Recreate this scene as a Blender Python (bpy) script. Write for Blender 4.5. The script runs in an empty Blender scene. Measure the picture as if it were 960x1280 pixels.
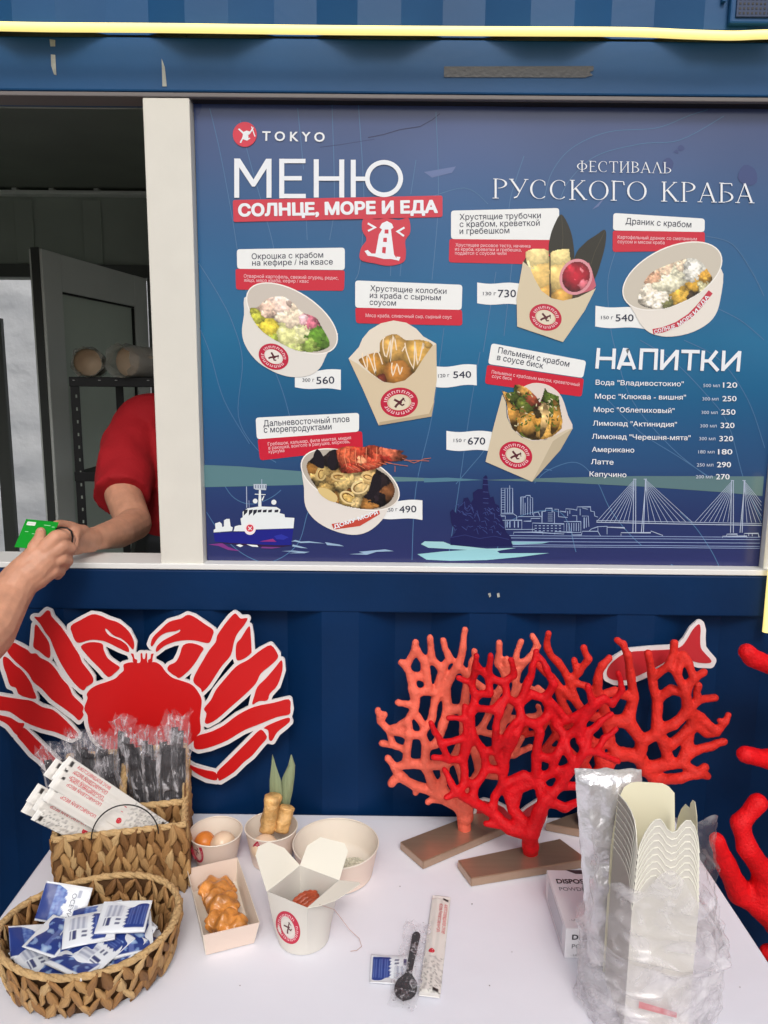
import bpy, bmesh, math, random
import numpy as np
from mathutils import Vector, Matrix, noise
from mathutils.geometry import tessellate_polygon

# ------------------------------------------------------------------ camera, sky, sun, exposure
SC = bpy.context.scene
PITCH, ROLL, YAW, FPX = 0.1665, 0.010012, -0.00336, 947.1
CAM = Vector((0, -1.40, 1.58))
_fwd = Vector((math.sin(YAW) * math.cos(PITCH), math.cos(YAW) * math.cos(PITCH), -math.sin(PITCH)))
_r0 = Vector((math.cos(YAW), -math.sin(YAW), 0))
_u0 = _r0.cross(_fwd)
_right = _r0 * math.cos(ROLL) + _u0 * math.sin(ROLL)
_up = -_r0 * math.sin(ROLL) + _u0 * math.cos(ROLL)
cam_data = bpy.data.cameras.new('camera')
cam = bpy.data.objects.new('camera', cam_data)
SC.collection.objects.link(cam)
M = Matrix((( _right.x, _up.x, -_fwd.x, CAM.x), (_right.y, _up.y, -_fwd.y, CAM.y),
            (_right.z, _up.z, -_fwd.z, CAM.z), (0, 0, 0, 1)))
cam.matrix_world = M
cam_data.sensor_fit = 'HORIZONTAL'
cam_data.sensor_width = 36.0
cam_data.lens = 36.0 * FPX / 960.0
cam_data.clip_start = 0.02
cam_data.clip_end = 2000
SC.camera = cam

SUN_EL, SUN_AZ = math.radians(44), math.radians(172)     # azimuth from north (+Y), clockwise: behind the photographer
W = bpy.data.worlds.new('World')
SC.world = W
W.use_nodes = True
wn = W.node_tree.nodes; wl = W.node_tree.links
for n in list(wn): wn.remove(n)
wo = wn.new('ShaderNodeOutputWorld'); wb = wn.new('ShaderNodeBackground'); ws = wn.new('ShaderNodeTexSky')
ws.sky_type = 'NISHITA'; ws.sun_disc = False
ws.sun_elevation = SUN_EL; ws.sun_rotation = SUN_AZ
ws.air_density = 1.0; ws.dust_density = 5.0; ws.ozone_density = 1.0
hsv = wn.new('ShaderNodeHueSaturation'); hsv.inputs['Saturation'].default_value = 0.35
wl.new(ws.outputs[0], hsv.inputs['Color']); wl.new(hsv.outputs[0], wb.inputs[0]); wl.new(wb.outputs[0], wo.inputs[0])
wb.inputs[1].default_value = 0.13
sd = bpy.data.lights.new('sun', 'SUN'); sd.energy = 1.0; sd.angle = math.radians(16); sd.color = (1.0, 0.95, 0.88)
so = bpy.data.objects.new('sun', sd); SC.collection.objects.link(so)
sun_dir = Vector((math.sin(SUN_AZ) * math.cos(SUN_EL), math.cos(SUN_AZ) * math.cos(SUN_EL), math.sin(SUN_EL)))
so.rotation_euler = sun_dir.to_track_quat('Z', 'Y').to_euler()
so.location = (0, -4, 6)
SC.view_settings.view_transform = 'Standard'
SC.view_settings.look = 'None'
SC.view_settings.gamma = 1.0
SC.view_settings.exposure = -0.12
SC.render.engine = 'CYCLES'
SC.cycles.max_bounces = 10
SC.cycles.transparent_max_bounces = 24

# ------------------------------------------------------------------ helpers
COL = SC.collection
rnd = random.Random(7)
def ray(px, py): return _right * ((px - 480) / FPX) - _up * ((py - 640) / FPX) + _fwd
def at(px, py, Y=0.0):
    d = ray(px, py); return CAM + d * ((Y - CAM.y) / d.y)
def onz(px, py, Z=0.75):
    d = ray(px, py); return CAM + d * ((Z - CAM.z) / d.z)
def lin(c):
    c = c / 255.0
    return c / 12.92 if c <= 0.04045 else ((c + 0.055) / 1.055) ** 2.4
def C3(r, g, b): return (lin(r), lin(g), lin(b))
def zz(ox, oy, s): return lambda x, y: (ox + x / s, oy + y / s)     # a measured offset and scale

def tag(o, label=None, cat=None, group=None, kind=None):
    if label: o['label'] = label
    if cat: o['category'] = cat
    if group: o['group'] = group
    if kind: o['kind'] = kind
    return o
def empty(name, loc=(0, 0, 0), label=None, cat=None, group=None, kind=None):
    o = bpy.data.objects.new(name, None); COL.objects.link(o)
    o.empty_display_size = 0.02
    o.matrix_world = loc if isinstance(loc, Matrix) else Matrix.Translation(Vector(loc))
    o['wm'] = [v for r in o.matrix_world for v in r]
    return tag(o, label, cat, group, kind)
def wm(o):
    v = o['wm']; return Matrix([v[0:4], v[4:8], v[8:12], v[12:16]])
ALLWM = []
def link(name, me, parent=None, mat=None, M=None, local=False):
    """link mesh me. verts are in world coordinates (M optional placement); parented without moving."""
    o = bpy.data.objects.new(name, me); COL.objects.link(o)
    if mat is not None and len(me.materials) == 0: me.materials.append(mat)
    m = M if M is not None else Matrix.Identity(4)
    if parent is not None:
        o.parent = parent
        o.matrix_parent_inverse = Matrix.Identity(4)
        if not local:
            m = wm(parent).inverted() @ m
            o['wm'] = [v for r in (wm(parent) @ m) for v in r]
        else:
            o['wm'] = [v for r in (wm(parent) @ m) for v in r]
    else:
        o['wm'] = [v for r in m for v in r]
    o.matrix_basis = m
    ALLWM.append(o)
    return o
def mk(name, vs, fs, mat=None, smooth=False):
    me = bpy.data.meshes.new(name)
    me.from_pydata([tuple(v) for v in vs], [], [tuple(f) for f in fs])
    me.update()
    if smooth:
        me.polygons.foreach_set('use_smooth', [True] * len(me.polygons))
    if mat is not None: me.materials.append(mat)
    return me
def from_bm(name, bm, mat=None, smooth=False):
    me = bpy.data.meshes.new(name); bm.to_mesh(me); bm.free()
    if smooth: me.polygons.foreach_set('use_smooth', [True] * len(me.polygons))
    if mat is not None: me.materials.append(mat)
    return me
def vis_fix(me, ang=35):
    try: me.set_sharp_from_angle(angle=math.radians(ang))
    except Exception: pass
    return me

# ------------------------------------------------------------------ materials
def mat(name, col, rough=0.5, metal=0.0, bump=0.0, bscale=50.0, var=0.0, vscale=8.0, alpha=1.0, spec=0.5, coat=0.0,
        trans=0.0, sss=0.0, emis=None, estr=0.0, attr=None, bdist=0.002, stretch=None):
    m = bpy.data.materials.new(name); m.use_nodes = True
    nt = m.node_tree; N = nt.nodes; L = nt.links
    p = N['Principled BSDF']
    p.inputs['Base Color'].default_value = (*col, 1)
    p.inputs['Roughness'].default_value = rough
    p.inputs['Metallic'].default_value = metal
    p.inputs['Specular IOR Level'].default_value = spec
    p.inputs['Coat Weight'].default_value = coat
    p.inputs['Coat Roughness'].default_value = 0.08
    p.inputs['Alpha'].default_value = alpha
    p.inputs['Transmission Weight'].default_value = trans
    if sss: 
        p.inputs['Subsurface Weight'].default_value = sss
        p.inputs['Subsurface Radius'].default_value = (0.012, 0.005, 0.003)
        p.inputs['Subsurface Scale'].default_value = 0.6
    if emis: 
        p.inputs['Emission Color'].default_value = (*emis, 1); p.inputs['Emission Strength'].default_value = estr
    tc = N.new('ShaderNodeTexCoord')
    src = tc.outputs['Object']
    if stretch:
        mp = N.new('ShaderNodeMapping'); mp.inputs['Scale'].default_value = stretch
        L.new(src, mp.inputs[0]); src = mp.outputs[0]
    colsock = None
    if attr:
        a = N.new('ShaderNodeAttribute'); a.attribute_name = attr; colsock = a.outputs['Color']
    if var:
        nz = N.new('ShaderNodeTexNoise'); nz.inputs['Scale'].default_value = vscale; nz.inputs['Detail'].default_value = 6
        L.new(src, nz.inputs['Vector'])
        mr = N.new('ShaderNodeMapRange'); mr.inputs[1].default_value = 0.25; mr.inputs[2].default_value = 0.75
        mr.inputs[3].default_value = 1 - var; mr.inputs[4].default_value = 1 + var
        L.new(nz.outputs['Fac'], mr.inputs[0])
        mx = N.new('ShaderNodeMix'); mx.data_type = 'RGBA'; mx.blend_type = 'MULTIPLY'; mx.inputs[0].default_value = 1
        if colsock: L.new(colsock, mx.inputs[6])
        else: mx.inputs[6].default_value = (*col, 1)
        L.new(mr.outputs[0], mx.inputs[7]); colsock = mx.outputs[2]
    if colsock: L.new(colsock, p.inputs['Base Color'])
    if bump:
        nb = N.new('ShaderNodeTexNoise'); nb.inputs['Scale'].default_value = bscale; nb.inputs['Detail'].default_value = 5
        L.new(src, nb.inputs['Vector'])
        bp = N.new('ShaderNodeBump'); bp.inputs['Strength'].default_value = bump; bp.inputs['Distance'].default_value = bdist
        L.new(nb.outputs['Fac'], bp.inputs['Height']); L.new(bp.outputs[0], p.inputs['Normal'])
    return m
MT = {}
MT['print'] = mat('printed_film', (1, 1, 1), 0.2, attr='Col', bump=0.2, bscale=9, bdist=0.003, spec=0.45)
MT['blue_paint'] = mat('blue_container_paint', C3(24, 78, 126), 0.48, var=0.16, vscale=3, bump=0.15, bscale=60, spec=0.35)
MT['blue_paint_shade'] = mat('shaded_container_paint', C3(0, 40, 82), 0.55, var=0.22, vscale=5, bump=0.25, bscale=60, spec=0.2)  # same blue, darkened: shade on the lower wall is in the colour
MT['white_frame'] = mat('off_white_metal', C3(222, 219, 210), 0.45, var=0.035, vscale=14, bump=0.08, bscale=90)
MT['white_pvc'] = mat('white_pvc', C3(232, 232, 230), 0.35)
MT['grey_trim'] = mat('grey_trim', C3(118, 112, 112), 0.5)
MT['dark_gap'] = mat('gap_shade_and_pane', C3(24, 22, 26), 0.7)
MT['neon'] = mat('neon_tube', C3(250, 235, 160), 0.4, emis=(1.0, 0.80, 0.24), estr=1.0)
MT['tape'] = mat('dark_glossy_tape', C3(60, 60, 62), 0.22, bump=0.8, bscale=160, bdist=0.001)
MT['chip'] = mat('bare_primer', C3(170, 172, 165), 0.7, var=0.25, vscale=90)
MT['ceil'] = mat('grey_green_panel', C3(132, 138, 128), 0.6, var=0.1, vscale=4)
MT['inwall'] = mat('inside_wall_panel', C3(170, 178, 168), 0.6, var=0.12, vscale=3)
MT['door'] = mat('grey_green_door', C3(236, 240, 234), 0.45, var=0.06, vscale=3)
MT['doorpanel'] = mat('door_infill', C3(222, 234, 220), 0.35, var=0.06, vscale=3)
MT['dark_frame'] = mat('dark_door_frame', C3(95, 98, 95), 0.5)
MT['rack'] = mat('black_angle_iron', C3(22, 22, 24), 0.5)
MT['fabric'] = mat('pale_tent_fabric', C3(236, 238, 240), 0.8, var=0.12, vscale=3, bump=1.0, bscale=4, bdist=0.06)
_nt = MT['fabric'].node_tree; _p = _nt.nodes['Principled BSDF']; _tr = _nt.nodes.new('ShaderNodeBsdfTranslucent'); _tr.inputs[0].default_value = (.86, .88, .9, 1)
_mx = _nt.nodes.new('ShaderNodeMixShader'); _mx.inputs[0].default_value = .6; _nt.links.new(_p.outputs[0], _mx.inputs[1]); _nt.links.new(_tr.outputs[0], _mx.inputs[2]); _nt.links.new(_mx.outputs[0], _nt.nodes['Material Output'].inputs[0])
MT['plastic'] = mat('thin_plastic_sleeve', C3(232, 232, 226), 0.15, alpha=0.5, bump=1.0, bscale=28, bdist=.01)
MT['papercup'] = mat('paper_cup', C3(225, 205, 180), 0.7)
MT['ground'] = mat('paving', C3(120, 118, 115), 0.9, var=0.15, vscale=2, bump=0.4, bscale=30)
MT['black'] = mat('black_plastic', C3(18, 18, 20), 0.4)

# ------------------------------------------------------------------ print builder: coloured flat shapes and text
_txt = {}
def text_shape(s, off=0.0, res=3):
    """lettering outlines: the font's contours joined as a distance field, then traced (off = extra weight)"""
    k = (s, off)
    if k in _txt: return _txt[k]
    cu = bpy.data.curves.new('lettering_curve', 'FONT'); cu.body = s; cu.size = 1.0
    o = bpy.data.objects.new('lettering_curve', cu); COL.objects.link(o)
    dg = bpy.context.evaluated_depsgraph_get()
    oc = o.evaluated_get(dg).to_curve(dg)
    loops = []
    for sp in oc.splines:
        bp = sp.bezier_points; n = len(bp); pts = []
        for i in range(n):
            p, q = bp[i], bp[(i + 1) % n]
            a, b, c, d = [Vector((v.x, v.y)) for v in (p.co, p.handle_right, q.handle_left, q.co)]
            m = 1 if abs((b - a).cross(d - a)) < 1e-5 and abs((c - a).cross(d - a)) < 1e-5 else res
            for j in range(m):
                t = j / m; w = a * (1 - t) ** 3 + b * 3 * t * (1 - t) ** 2 + c * 3 * t * t * (1 - t) + d * t ** 3; pts.append((w.x, w.y))
        loops.append(pts)
    COL.objects.unlink(o); bpy.data.objects.remove(o); bpy.data.curves.remove(cu)
    area = lambda L: .5 * sum(L[i - 1][0] * L[i][1] - L[i][0] * L[i - 1][1] for i in range(len(L)))
    def inside(p, L):
        r = False; x, y = p; x1, y1 = L[-1]
        for x2, y2 in L:
            if (y1 > y) != (y2 > y) and x < (x2 - x1) * (y - y1) / (y2 - y1) + x1: r = not r
            x1, y1 = x2, y2
        return r
    def near(A, B): return A[0][0] > bb[id(B)][0] and A[0][0] < bb[id(B)][1]
    bb = {}
    info = []
    for i, L in enumerate(loops):
        par = [j for j, Q in enumerate(loops) if j != i and min(p[0] for p in Q) < L[0][0] < max(p[0] for p in Q) and area(Q) * area(L) < 0 and abs(area(Q)) > abs(area(L)) and inside(L[0], Q) and inside(L[len(L) // 2], Q)]
        info.append(par[0] if par else None)
    st = 1 / 62.0
    X0 = min(p[0] for L in loops for p in L); X1 = max(p[0] for L in loops for p in L)
    Y0 = min(p[1] for L in loops for p in L); Y1 = max(p[1] for L in loops for p in L)
    xs = np.arange(X0 - .1, X1 + .1 + st, st); ys = np.arange(Y0 - .1, Y1 + .1 + st, st)
    D = np.full((len(ys), len(xs)), 1.0)
    for i, L in enumerate(loops):
        if info[i] is not None: continue
        lx0, lx1 = min(p[0] for p in L), max(p[0] for p in L)
        i0 = max(0, int((lx0 - .09 - xs[0]) / st)); i1 = min(len(xs), int((lx1 + .09 - xs[0]) / st) + 2)
        X, Y = np.meshgrid(xs[i0:i1], ys)
        d = sdf_polys(X, Y, [L])
        for j, H in enumerate(loops):
            if info[j] == i: d = np.maximum(d, -sdf_polys(X, Y, [H]))
        D[:, i0:i1] = np.minimum(D[:, i0:i1], d)
    X, Y = np.meshgrid(xs, ys)
    out = []
    for L in contours(X, Y, D, off + .002):
        keep = [L[0]]
        for q in range(1, len(L) - 1):
            a = keep[-1]; b_ = L[q]; c = L[q + 1]
            cr = abs((b_[0] - a[0]) * (c[1] - a[1]) - (b_[1] - a[1]) * (c[0] - a[0])); ln = math.hypot(c[0] - a[0], c[1] - a[1]) + 1e-9
            if cr / ln > .0011 or ln > .25: keep.append(b_)
        keep.append(L[-1])
        if len(keep) > 2: out.append(keep)
    for Q in out: bb[id(Q)] = (min(p[0] for p in Q), max(p[0] for p in Q))
    depth = [sum(1 for j, Q in enumerate(out) if j != i and near(L, Q) and inside(L[0], Q)) for i, L in enumerate(out)]
    groups = []
    for i, L in enumerate(out):
        if depth[i] % 2: continue
        P2 = [L] + [H for j, H in enumerate(out) if depth[j] == depth[i] + 1 and near(H, L) and inside(H[0], L)]
        tris = tessellate_polygon([[Vector((p[0], p[1], 0)) for p in q] for q in P2])
        groups.append(([((p[0] - X0) / (X1 - X0), p[1] / .727) for q in P2 for p in q], [tuple(t) for t in tris]))
    _txt[k] = groups; return groups

def hash2(ix, iy, s):
    h = (ix.astype(np.int64) * 374761393 + iy.astype(np.int64) * 668265263 + s * 144269)
    h = (h ^ (h >> 13)) * 1274126177 & 0x7fffffff
    return ((h ^ (h >> 16)) & 0xffff) / 65535.0
def vnoise(x, y, s=0):
    ix = np.floor(x); iy = np.floor(y); fx = x - ix; fy = y - iy
    fx = fx * fx * (3 - 2 * fx); fy = fy * fy * (3 - 2 * fy)
    a = hash2(ix, iy, s); b = hash2(ix + 1, iy, s); c = hash2(ix, iy + 1, s); d = hash2(ix + 1, iy + 1, s)
    return (a * (1 - fx) + b * fx) * (1 - fy) + (c * (1 - fx) + d * fx) * fy
def in_poly(X, Y, pts):
    ins = np.zeros(X.shape, bool); n = len(pts)
    for i in range(n):
        x0, y0 = pts[i]; x1, y1 = pts[(i + 1) % n]
        if y0 == y1: continue
        cnd = ((y0 > Y) != (y1 > Y)) & (X < (x1 - x0) * (Y - y0) / (y1 - y0) + x0)
        ins ^= cnd
    return ins
def smooth_loop(pts, k=6):
    """Catmull-Rom through the measured points"""
    out = []; n = len(pts)
    for i in range(n):
        p0, p1, p2, p3 = [pts[(i + j - 1) % n] for j in range(4)]
        for t in range(k):
            u = t / k
            out.append(tuple(0.5 * ((2 * p1[a]) + (-p0[a] + p2[a]) * u + (2 * p0[a] - 5 * p1[a] + 4 * p2[a] - p3[a]) * u * u
                       + (-p0[a] + 3 * p1[a] - 3 * p2[a] + p3[a]) * u ** 3) for a in (0, 1)))
    return out
def ell(cx, cy, a, b, deg=0, n=40, t0=0, t1=360):
    r = math.radians(deg); out = []
    full = abs(t1 - t0) >= 360
    for i in range(n if full else n + 1):
        t = math.radians(t0 + (t1 - t0) * i / n)
        x, y = a * math.cos(t), b * math.sin(t)
        out.append((cx + x * math.cos(r) - y * math.sin(r), cy + x * math.sin(r) + y * math.cos(r)))
    return out
def rrect(p, r=4, n=4):
    """rounded quad from 4 corner points"""
    out = []; m = len(p)
    for i in range(m):
        a = Vector(p[i - 1]); b = Vector(p[i]); c = Vector(p[(i + 1) % m])
        rr = r[i] if isinstance(r, (list, tuple)) else r
        d0 = (a - b).normalized() * rr; d1 = (c - b).normalized() * rr
        for k in range(n + 1):
            t = k / n; q = (b + d0) * (1 - t) ** 2 + b * 2 * t * (1 - t) + (b + d1) * t * t
            out.append(tuple(q))
    return out
class Print:
    def __init__(s, mapper): s.mp = mapper; s.v = []; s.f = []; s.c = []; s.ct = 0
    def lay(s, l):                                   # every shape lies a hair above the one before
        s.ct += 1; return l + (s.ct % 12) * .015
    def poly(s, pts, col, layer=1):
        pts = [tuple(p) for p in pts]
        tris = tessellate_polygon([[Vector((p[0], p[1], 0)) for p in pts]])
        b = len(s.v); c = C3(*col); layer = s.lay(layer)
        for p in pts: s.v.append(s.mp(p[0], p[1], layer)); s.c.append(c)
        for t in tris: s.f.append((b + t[0], b + t[1], b + t[2]))
    def poly_t(s, fpts, pts, col, layer=1): s.poly([fpts(*p) for p in pts], col, layer)
    def ring(s, cx, cy, a, b, w, col, layer, deg=0, n=36, t0=0, t1=360):
        o = ell(cx, cy, a, b, deg, n, t0, t1); i = ell(cx, cy, a - w, b - w, deg, n, t0, t1)
        k = len(s.v); c = C3(*col); m = len(o); layer = s.lay(layer)
        for p in o + i: s.v.append(s.mp(p[0], p[1], layer)); s.c.append(c)
        full = abs(t1 - t0) >= 360
        for j in range(m if full else m - 1):
            q = (j + 1) % m; s.f.append((k + j, k + q, k + m + q, k + m + j))
    def line(s, pts, w, col, layer=1, closed=False, w2=None):
        pts = [Vector(p[:2]) for p in pts]
        n = len(pts)
        if closed: pts = pts + [pts[0]]; n += 1
        k = len(s.v); c = C3(*col); layer = s.lay(layer)
        for i in range(n):
            if closed: d = (pts[(i + 1) % (n - 1)] - pts[(i - 1) % (n - 1)])
            else: d = pts[min(i + 1, n - 1)] - pts[max(i - 1, 0)]
            if d.length == 0: d = Vector((1, 0))
            d.normalize(); nn = Vector((-d.y, d.x))
            # mitre
            m = 1.0
            if 0 < i < n - 1:
                e = (pts[i + 1] - pts[i]); 
                if e.length > 0:
                    e.normalize(); cs = abs(nn.dot(Vector((-e.y, e.x)))); m = 1 / max(cs, 0.5)
            ww = w if w2 is None else w + (w2 - w) * i / (n - 1)
            for sg in (-1, 1):
                q = pts[i] + nn * (sg * ww * 0.5 * m); s.v.append(s.mp(q.x, q.y, layer)); s.c.append(c)
        for i in range(n - 1): a = k + 2 * i; s.f.append((a, a + 2, a + 3, a + 1))
    def text(s, t, x0, y0, x1, y1, h, col, layer=5, off=0.0, slant=0.0):
        d = Vector((x1 - x0, y1 - y0)); L = d.length; u = d / L; nn = Vector((u.y, -u.x)); c = C3(*col); ly = s.lay(layer)
        for g_, (v, fs) in enumerate(text_shape(t, off)):
            k = len(s.v)
            for a, b in v:
                q = Vector((x0, y0)) + u * (a * L + slant * b * h) + nn * (b * h)
                s.v.append(s.mp(q.x, q.y, ly)); s.c.append(c)
            for f in fs: s.f.append(tuple(k + i for i in f))
    def paint(s, pts, blobs, step=0.8, layer=3, seed=1, amp=0.25, nsc=2.2, warp=3.0, sub=5):
        xs = [p[0] for p in pts]; ys = [p[1] for p in pts]
        x = np.arange(min(xs), max(xs) + step, step); y = np.arange(min(ys), max(ys) + step, step)
        X, Y = np.meshgrid(x, y)
        wx = (vnoise(X / 4, Y / 4, seed) - .5) * 2 * warp + (vnoise(X / 1.6, Y / 1.6, seed + 9) - .5) * warp
        wy = (vnoise(X / 4, Y / 4, seed + 1) - .5) * 2 * warp + (vnoise(X / 1.6, Y / 1.6, seed + 8) - .5) * warp
        rb = random.Random(seed * 7 + 1); ex = []
        for bx, by, br, bc in blobs:
            for _ in range(sub):
                a = rb.uniform(0, 6.283); q = rb.uniform(.35, 1.0) * br; k_ = rb.uniform(.72, 1.12)
                ex.append((bx + q * math.cos(a), by + q * math.sin(a) * .8, max(1.6, br * rb.uniform(.25, .5)), tuple(min(255, c * k_) for c in bc)))
        blobs = list(blobs) + ex
        best = np.full(X.shape, 1e9); R = np.zeros(X.shape + (3,)); sh = np.ones(X.shape)
        for bx, by, br, bc in blobs:
            dd = np.hypot(X + wx - bx, Y + wy - by) / br
            m = dd < best; best = np.where(m, dd, best)
            R[m] = bc
            sh = np.where(m, 1.12 - 0.42 * np.clip(dd, 0, 1.25) ** 2 + 0.14 * np.clip((by - Y) / br, -1, 1) + .3 * np.exp(-(((X - bx + .3 * br) / (.22 * br)) ** 2 + ((Y - by + .4 * br) / (.16 * br)) ** 2)), sh)
        nz = (vnoise(X / (nsc * 1.6), Y / (nsc * 1.2), seed + 5) - .5) * 1.1 * amp + (vnoise(X / (nsc * .6), Y / (nsc * .6), seed + 6) - .5) * .6 * amp
        R = np.clip(R * (sh + nz)[..., None], 0, 255)
        ins = in_poly(X, Y, pts)
        h, w = X.shape
        cell = ins[:-1, :-1] & ins[1:, :-1] & ins[:-1, 1:] & ins[1:, 1:]
        used = np.zeros((h, w), bool)
        used[:-1, :-1] |= cell; used[1:, :-1] |= cell; used[:-1, 1:] |= cell; used[1:, 1:] |= cell
        idx = np.cumsum(used.ravel()).reshape(h, w) - 1 + len(s.v)
        RR = R / 255.0; RR = np.where(RR <= 0.04045, RR / 12.92, ((RR + .055) / 1.055) ** 2.4)
        for j, i in zip(*np.nonzero(used)):
            s.v.append(s.mp(X[j, i], Y[j, i], layer)); s.c.append(tuple(RR[j, i]))
        for j, i in zip(*np.nonzero(cell)):
            s.f.append((int(idx[j, i]), int(idx[j, i + 1]), int(idx[j + 1, i + 1]), int(idx[j + 1, i])))
    def build(s, name, parent=None, mt=None, label=None, local=False):
        me = bpy.data.meshes.new(name); me.from_pydata([tuple(v) for v in s.v], [], s.f); me.update()
        ca = me.color_attributes.new('Col', 'FLOAT_COLOR', 'POINT')
        buf = np.ones((len(s.v), 4), np.float32); buf[:, :3] = np.array(s.c, np.float32)
        ca.data.foreach_set('color', buf.ravel())
        o = link(name, me, parent, mt or MT['print'], local=local)
        if label: o['label'] = label
        return o

def box_bm(bm, x0, x1, y0, y1, z0, z1, M=None):
    vs = [bm.verts.new((x, y, z)) for x in (x0, x1) for y in (y0, y1) for z in (z0, z1)]
    if M is not None:
        for v in vs: v.co = M @ v.co
    for f in ((0, 1, 3, 2), (4, 6, 7, 5), (0, 4, 5, 1), (2, 3, 7, 6), (0, 2, 6, 4), (1, 5, 7, 3)):
        bm.faces.new([vs[i] for i in f])
    return vs
def boxo(name, x0, x1, y0, y1, z0, z1, mt, parent=None, bev=0.0, M=None, seg=2):
    bm = bmesh.new(); box_bm(bm, x0, x1, y0, y1, z0, z1)
    if bev:
        bmesh.ops.bevel(bm, geom=list(bm.edges), offset=bev, segments=seg, affect='EDGES', profile=0.5)
    if M is not None: bm.transform(M)
    return link(name, from_bm(name, bm), parent, mt)
def tube_bm(bm, pts, rad, n=8, caps=True):
    """tube along points; rad number or list"""
    P = [Vector(p) for p in pts]; rings = []
    nrm = None
    for i, p in enumerate(P):
        t = (P[min(i + 1, len(P) - 1)] - P[max(i - 1, 0)]).normalized()
        if nrm is None:
            a = Vector((0, 0, 1)) if abs(t.z) < 0.9 else Vector((1, 0, 0)); nrm = t.cross(a).normalized()
        else: nrm = (nrm - t * nrm.dot(t)).normalized()
        bn = t.cross(nrm); r = rad[i] if isinstance(rad, (list, tuple)) else rad
        rings.append([bm.verts.new(p + (nrm * math.cos(2 * math.pi * k / n) + bn * math.sin(2 * math.pi * k / n)) * r) for k in range(n)])
    for a, b in zip(rings, rings[1:]):
        for k in range(n): bm.faces.new((a[k], a[(k + 1) % n], b[(k + 1) % n], b[k]))
    if caps:
        bm.faces.new(rings[0][::-1]); bm.faces.new(rings[-1])
def lathe_bm(bm, prof, c, n=48, sx=1.0, sy=1.0):
    """profile [(r,z)] around vertical axis at c"""
    rings = []
    for r, z in prof:
        if r < 1e-6: rings.append([bm.verts.new((c[0], c[1], c[2] + z))])
        else: rings.append([bm.verts.new((c[0] + r * sx * math.cos(2 * math.pi * k / n), c[1] + r * sy * math.sin(2 * math.pi * k / n), c[2] + z)) for k in range(n)])
    for a, b in zip(rings, rings[1:]):
        for k in range(n):
            q = (k + 1) % n
            if len(a) == 1 and len(b) == 1: continue
            if len(a) == 1: bm.faces.new((a[0], b[q], b[k]))
            elif len(b) == 1: bm.faces.new((a[k], a[q], b[0]))
            else: bm.faces.new((a[k], a[q], b[q], b[k]))
def capsule_bm(bm, a, ra, b, rb, n=14):
    a = Vector(a); b = Vector(b)
    d = b - a; L = d.length
    q = d.to_track_quat('Z', 'Y') if L > 1e-9 else Matrix.Identity(3).to_quaternion()
    prof = []
    for i in range(0, 6): t = -math.pi / 2 + math.pi / 2 * i / 5; prof.append((ra * math.cos(t), ra * math.sin(t)))
    for i in range(0, 6): t = math.pi / 2 * i / 5; prof.append((rb * math.cos(t), L + rb * math.sin(t)))
    prof[0] = (0, prof[0][1]); prof[-1] = (0, prof[-1][1])
    k0 = len(bm.verts)
    b2 = bmesh.new(); lathe_bm(b2, prof, (0, 0, 0), n)
    Mx = Matrix.Translation(a) @ q.to_matrix().to_4x4()
    b2.transform(Mx)
    tmp = bpy.data.meshes.new('tmp'); b2.to_mesh(tmp); b2.free(); bm.from_mesh(tmp); bpy.data.meshes.remove(tmp)
def blend_mesh(name, bm, voxel, smooth=3, mt=None, fac=0.5):
    """union of the overlapping solids into ONE continuous skin"""
    me = bpy.data.meshes.new(name); bmesh.ops.recalc_face_normals(bm, faces=bm.faces); bm.to_mesh(me); bm.free()
    o = bpy.data.objects.new(name, me); COL.objects.link(o)
    r = o.modifiers.new('r', 'REMESH'); r.mode = 'VOXEL'; r.voxel_size = voxel; r.adaptivity = 0.0
    s = o.modifiers.new('s', 'SMOOTH'); s.iterations = smooth; s.factor = fac
    dg = bpy.context.evaluated_depsgraph_get()
    m2 = bpy.data.meshes.new_from_object(o.evaluated_get(dg))
    COL.objects.unlink(o); bpy.data.objects.remove(o); bpy.data.meshes.remove(me)
    m2.name = name; m2.materials.clear()
    m2.polygons.foreach_set('use_smooth', [True] * len(m2.polygons))
    if mt: m2.materials.append(mt)
    return m2

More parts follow.
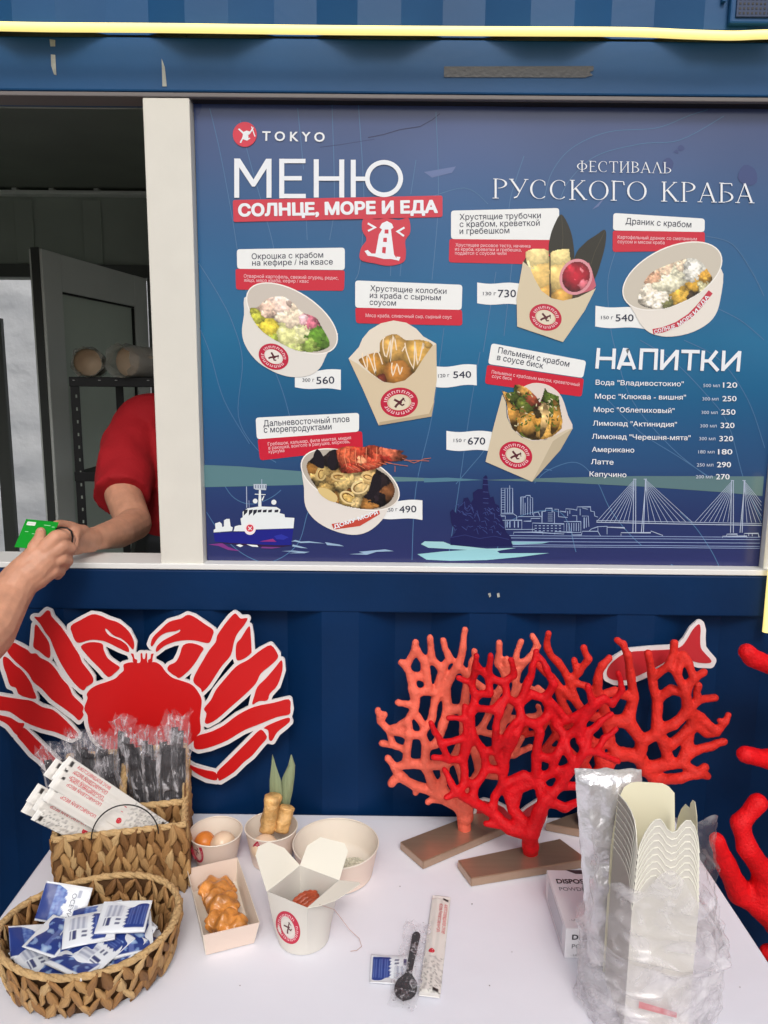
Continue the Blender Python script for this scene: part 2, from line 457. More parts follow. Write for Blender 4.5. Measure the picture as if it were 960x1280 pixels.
# ------------------------------------------------------------------ contours of a distance field (cut-out signs)
def sdf_polys(X, Y, polys):
    D = np.full(X.shape, 1e9)
    for pts in polys:
        ins = in_poly(X, Y, pts); d = np.full(X.shape, 1e9); n = len(pts)
        for i in range(n):
            ax, ay = pts[i]; bx, by = pts[(i + 1) % n]
            vx, vy = bx - ax, by - ay; l2 = vx * vx + vy * vy + 1e-12
            t = np.clip(((X - ax) * vx + (Y - ay) * vy) / l2, 0, 1)
            d = np.minimum(d, np.hypot(X - ax - t * vx, Y - ay - t * vy))
        D = np.minimum(D, np.where(ins, -d, d))
    return D
def contours(X, Y, D, lev=0.0):
    D = D - lev; h, w = D.shape
    D[0, :] = D[-1, :] = 1e3; D[:, 0] = D[:, -1] = 1e3
    seg = {}
    def ip(j0, i0, j1, i1):
        a, b = D[j0, i0], D[j1, i1]; t = min(max(a / (a - b), 0.02), 0.98)
        return (X[j0, i0] + (X[j1, i1] - X[j0, i0]) * t, Y[j0, i0] + (Y[j1, i1] - Y[j0, i0]) * t)
    s = D < 0
    c = s[:-1, :-1] * 1 + s[:-1, 1:] * 2 + s[1:, 1:] * 4 + s[1:, :-1] * 8
    pts = {}
    nxt = {}
    E = {0: ('h', 0, 0), 1: ('v', 0, 1), 2: ('h', 1, 0), 3: ('v', 0, 0)}
    tbl = {1: [(3, 0)], 2: [(0, 1)], 3: [(3, 1)], 4: [(1, 2)], 5: [(3, 0), (1, 2)], 6: [(0, 2)], 7: [(3, 2)], 8: [(2, 3)], 9: [(2, 0)],
           10: [(0, 1), (2, 3)], 11: [(2, 1)], 12: [(1, 3)], 13: [(1, 0)], 14: [(0, 3)]}
    for j, i in zip(*np.nonzero((c > 0) & (c < 15))):
        j = int(j); i = int(i)
        for a, b in tbl[int(c[j, i])]:
            ks = []
            for e in (a, b):
                t, dj, di = E[e]; k = (t, j + dj, i + di)
                if k not in pts:
                    pts[k] = ip(k[1], k[2], k[1], k[2] + 1) if t == 'h' else ip(k[1], k[2], k[1] + 1, k[2])
                ks.append(k)
            nxt[ks[0]] = ks[1]
    loops = []
    while nxt:
        k0, k = nxt.popitem(); lp = [k0]
        while k != k0 and k in nxt: lp.append(k); k = nxt.pop(k)
        if len(lp) > 4: loops.append([pts[q] for q in lp])
    return loops
def cutout(name, polys, grow, step, Y0, thick, mt, parent, sm=1):
    xs = [p[0] for q in polys for p in q]; ys = [p[1] for q in polys for p in q]
    x = np.arange(min(xs) - grow - 3, max(xs) + grow + 3, step); y = np.arange(min(ys) - grow - 3, max(ys) + grow + 3, step)
    X, Y = np.meshgrid(x, y)
    D = sdf_polys(X, Y, polys)
    loops = contours(X, Y, D, grow)
    cu = bpy.data.curves.new(name, 'CURVE'); cu.dimensions = '2D'; cu.fill_mode = 'BOTH'
    # curve plane xy -> world: x along +X, y up
    for lp in loops:
        lp = [lp[i] for i in range(0, len(lp), 2)] if len(lp) > 30 else lp
        sp = cu.splines.new('POLY'); sp.points.add(len(lp) - 1); sp.use_cyclic_u = True
        for i, p in enumerate(lp):
            w = at(p[0], p[1], Y0); sp.points[i].co = (w.x, w.z, 0, 1)
    cu.extrude = thick / 2
    o = bpy.data.objects.new(name, cu); COL.objects.link(o)
    dg = bpy.context.evaluated_depsgraph_get(); me = bpy.data.meshes.new_from_object(o.evaluated_get(dg))
    COL.objects.unlink(o); bpy.data.objects.remove(o); bpy.data.curves.remove(cu)
    Mx = Matrix(((1, 0, 0, 0), (0, 0, -1, Y0), (0, 1, 0, 0), (0, 0, 0, 1)))
    me.transform(Mx); me.materials.clear()
    return link(name, me, parent, mt)

# ================================================================== SETTING
# ground
g = mk('paving', [(-30, -30, 0), (30, -30, 0), (30, 30, 0), (-30, 30, 0)], [(0, 1, 2, 3)])
tag(link('paving', g, None, MT['ground']), kind='structure')

# ---- blue container kiosk
ZBB = at(500, 116.8, -0.030).z     # lower edge of the upper beam
ZTR = at(500, 123.5, -0.028).z; ZPT = at(500, 130.5, 0).z + 0.001
kiosk = empty('container_kiosk', (0, 0, 0), 'blue corrugated shipping container kiosk with a serving window and lit yellow strip', 'kiosk')
XL, XR = -3.0, 1.6  # left end pushed out unseen, widening the opening for more inside light
ZB, ZT = 1.158, 2.136         # beams under and over the window
YO = -0.030                   # outermost plane
def corr(name, z0, z1, mt, phase, ydeep, x0=XL, x1=XR, pitch=0.278, yout=YO):
    """trapezoid-corrugated steel sheet"""
    prof = []; x = x0 - pitch + phase % pitch
    flat, slope = 0.070, 0.069
    while x < x1 + pitch:
        prof += [(x, yout), (x + flat, yout), (x + flat + slope, ydeep), (x + flat * 2 + slope, ydeep)]
        x += pitch
    prof = [(a, b) for a, b in prof if x0 <= a <= x1]
    vs = []; fs = []
    for a, b in prof: vs += [(a, b, z0), (a, b, z1), (a, b + 0.003, z0), (a, b + 0.003, z1)]
    for i in range(len(prof) - 1):
        k = 4 * i
        fs += [(k, k + 4, k + 5, k + 1), (k + 2, k + 3, k + 7, k + 6), (k, k + 2, k + 6, k + 4), (k + 1, k + 5, k + 7, k + 3)]
    return link(name, mk(name, vs, fs), kiosk, mt)
corr('lower_corrugated_wall', 0.10, ZB + 0.002, MT['blue_paint_shade'], 0.0 + 0.10, YO + 0.036, yout=YO + 0.002)
corr('upper_corrugated_wall', ZT + 0.012, 2.75, MT['blue_paint'], 0.165, YO - 0.002, yout=YO - 0.038)
boxo('lower_beam', XL, XR, YO, 0.05, ZB, 1.236, MT['blue_paint_shade'], kiosk, 0.003)
boxo('upper_beam', XL, XR, YO, 0.05, ZBB, ZT + 0.010, MT['blue_paint'], kiosk, 0.003)
# soffit ledge closing the outstanding corrugation
boxo('bottom_rail', XL, XR, YO - 0.02, 0.06, 0.02, 0.10, MT['blue_paint_shade'], kiosk, 0.004)
MUL0, MUL1 = -0.452 + 0.0, -0.366
pm0 = at(180.5, 114, -0.012); pm1 = at(204.2, 709, -0.012); pm2 = at(238.5, 115, -0.012); pm3 = at(257, 708, -0.012)
MUL0 = (pm0.x + pm1.x) / 2; MUL1 = (pm2.x + pm3.x) / 2
PR = at(953, 654, 0).x        # inner edge of the right frame
ZS = at(500, 710.5, -0.02).z + 0.006
ZP0 = at(500, 711, 0).z
boxo('trim_strip', XL, XR, YO + 0.002, 0.02, ZTR, ZBB - 0.0005, MT['grey_trim'], kiosk, 0.0015)
boxo('recess_shade_strip', MUL1 + 0.002, PR + 0.02, YO + 0.012, 0.012, ZPT - .003, ZTR - 0.0005, MT['dark_gap'], kiosk)  # dark strip in place of the shade in the recess under the beam
boxo('window_post', MUL0, MUL1, -0.026, 0.05, 1.2385, ZTR - 0.0006, MT['white_frame'], kiosk, 0.002)
boxo('window_post', PR + 0.001, PR + 0.017, -0.016, 0.03, 1.2385, ZTR - 0.0006, MT['white_pvc'], kiosk, 0.0015)
boxo('window_sill', XL, PR + 0.019, -0.030, 0.06, 1.2372, 1.2480, MT['white_pvc'], kiosk, 0.0015)
boxo('wall_panel', PR + 0.0185, XR, -0.020, 0.03, 1.237, ZTR - 0.0006, MT['blue_paint'], kiosk)
# chips in the paint, tape
for pts in ([(62, 49), (69, 50), (69, 58), (63, 58)], [(63.5, 68), (69, 68.5), (70.5, 94), (67.5, 93), (64, 82)], [(202, 73), (206, 84), (208.5, 108), (203, 108)]):
    vs = [at(*p, YO - 0.0012) for p in pts] + [at(*p, YO + 0.0002) for p in pts]; n = len(pts)
    fs = [tuple(range(n))] + [(i, n + i, n + (i + 1) % n, (i + 1) % n) for i in range(n)]
    link('paint_chip', mk('paint_chip', vs, fs), kiosk, MT['chip'])
for pts in ([(610, 742), (613, 741), (614, 745), (612, 747)], [(621, 742), (624, 741), (625, 746), (622, 747)]):
    vs = [at(*p, YO - 0.0012) for p in pts] + [at(*p, YO + 0.0002) for p in pts]; n = len(pts)
    fs = [tuple(range(n))] + [(i, n + i, n + (i + 1) % n, (i + 1) % n) for i in range(n)]
    link('paint_chip', mk('paint_chip', vs, fs), kiosk, MT['chip'])
tp = [(555, 83), (742, 82.5), (742, 88), (737, 90), (741, 94), (731, 97), (555, 96.5)]
vs = [at(*p, YO - 0.0012) for p in tp] + [at(*p, YO + 0.0002) for p in tp]; n = len(tp)
tpo = link('adhesive_tape', mk('adhesive_tape', vs, [tuple(range(n))] + [(i, n + i, n + (i + 1) % n, (i + 1) % n) for i in range(n)]), None, MT['tape'])
tag(tpo, 'dark grey glossy strip of tape stuck on the blue beam above the menu', 'tape')
# interior shell
YB = 2.08
ZF, ZC = 0.16, 2.40
boxo('floor', XL, XR, 0.06, YB + 0.1, ZF - 0.05, ZF, MT['dark_frame'], kiosk)
boxo('ceiling', XL, XR, 0.055, YB + 0.1, ZC, ZC + 0.04, MT['ceil'], kiosk)
boxo('roof', XL - 0.02, XR + 0.02, -0.06, YB + 0.16, 2.752, 2.80, MT['blue_paint'], kiosk)
boxo('side_wall', XL - 0.04, XL - 0.001, -0.03, YB + 0.1, 0.02, 2.75, MT['inwall'], kiosk)
boxo('side_wall', XR + 0.001, XR + 0.04, -0.03, YB + 0.1, 2.40, 2.75, MT['inwall'], kiosk)   # unseen open end, added to let light reach the door leaf
boxo('side_wall', XR + 0.001, XR + 0.04, -0.03, 0.10, 0.02, 2.399, MT['inwall'], kiosk)
dl = at(-40, 345, YB).x; dr = at(187, 345, YB).x; dt = at(20, 347, YB).z
boxo('back_wall', XL, dl, YB, YB + 0.08, ZF, ZC, MT['inwall'], kiosk)
boxo('back_wall', dr, -0.25, YB, YB + 0.08, ZF, ZC, MT['inwall'], kiosk)
boxo('back_wall', -0.249, XR, YB, YB + 0.08, ZF, 1.0, MT['inwall'], kiosk)
boxo('back_wall', -0.249, XR, YB, YB + 0.08, 2.15, ZC, MT['inwall'], kiosk)  # unseen gap between these two pieces, added to light the interior
boxo('back_wall', dl, dr, YB, YB + 0.08, dt, ZC, MT['inwall'], kiosk)
boxo('front_wall_lining', XL, XR, 0.051, 0.056, ZF, 1.236, MT['inwall'], kiosk)
boxo('front_wall_lining', MUL1 - 0.02, XR, 0.051, 0.056, 1.237, ZC, MT['inwall'], kiosk)
boxo('front_wall_lining', XL, MUL1 - 0.021, 0.051, 0.056, ZBB, ZC, MT['inwall'], kiosk)
boxo('ceiling_rail', XL, XR, YB - 0.06, YB - 0.002, ZC - 0.028, ZC - 0.012, MT['door'], kiosk, 0.003)
for xx in (20, 66, 122): 
    p = at(xx, 236, YB - 0.03); boxo('rail_bracket', p.x - .01, p.x + .01, YB - 0.05, YB - 0.004, ZC - 0.011, ZC - 0.001, MT['door'], kiosk)
for k in range(9):
    x = XL + 0.2 + k * 0.3
    if x < dr - 0.05: z0 = dt + 0.06
    else: z0 = ZF
    boxo('wall_rib', x - 0.04, x + 0.04, YB - 0.012, YB - 0.001, z0, ZC - 0.04, MT['inwall'], kiosk, 0.003)
boxo('door_frame', dl - 0.05, dr + 0.03, YB - 0.025, YB - 0.0125, dt, dt + 0.055, MT['dark_frame'], kiosk, 0.002)
boxo('door_frame', dr - 0.005, dr + 0.03, YB - 0.026, YB - 0.0125, ZF, dt - 0.001, MT['dark_frame'], kiosk, 0.002)
boxo('door_frame', dl - 0.05, dl + 0.02, YB - 0.026, YB - 0.0125, ZF, dt - 0.001, MT['dark_frame'], kiosk, 0.002)
# a second glazed leaf edge at far left of the opening
p0 = at(3, 500, YB - 0.04).x; p1 = at(13, 500, YB - 0.04).x
boxo('door_frame', p0 - 0.03, p1 - 0.01, YB - 0.06, YB - 0.03, ZF, at(8, 398, YB - .04).z, MT['dark_frame'], kiosk, 0.003)
# open door leaf
da = at(52, 312, 1.30); db = at(183, 347, 2.04)
dv = Vector((db.x - da.x, db.y - da.y, 0)); dlen = dv.length; dang = math.atan2(dv.y, dv.x)
door = empty('door_leaf', Matrix.Translation((da.x, da.y, 0)) @ Matrix.Rotation(dang, 4, 'Z'),
             'grey green door leaf standing open inside the kiosk behind the rack', 'door')
DM = wm(door); dz = (da.z + db.z) / 2
MT['seal'] = mat('door_seal', C3(70, 72, 70), .6)
boxo('stile', 0, 0.11, 0, 0.05, ZF + 0.01, dz, MT['door'], door, 0.003, DM)
boxo('stile', dlen - 0.11, dlen, 0, 0.05, ZF + 0.01, dz, MT['door'], door, 0.003, DM)
boxo('rail', 0.111, dlen - 0.111, 0.001, 0.049, dz - 0.13, dz - 0.001, MT['door'], door, 0.002, DM)
boxo('rail', 0.111, dlen - 0.111, 0.001, 0.049, ZF + 0.011, ZF + 0.16, MT['door'], door, 0.002, DM)
boxo('infill_panel', 0.108, dlen - 0.108, 0.016, 0.034, ZF + 0.158, dz - 0.128, MT['doorpanel'], door, 0, DM)
boxo('gasket', 0.110, dlen - 0.110, 0.006, 0.0155, dz - 0.137, dz - 0.1305, MT['black'], door, 0, DM)
boxo('gasket', dlen - 0.118, dlen - 0.1105, 0.006, 0.0155, ZF + 0.161, dz - 0.138, MT['black'], door, 0, DM)
boxo('edge_seal', -0.004, -0.0005, 0.010, 0.040, ZF + 0.01, dz + .004, MT['seal'], door, 0, DM)
bm = bmesh.new(); tube_bm(bm, [DM @ Vector((0.06, 0, 1.02)), DM @ Vector((0.06, -0.05, 1.02)), DM @ Vector((0.17, -0.055, 1.02))], 0.010, 10)
link('handle', from_bm('handle', bm, None, True), door, MT['white_pvc'])
# pale fabric hanging outside the door
vs = []; fs = []; nx, nz = 60, 60
for j in range(nz + 1):
    for i in range(nx + 1):
        x = -6.0 + 6.0 * i / nx; z = 0.0 + 3.8 * j / nz
        y = 5.2 + 0.07 * noise.noise((x * 1.6, z * 0.8, 1)) + 0.05 * noise.noise((x * 1, z * 5, 5)) + 0.03 * noise.noise((x * 6, z * 3, 9))
        vs.append((x, y, z))
for j in range(nz):
    for i in range(nx): k = j * (nx + 1) + i; fs.append((k, k + 1, k + nx + 2, k + nx + 1))
tag(link('tent_fabric', mk('tent_fabric', vs, fs, None, True), None, MT['fabric']),
    'crumpled pale fabric hanging outside the far doorway', 'fabric')
# shelf rack in the kiosk
rack = empty('storage_rack', (at(98, 480, 1.0).x, 1.0, ZF), 'black perforated angle iron rack standing inside behind the red shirt', 'rack')
rx0 = at(93, 480, 1.0).x; rx1 = rx0 + 0.62; rz = at(98, 471, 1.0).z
for (xx, yy) in ((rx0, 1.0), (rx1, 1.0), (rx0, 1.4), (rx1, 1.4)):
    o = boxo('rack_post', xx - .014, xx + .014, yy, yy + .003, ZF, rz, MT['rack'], rack)
    boxo('rack_post_flange', xx - .014, xx - .011, yy + .0031, yy + .03, ZF, rz, MT['rack'], rack)
bm = bmesh.new()
for k in range(34):
    z = ZF + 0.05 + k * 0.04
    if z < rz - 0.02: box_bm(bm, rx0 + 0.002, rx0 + 0.0065, 0.9985, 0.9998, z, z + 0.010)
sl = link('post_slots', from_bm('post_slots', bm), rack, MT['inwall']); sl['kind'] = 'stuff'
for z in (rz, at(98, 590, 1.0).z, 0.5):
    boxo('shelf', rx0 - .016, rx1 + .016, .997, 1.44, z - 0.03, z, MT['rack'], rack, 0.002)
for px in (92, 124, 145, 185):
    bm = bmesh.new(); p = at(px, 472.5, 0.9965); lathe_bm(bm, [(0, 0), (0.004, 0), (0.004, 0.002)], (p.x, p.y, p.z - .008), 8)
    link('rivet', from_bm('rivet', bm), rack, MT['white_pvc'])
# sleeves of paper cups
def sleeve(px, py, r, Y, dx, L, lab):
    c0 = at(px, py, Y); c0.z = rz + r + 0.002
    t = empty('cup_sleeve', (c0.x, c0.y, c0.z - r), lab, 'cups', 'sleeves of paper cups on the rack')
    d = Vector((dx, 1.0, 0)).normalized()
    bm = bmesh.new()
    pts = [c0 + d * (L * i / 10) for i in range(11)]
    tube_bm(bm, pts, [r * (0.97 if i % 2 else 1.0) for i in range(11)], 24, False)
    link('cup_stack', from_bm('cup_stack', bm, None, True), t, MT['papercup'])
    bm = bmesh.new(); tube_bm(bm, [c0 - d * 0.001, c0 + d * 0.06, c0 + d * .0605], [r * .95, r * .7, r * .001], 24, False); bm2 = bm
    link('cup_inside', from_bm('cup_inside', bm2, None, True), t, MT['papercup'])
    bm = bmesh.new()
    pp = [c0 - d * 0.05 + Vector((0, 0, 0.0)), c0 - d * 0.03, c0 - d * 0.005, c0 + d * 0.05, c0 + d * L, c0 + d * (L + .04)]
    tube_bm(bm, pp, [r * 1.1, r * 1.0, r * 1.1, r * 1.06, r * 1.08, r * .3], 28, False)
    for v in bm.verts: v.co += Vector((noise.noise(v.co * 60), noise.noise(v.co * 60 + Vector((9, 0, 0))), noise.noise(v.co * 60 + Vector((0, 9, 0))))) * 0.012
    link('plastic_film', from_bm('plastic_film', bm, None, True), t, MT['plastic'])
sleeve(110, 450, 0.043, 1.02, -0.3, 0.25, 'leftmost sleeve of paper cups lying on the rack inside')
sleeve(160, 450, 0.046, 1.0, 0.35, 0.3, 'sleeve of paper cups facing out in the middle of the rack shelf')
sleeve(188, 448, 0.040, 1.10, 0.9, 0.25, 'plastic wrapped cup sleeve beside the window post on the rack')
# inner counter
boxo('counter', XL, XR, 0.10, 0.40, 1.02, 1.05, MT['inwall'], kiosk, 0.003)
p = at(150, 700, 0.22)
pst = empty('paper_stack', (p.x, .22, 1.051), 'loose pile of grey papers on the inner counter below the hands', 'papers')
for k in range(9):
    boxo('sheet', -0.075, 0.075, -0.05, 0.05, 0, 0.007, MT['white_frame'] if k % 3 else MT['grey_trim'], pst, 0.001,
         Matrix.Translation((p.x + 0.02 * math.sin(k * 2), 0.22 + .01 * math.cos(k * 5), 1.051 + k * 0.012)) @ Matrix.Rotation(0.35 * math.sin(k * 3.3), 4, 'Z') @ Matrix.Rotation(.06 * math.sin(k * 2.1), 4, 'Y'))
# neon strip over the window
def hose(name, pts, r, mt, lab, Y=None):
    P = [at(x, y, yy) for x, y, yy in pts]
    # smooth
    Q = []
    for i in range(len(P) - 1):
        p0 = P[max(i - 1, 0)]; p1 = P[i]; p2 = P[i + 1]; p3 = P[min(i + 2, len(P) - 1)]
        for t in range(8):
            u = t / 8; Q.append(0.5 * ((2 * p1) + (-p0 + p2) * u + (2 * p0 - 5 * p1 + 4 * p2 - p3) * u * u + (-p0 + 3 * p1 - 3 * p2 + p3) * u ** 3))
    Q.append(P[-1])
    bm = bmesh.new(); tube_bm(bm, Q, r, 12)
    o = link(name, from_bm(name, bm, None, True), None, mt); tag(o, lab, 'light strip'); return o
yn = YO - 0.052
hose('neon_light_strip', [(-260, 31, yn), (-60, 32, yn), (60, 34, yn), (200, 35, yn), (400, 37.5, yn), (600, 39, yn), (780, 40, yn), (860, 43, yn), (915, 44.5, yn), (960, 43, yn), (1060, 42, yn)], 0.0068, MT['neon'],
     'long yellow glowing neon strip running across the top of the kiosk')
hose('neon_light_strip', [(978, 600, -0.045), (971, 660, -0.045), (964, 720, -0.045), (959, 775, -0.045), (957.5, 790, -0.045)], 0.0066, MT['neon'],
     'yellow glowing strip end hanging down right of the menu frame')
# loudspeaker grille top right
sp = empty('speaker', at(940, 5, YO - 0.04), 'dark perforated speaker box above the yellow strip at top right', 'speaker')
p0 = at(912, 29, YO - 0.05); 
boxo('speaker_case', p0.x, p0.x + 0.10, YO - 0.05, YO - 0.0385, p0.z, p0.z + 0.12, MT['blue_paint'], sp, 0.003)
boxo('speaker_grille', p0.x + .008, p0.x + 0.092, YO - 0.053, YO - 0.0502, p0.z + .008, p0.z + 0.112, mat('grille_mesh', C3(30, 52, 88), 0.5), sp, 0.001)
bm = bmesh.new()
for a in range(12):
    for b in range(14):
        x = p0.x + .012 + a * .0065; z = p0.z + .012 + b * .0068
        box_bm(bm, x, x + .003, YO - .0536, YO - .0531, z, z + .003)
o = link('grille_holes', from_bm('grille_holes', bm), sp, MT['black']); o['kind'] = 'stuff'
o = boxo('cable_conduit', p0.x - 0.012, p0.x - 0.006, YO - 0.046, YO - 0.039, ZT + .05, 2.74, MT['blue_paint'], kiosk, 0.001)
# ================================================================== MENU BOARD (printed film on the window)
def proj(p):
    d = Vector(p) - CAM; z = d.dot(_fwd)
    return 480 + FPX * d.dot(_right) / z, 640 - FPX * d.dot(_up) / z
menu = empty('menu_board', (at(600, 711, 0).x, 0, ZP0), 'large blue printed crab festival menu board with dishes, prices and harbour drawing', 'menu board')
LAY = 0.00035
def pm(x, y, layer): return at(x, y, -LAY * layer)
# backing sheet: slate blue top with the sky haze painted in, through teal to navy
nx, nz = 90, 70; vs = []; fs = []; cs = []
xa, xb, za, zb = MUL1 + 0.001, PR + 0.0005, 1.2482, ZPT
stops = [(110, (78, 86, 128)), (200, (66, 90, 136)), (270, (46, 92, 140)), (340, (32, 96, 144)), (420, (24, 106, 150)), (480, (28, 98, 142)),
         (540, (38, 86, 132)), (582, (42, 78, 124)), (598, (40, 68, 116)), (640, (38, 54, 104)), (720, (44, 46, 98))]
for j in range(nz + 1):
    for i in range(nx + 1):
        x = xa + (xb - xa) * i / nx; z = za + (zb - za) * j / nz
        vs.append((x, 0.0 + 0.0006 * noise.noise((x * 9, z * 9, 2)), z))
        px, py = proj((x, 0, z)); py -= 0.0105 * (px - 480)
        for (a, ca), (b, cb) in zip(stops, stops[1:]):
            if py <= b or b == 720:
                t = min(max((py - a) / (b - a), 0), 1); c = [ca[k] * (1 - t) + cb[k] * t for k in range(3)]; break
        c = [v * (1 + 0.06 * noise.noise((x * 4, z * 4, 3))) for v in c]
        cs.append(C3(*c))
for j in range(nz):
    for i in range(nx): k = j * (nx + 1) + i; fs.append((k, k + 1, k + nx + 2, k + nx + 1))
me = mk('printed_sheet', vs, fs, MT['print'], True)
ca = me.color_attributes.new('Col', 'FLOAT_COLOR', 'POINT'); ca.data.foreach_set('color', np.concatenate([np.array(cs, np.float32), np.ones((len(cs), 1), np.float32)], 1).ravel())
link('printed_sheet', me, menu)
boxo('glass_pane', xa, xb, 0.002, 0.008, za, zb, MT['dark_gap'], menu)
PX0, PX1 = 240, 956
# contour lines drifting over the sheet
P = Print(pm)
LC = (78, 118, 160)
for pts in ([(262, 135), (275, 190), (290, 270), (300, 330), (318, 400), (350, 480), (362, 520)], [(300, 150), (312, 200), (340, 300), (343, 330)],
            [(372, 135), (380, 220), (384, 300)], [(415, 130), (418, 250), (412, 300)], [(448, 130), (455, 250), (450, 330), (444, 350)],
            [(246, 325), (262, 350), (275, 372), (290, 402), (303, 450), (298, 520), (320, 560), (345, 578)],
            [(245, 400), (262, 440), (280, 500), (312, 555)], [(490, 300), (488, 345)], [(545, 140), (548, 250), (540, 350)],
            [(600, 440), (588, 510), (575, 600), (560, 700)], [(620, 340), (604, 440)], [(640, 330), (630, 420)],
            [(520, 200), (505, 300), (500, 345)], [(555, 410), (540, 520), (520, 610), (515, 700)],
            [(680, 250), (690, 215), (715, 185), (760, 165), (820, 160), (860, 145), (885, 137)], [(700, 250), (712, 225), (745, 195), (800, 180), (850, 175), (905, 145)],
            [(655, 195), (640, 240), (636, 262)], [(882, 295), (915, 305), (940, 340), (955, 370)], [(885, 380), (925, 400), (955, 425)],
            [(770, 312), (760, 350), (762, 400), (770, 440), (790, 500), (840, 560), (890, 600)], [(800, 425), (840, 450), (880, 490), (910, 530), (930, 600), (952, 650)],
            [(855, 425), (900, 450), (935, 500), (956, 560)], [(760, 500), (800, 540), (850, 572), (900, 605)],
            [(570, 605), (600, 570), (622, 545), (655, 578), (690, 588)], [(668, 604), (685, 588), (720, 578), (745, 600), (765, 640), (800, 680), (850, 712)],
            [(272, 590), (290, 620), (315, 630), (345, 618), (368, 592)], [(258, 640), (280, 672), (310, 696), (340, 702), (372, 680), (385, 640), (400, 610)],
            [(620, 690), (640, 650), (700, 640), (720, 690)], [(850, 640), (870, 660), (890, 690), (902, 715)], [(475, 240), (520, 250), (580, 235), (610, 255)]):
    sp = []
    for i in range(len(pts) - 1):
        p0, p1, p2, p3 = pts[max(i - 1, 0)], pts[i], pts[i + 1], pts[min(i + 2, len(pts) - 1)]
        for t in range(6):
            u = t / 6; sp.append(tuple(0.5 * ((2 * p1[a]) + (-p0[a] + p2[a]) * u + (2 * p0[a] - 5 * p1[a] + 4 * p2[a] - p3[a]) * u * u + (-p0[a] + 3 * p1[a] - 3 * p2[a] + p3[a]) * u ** 3) for a in (0, 1)))
    sp.append(pts[-1])
    P.line(sp, 0.9, LC, 0.8)
tag(P.build('contour_lines', menu), kind='stuff')
# faint print bubbles and creases near the top
P = Print(pm)
P.line([(460, 172), (480, 168), (500, 162), (525, 158), (540, 150), (550, 142)], 1.1, (44, 50, 88), 0.9, w2=0.7)
P.line([(468, 174), (430, 180), (400, 184)], 0.6, (58, 68, 112), 0.9)
for p in ([(828, 202), (836, 197), (842, 204), (838, 213), (829, 210)], [(922, 222), (930, 206), (944, 212), (946, 228), (933, 232)], [(847, 184), (852, 181), (856, 186), (850, 189)],
          [(842, 190), (846, 187), (848, 192)], [(236, 128), (252, 129), (247, 145)]):
    P.poly(smooth_loop(p, 3), (58, 74, 124), 0.9)
for p in ([(740, 262), (752, 250), (757, 246), (748, 258)], [(530, 215), (570, 208), (565, 216), (540, 222)]): P.poly(p, (100, 118, 164), 0.9)
tag(P.build('film_creases', menu), kind='stuff')
# green light beams and sea
P = Print(pm)
P.poly([(254, 581), (300, 583), (400, 591), (440, 594), (600, 600), (440, 603), (380, 606), (255, 609)], (92, 130, 138), 1)
P.poly([(604, 600), (700, 597), (800, 595), (955, 595.5), (953, 620), (900, 615), (800, 608), (700, 603)], (92, 122, 128), 1)
P.poly([(530, 598), (560, 597), (604, 600), (560, 602), (530, 603)], (84, 128, 150), 1)
P.build('light_beam', menu)
# ---- ship
P = Print(pm); z = zz(255, 590, 6.62)
def zp(pts, col, ly): P.poly([z(*p) for p in pts], col, ly)
Wt = (232, 238, 240)
zp([(78, 500), (100, 505), (340, 495), (420, 480), (740, 465), (722, 605), (600, 605), (250, 590), (90, 575)], (30, 34, 134), 2)
zp([(100, 585), (250, 588), (600, 606), (722, 608), (640, 622), (470, 618), (250, 600)], (48, 30, 70), 2.2)
zp([(80, 478), (95, 470), (92, 425), (110, 420), (130, 412), (148, 430), (150, 455), (165, 450), (165, 400), (185, 388), (212, 388), (220, 450), (238, 458), (232, 488), (80, 500)], Wt, 2.5)
zp([(245, 490), (255, 450), (290, 440), (310, 440), (302, 385), (320, 375), (320, 330), (360, 300), (460, 285), (600, 290), (632, 310), (625, 340), (665, 350), (670, 375), (748, 380), (740, 465), (430, 475), (340, 490)], Wt, 2.5)
for x in (330, 372, 408, 445, 488, 532, 585): zp([(x, 315), (x + 32, 310), (x + 28, 333), (x - 2, 362 if x < 420 else 335)], (40, 42, 56), 2.8)
zp([(448, 285), (455, 140), (470, 140), (476, 285)], Wt, 2.5)
zp([(412, 138), (410, 100), (518, 100), (514, 150), (430, 146)], (190, 200, 214), 2.5)
for x in (425, 445, 465, 485, 505): zp([(x, 108), (x + 6, 108), (x + 6, 135), (x, 135)], (60, 70, 110), 2.8)
zp([(420, 180), (510, 184), (510, 190), (420, 186)], Wt, 2.6); zp([(476, 230), (495, 195), (500, 200), (484, 240)], Wt, 2.6)
for cx, cy, r in ((424, 240, 20), (578, 250, 21)): P.poly(ell(*z(cx, cy), r / 6.62, r / 6.62), Wt, 2.6)
P.line([z(352, 120), z(354, 295)], 1.0, (170, 184, 210), 2.4); P.line([z(478, 60), z(478, 100)], 0.8, (170, 184, 210), 2.4)
P.line([z(372, 235), z(374, 295)], 0.7, (150, 160, 190), 2.4)
P.poly(ell(*z(380, 470), 7.3, 7.6), (240, 232, 235), 2.9); P.poly(ell(*z(380, 465), 4.6, 4.6), (214, 64, 84), 3.1)
P.line([z(365, 452), z(395, 480)], .9, Wt, 3.3); P.line([z(395, 452), z(367, 482)], .9, Wt, 3.3)
zp([(35, 600), (150, 588), (200, 620), (300, 655), (200, 645), (120, 612)], (128, 56, 134), 2.1)
zp([(460, 575), (570, 552), (600, 578)], (142, 52, 128), 2.3); zp([(580, 530), (640, 515), (700, 540), (660, 560), (600, 556)], (44, 52, 164), 2.3)
zp([(265, 605), (295, 597), (325, 610), (300, 622)], Wt, 2.4); zp([(350, 598), (440, 605), (450, 620), (400, 618)], Wt, 2.4)
zp([(480, 618), (640, 622), (560, 634), (470, 630)], (120, 60, 130), 2.4)
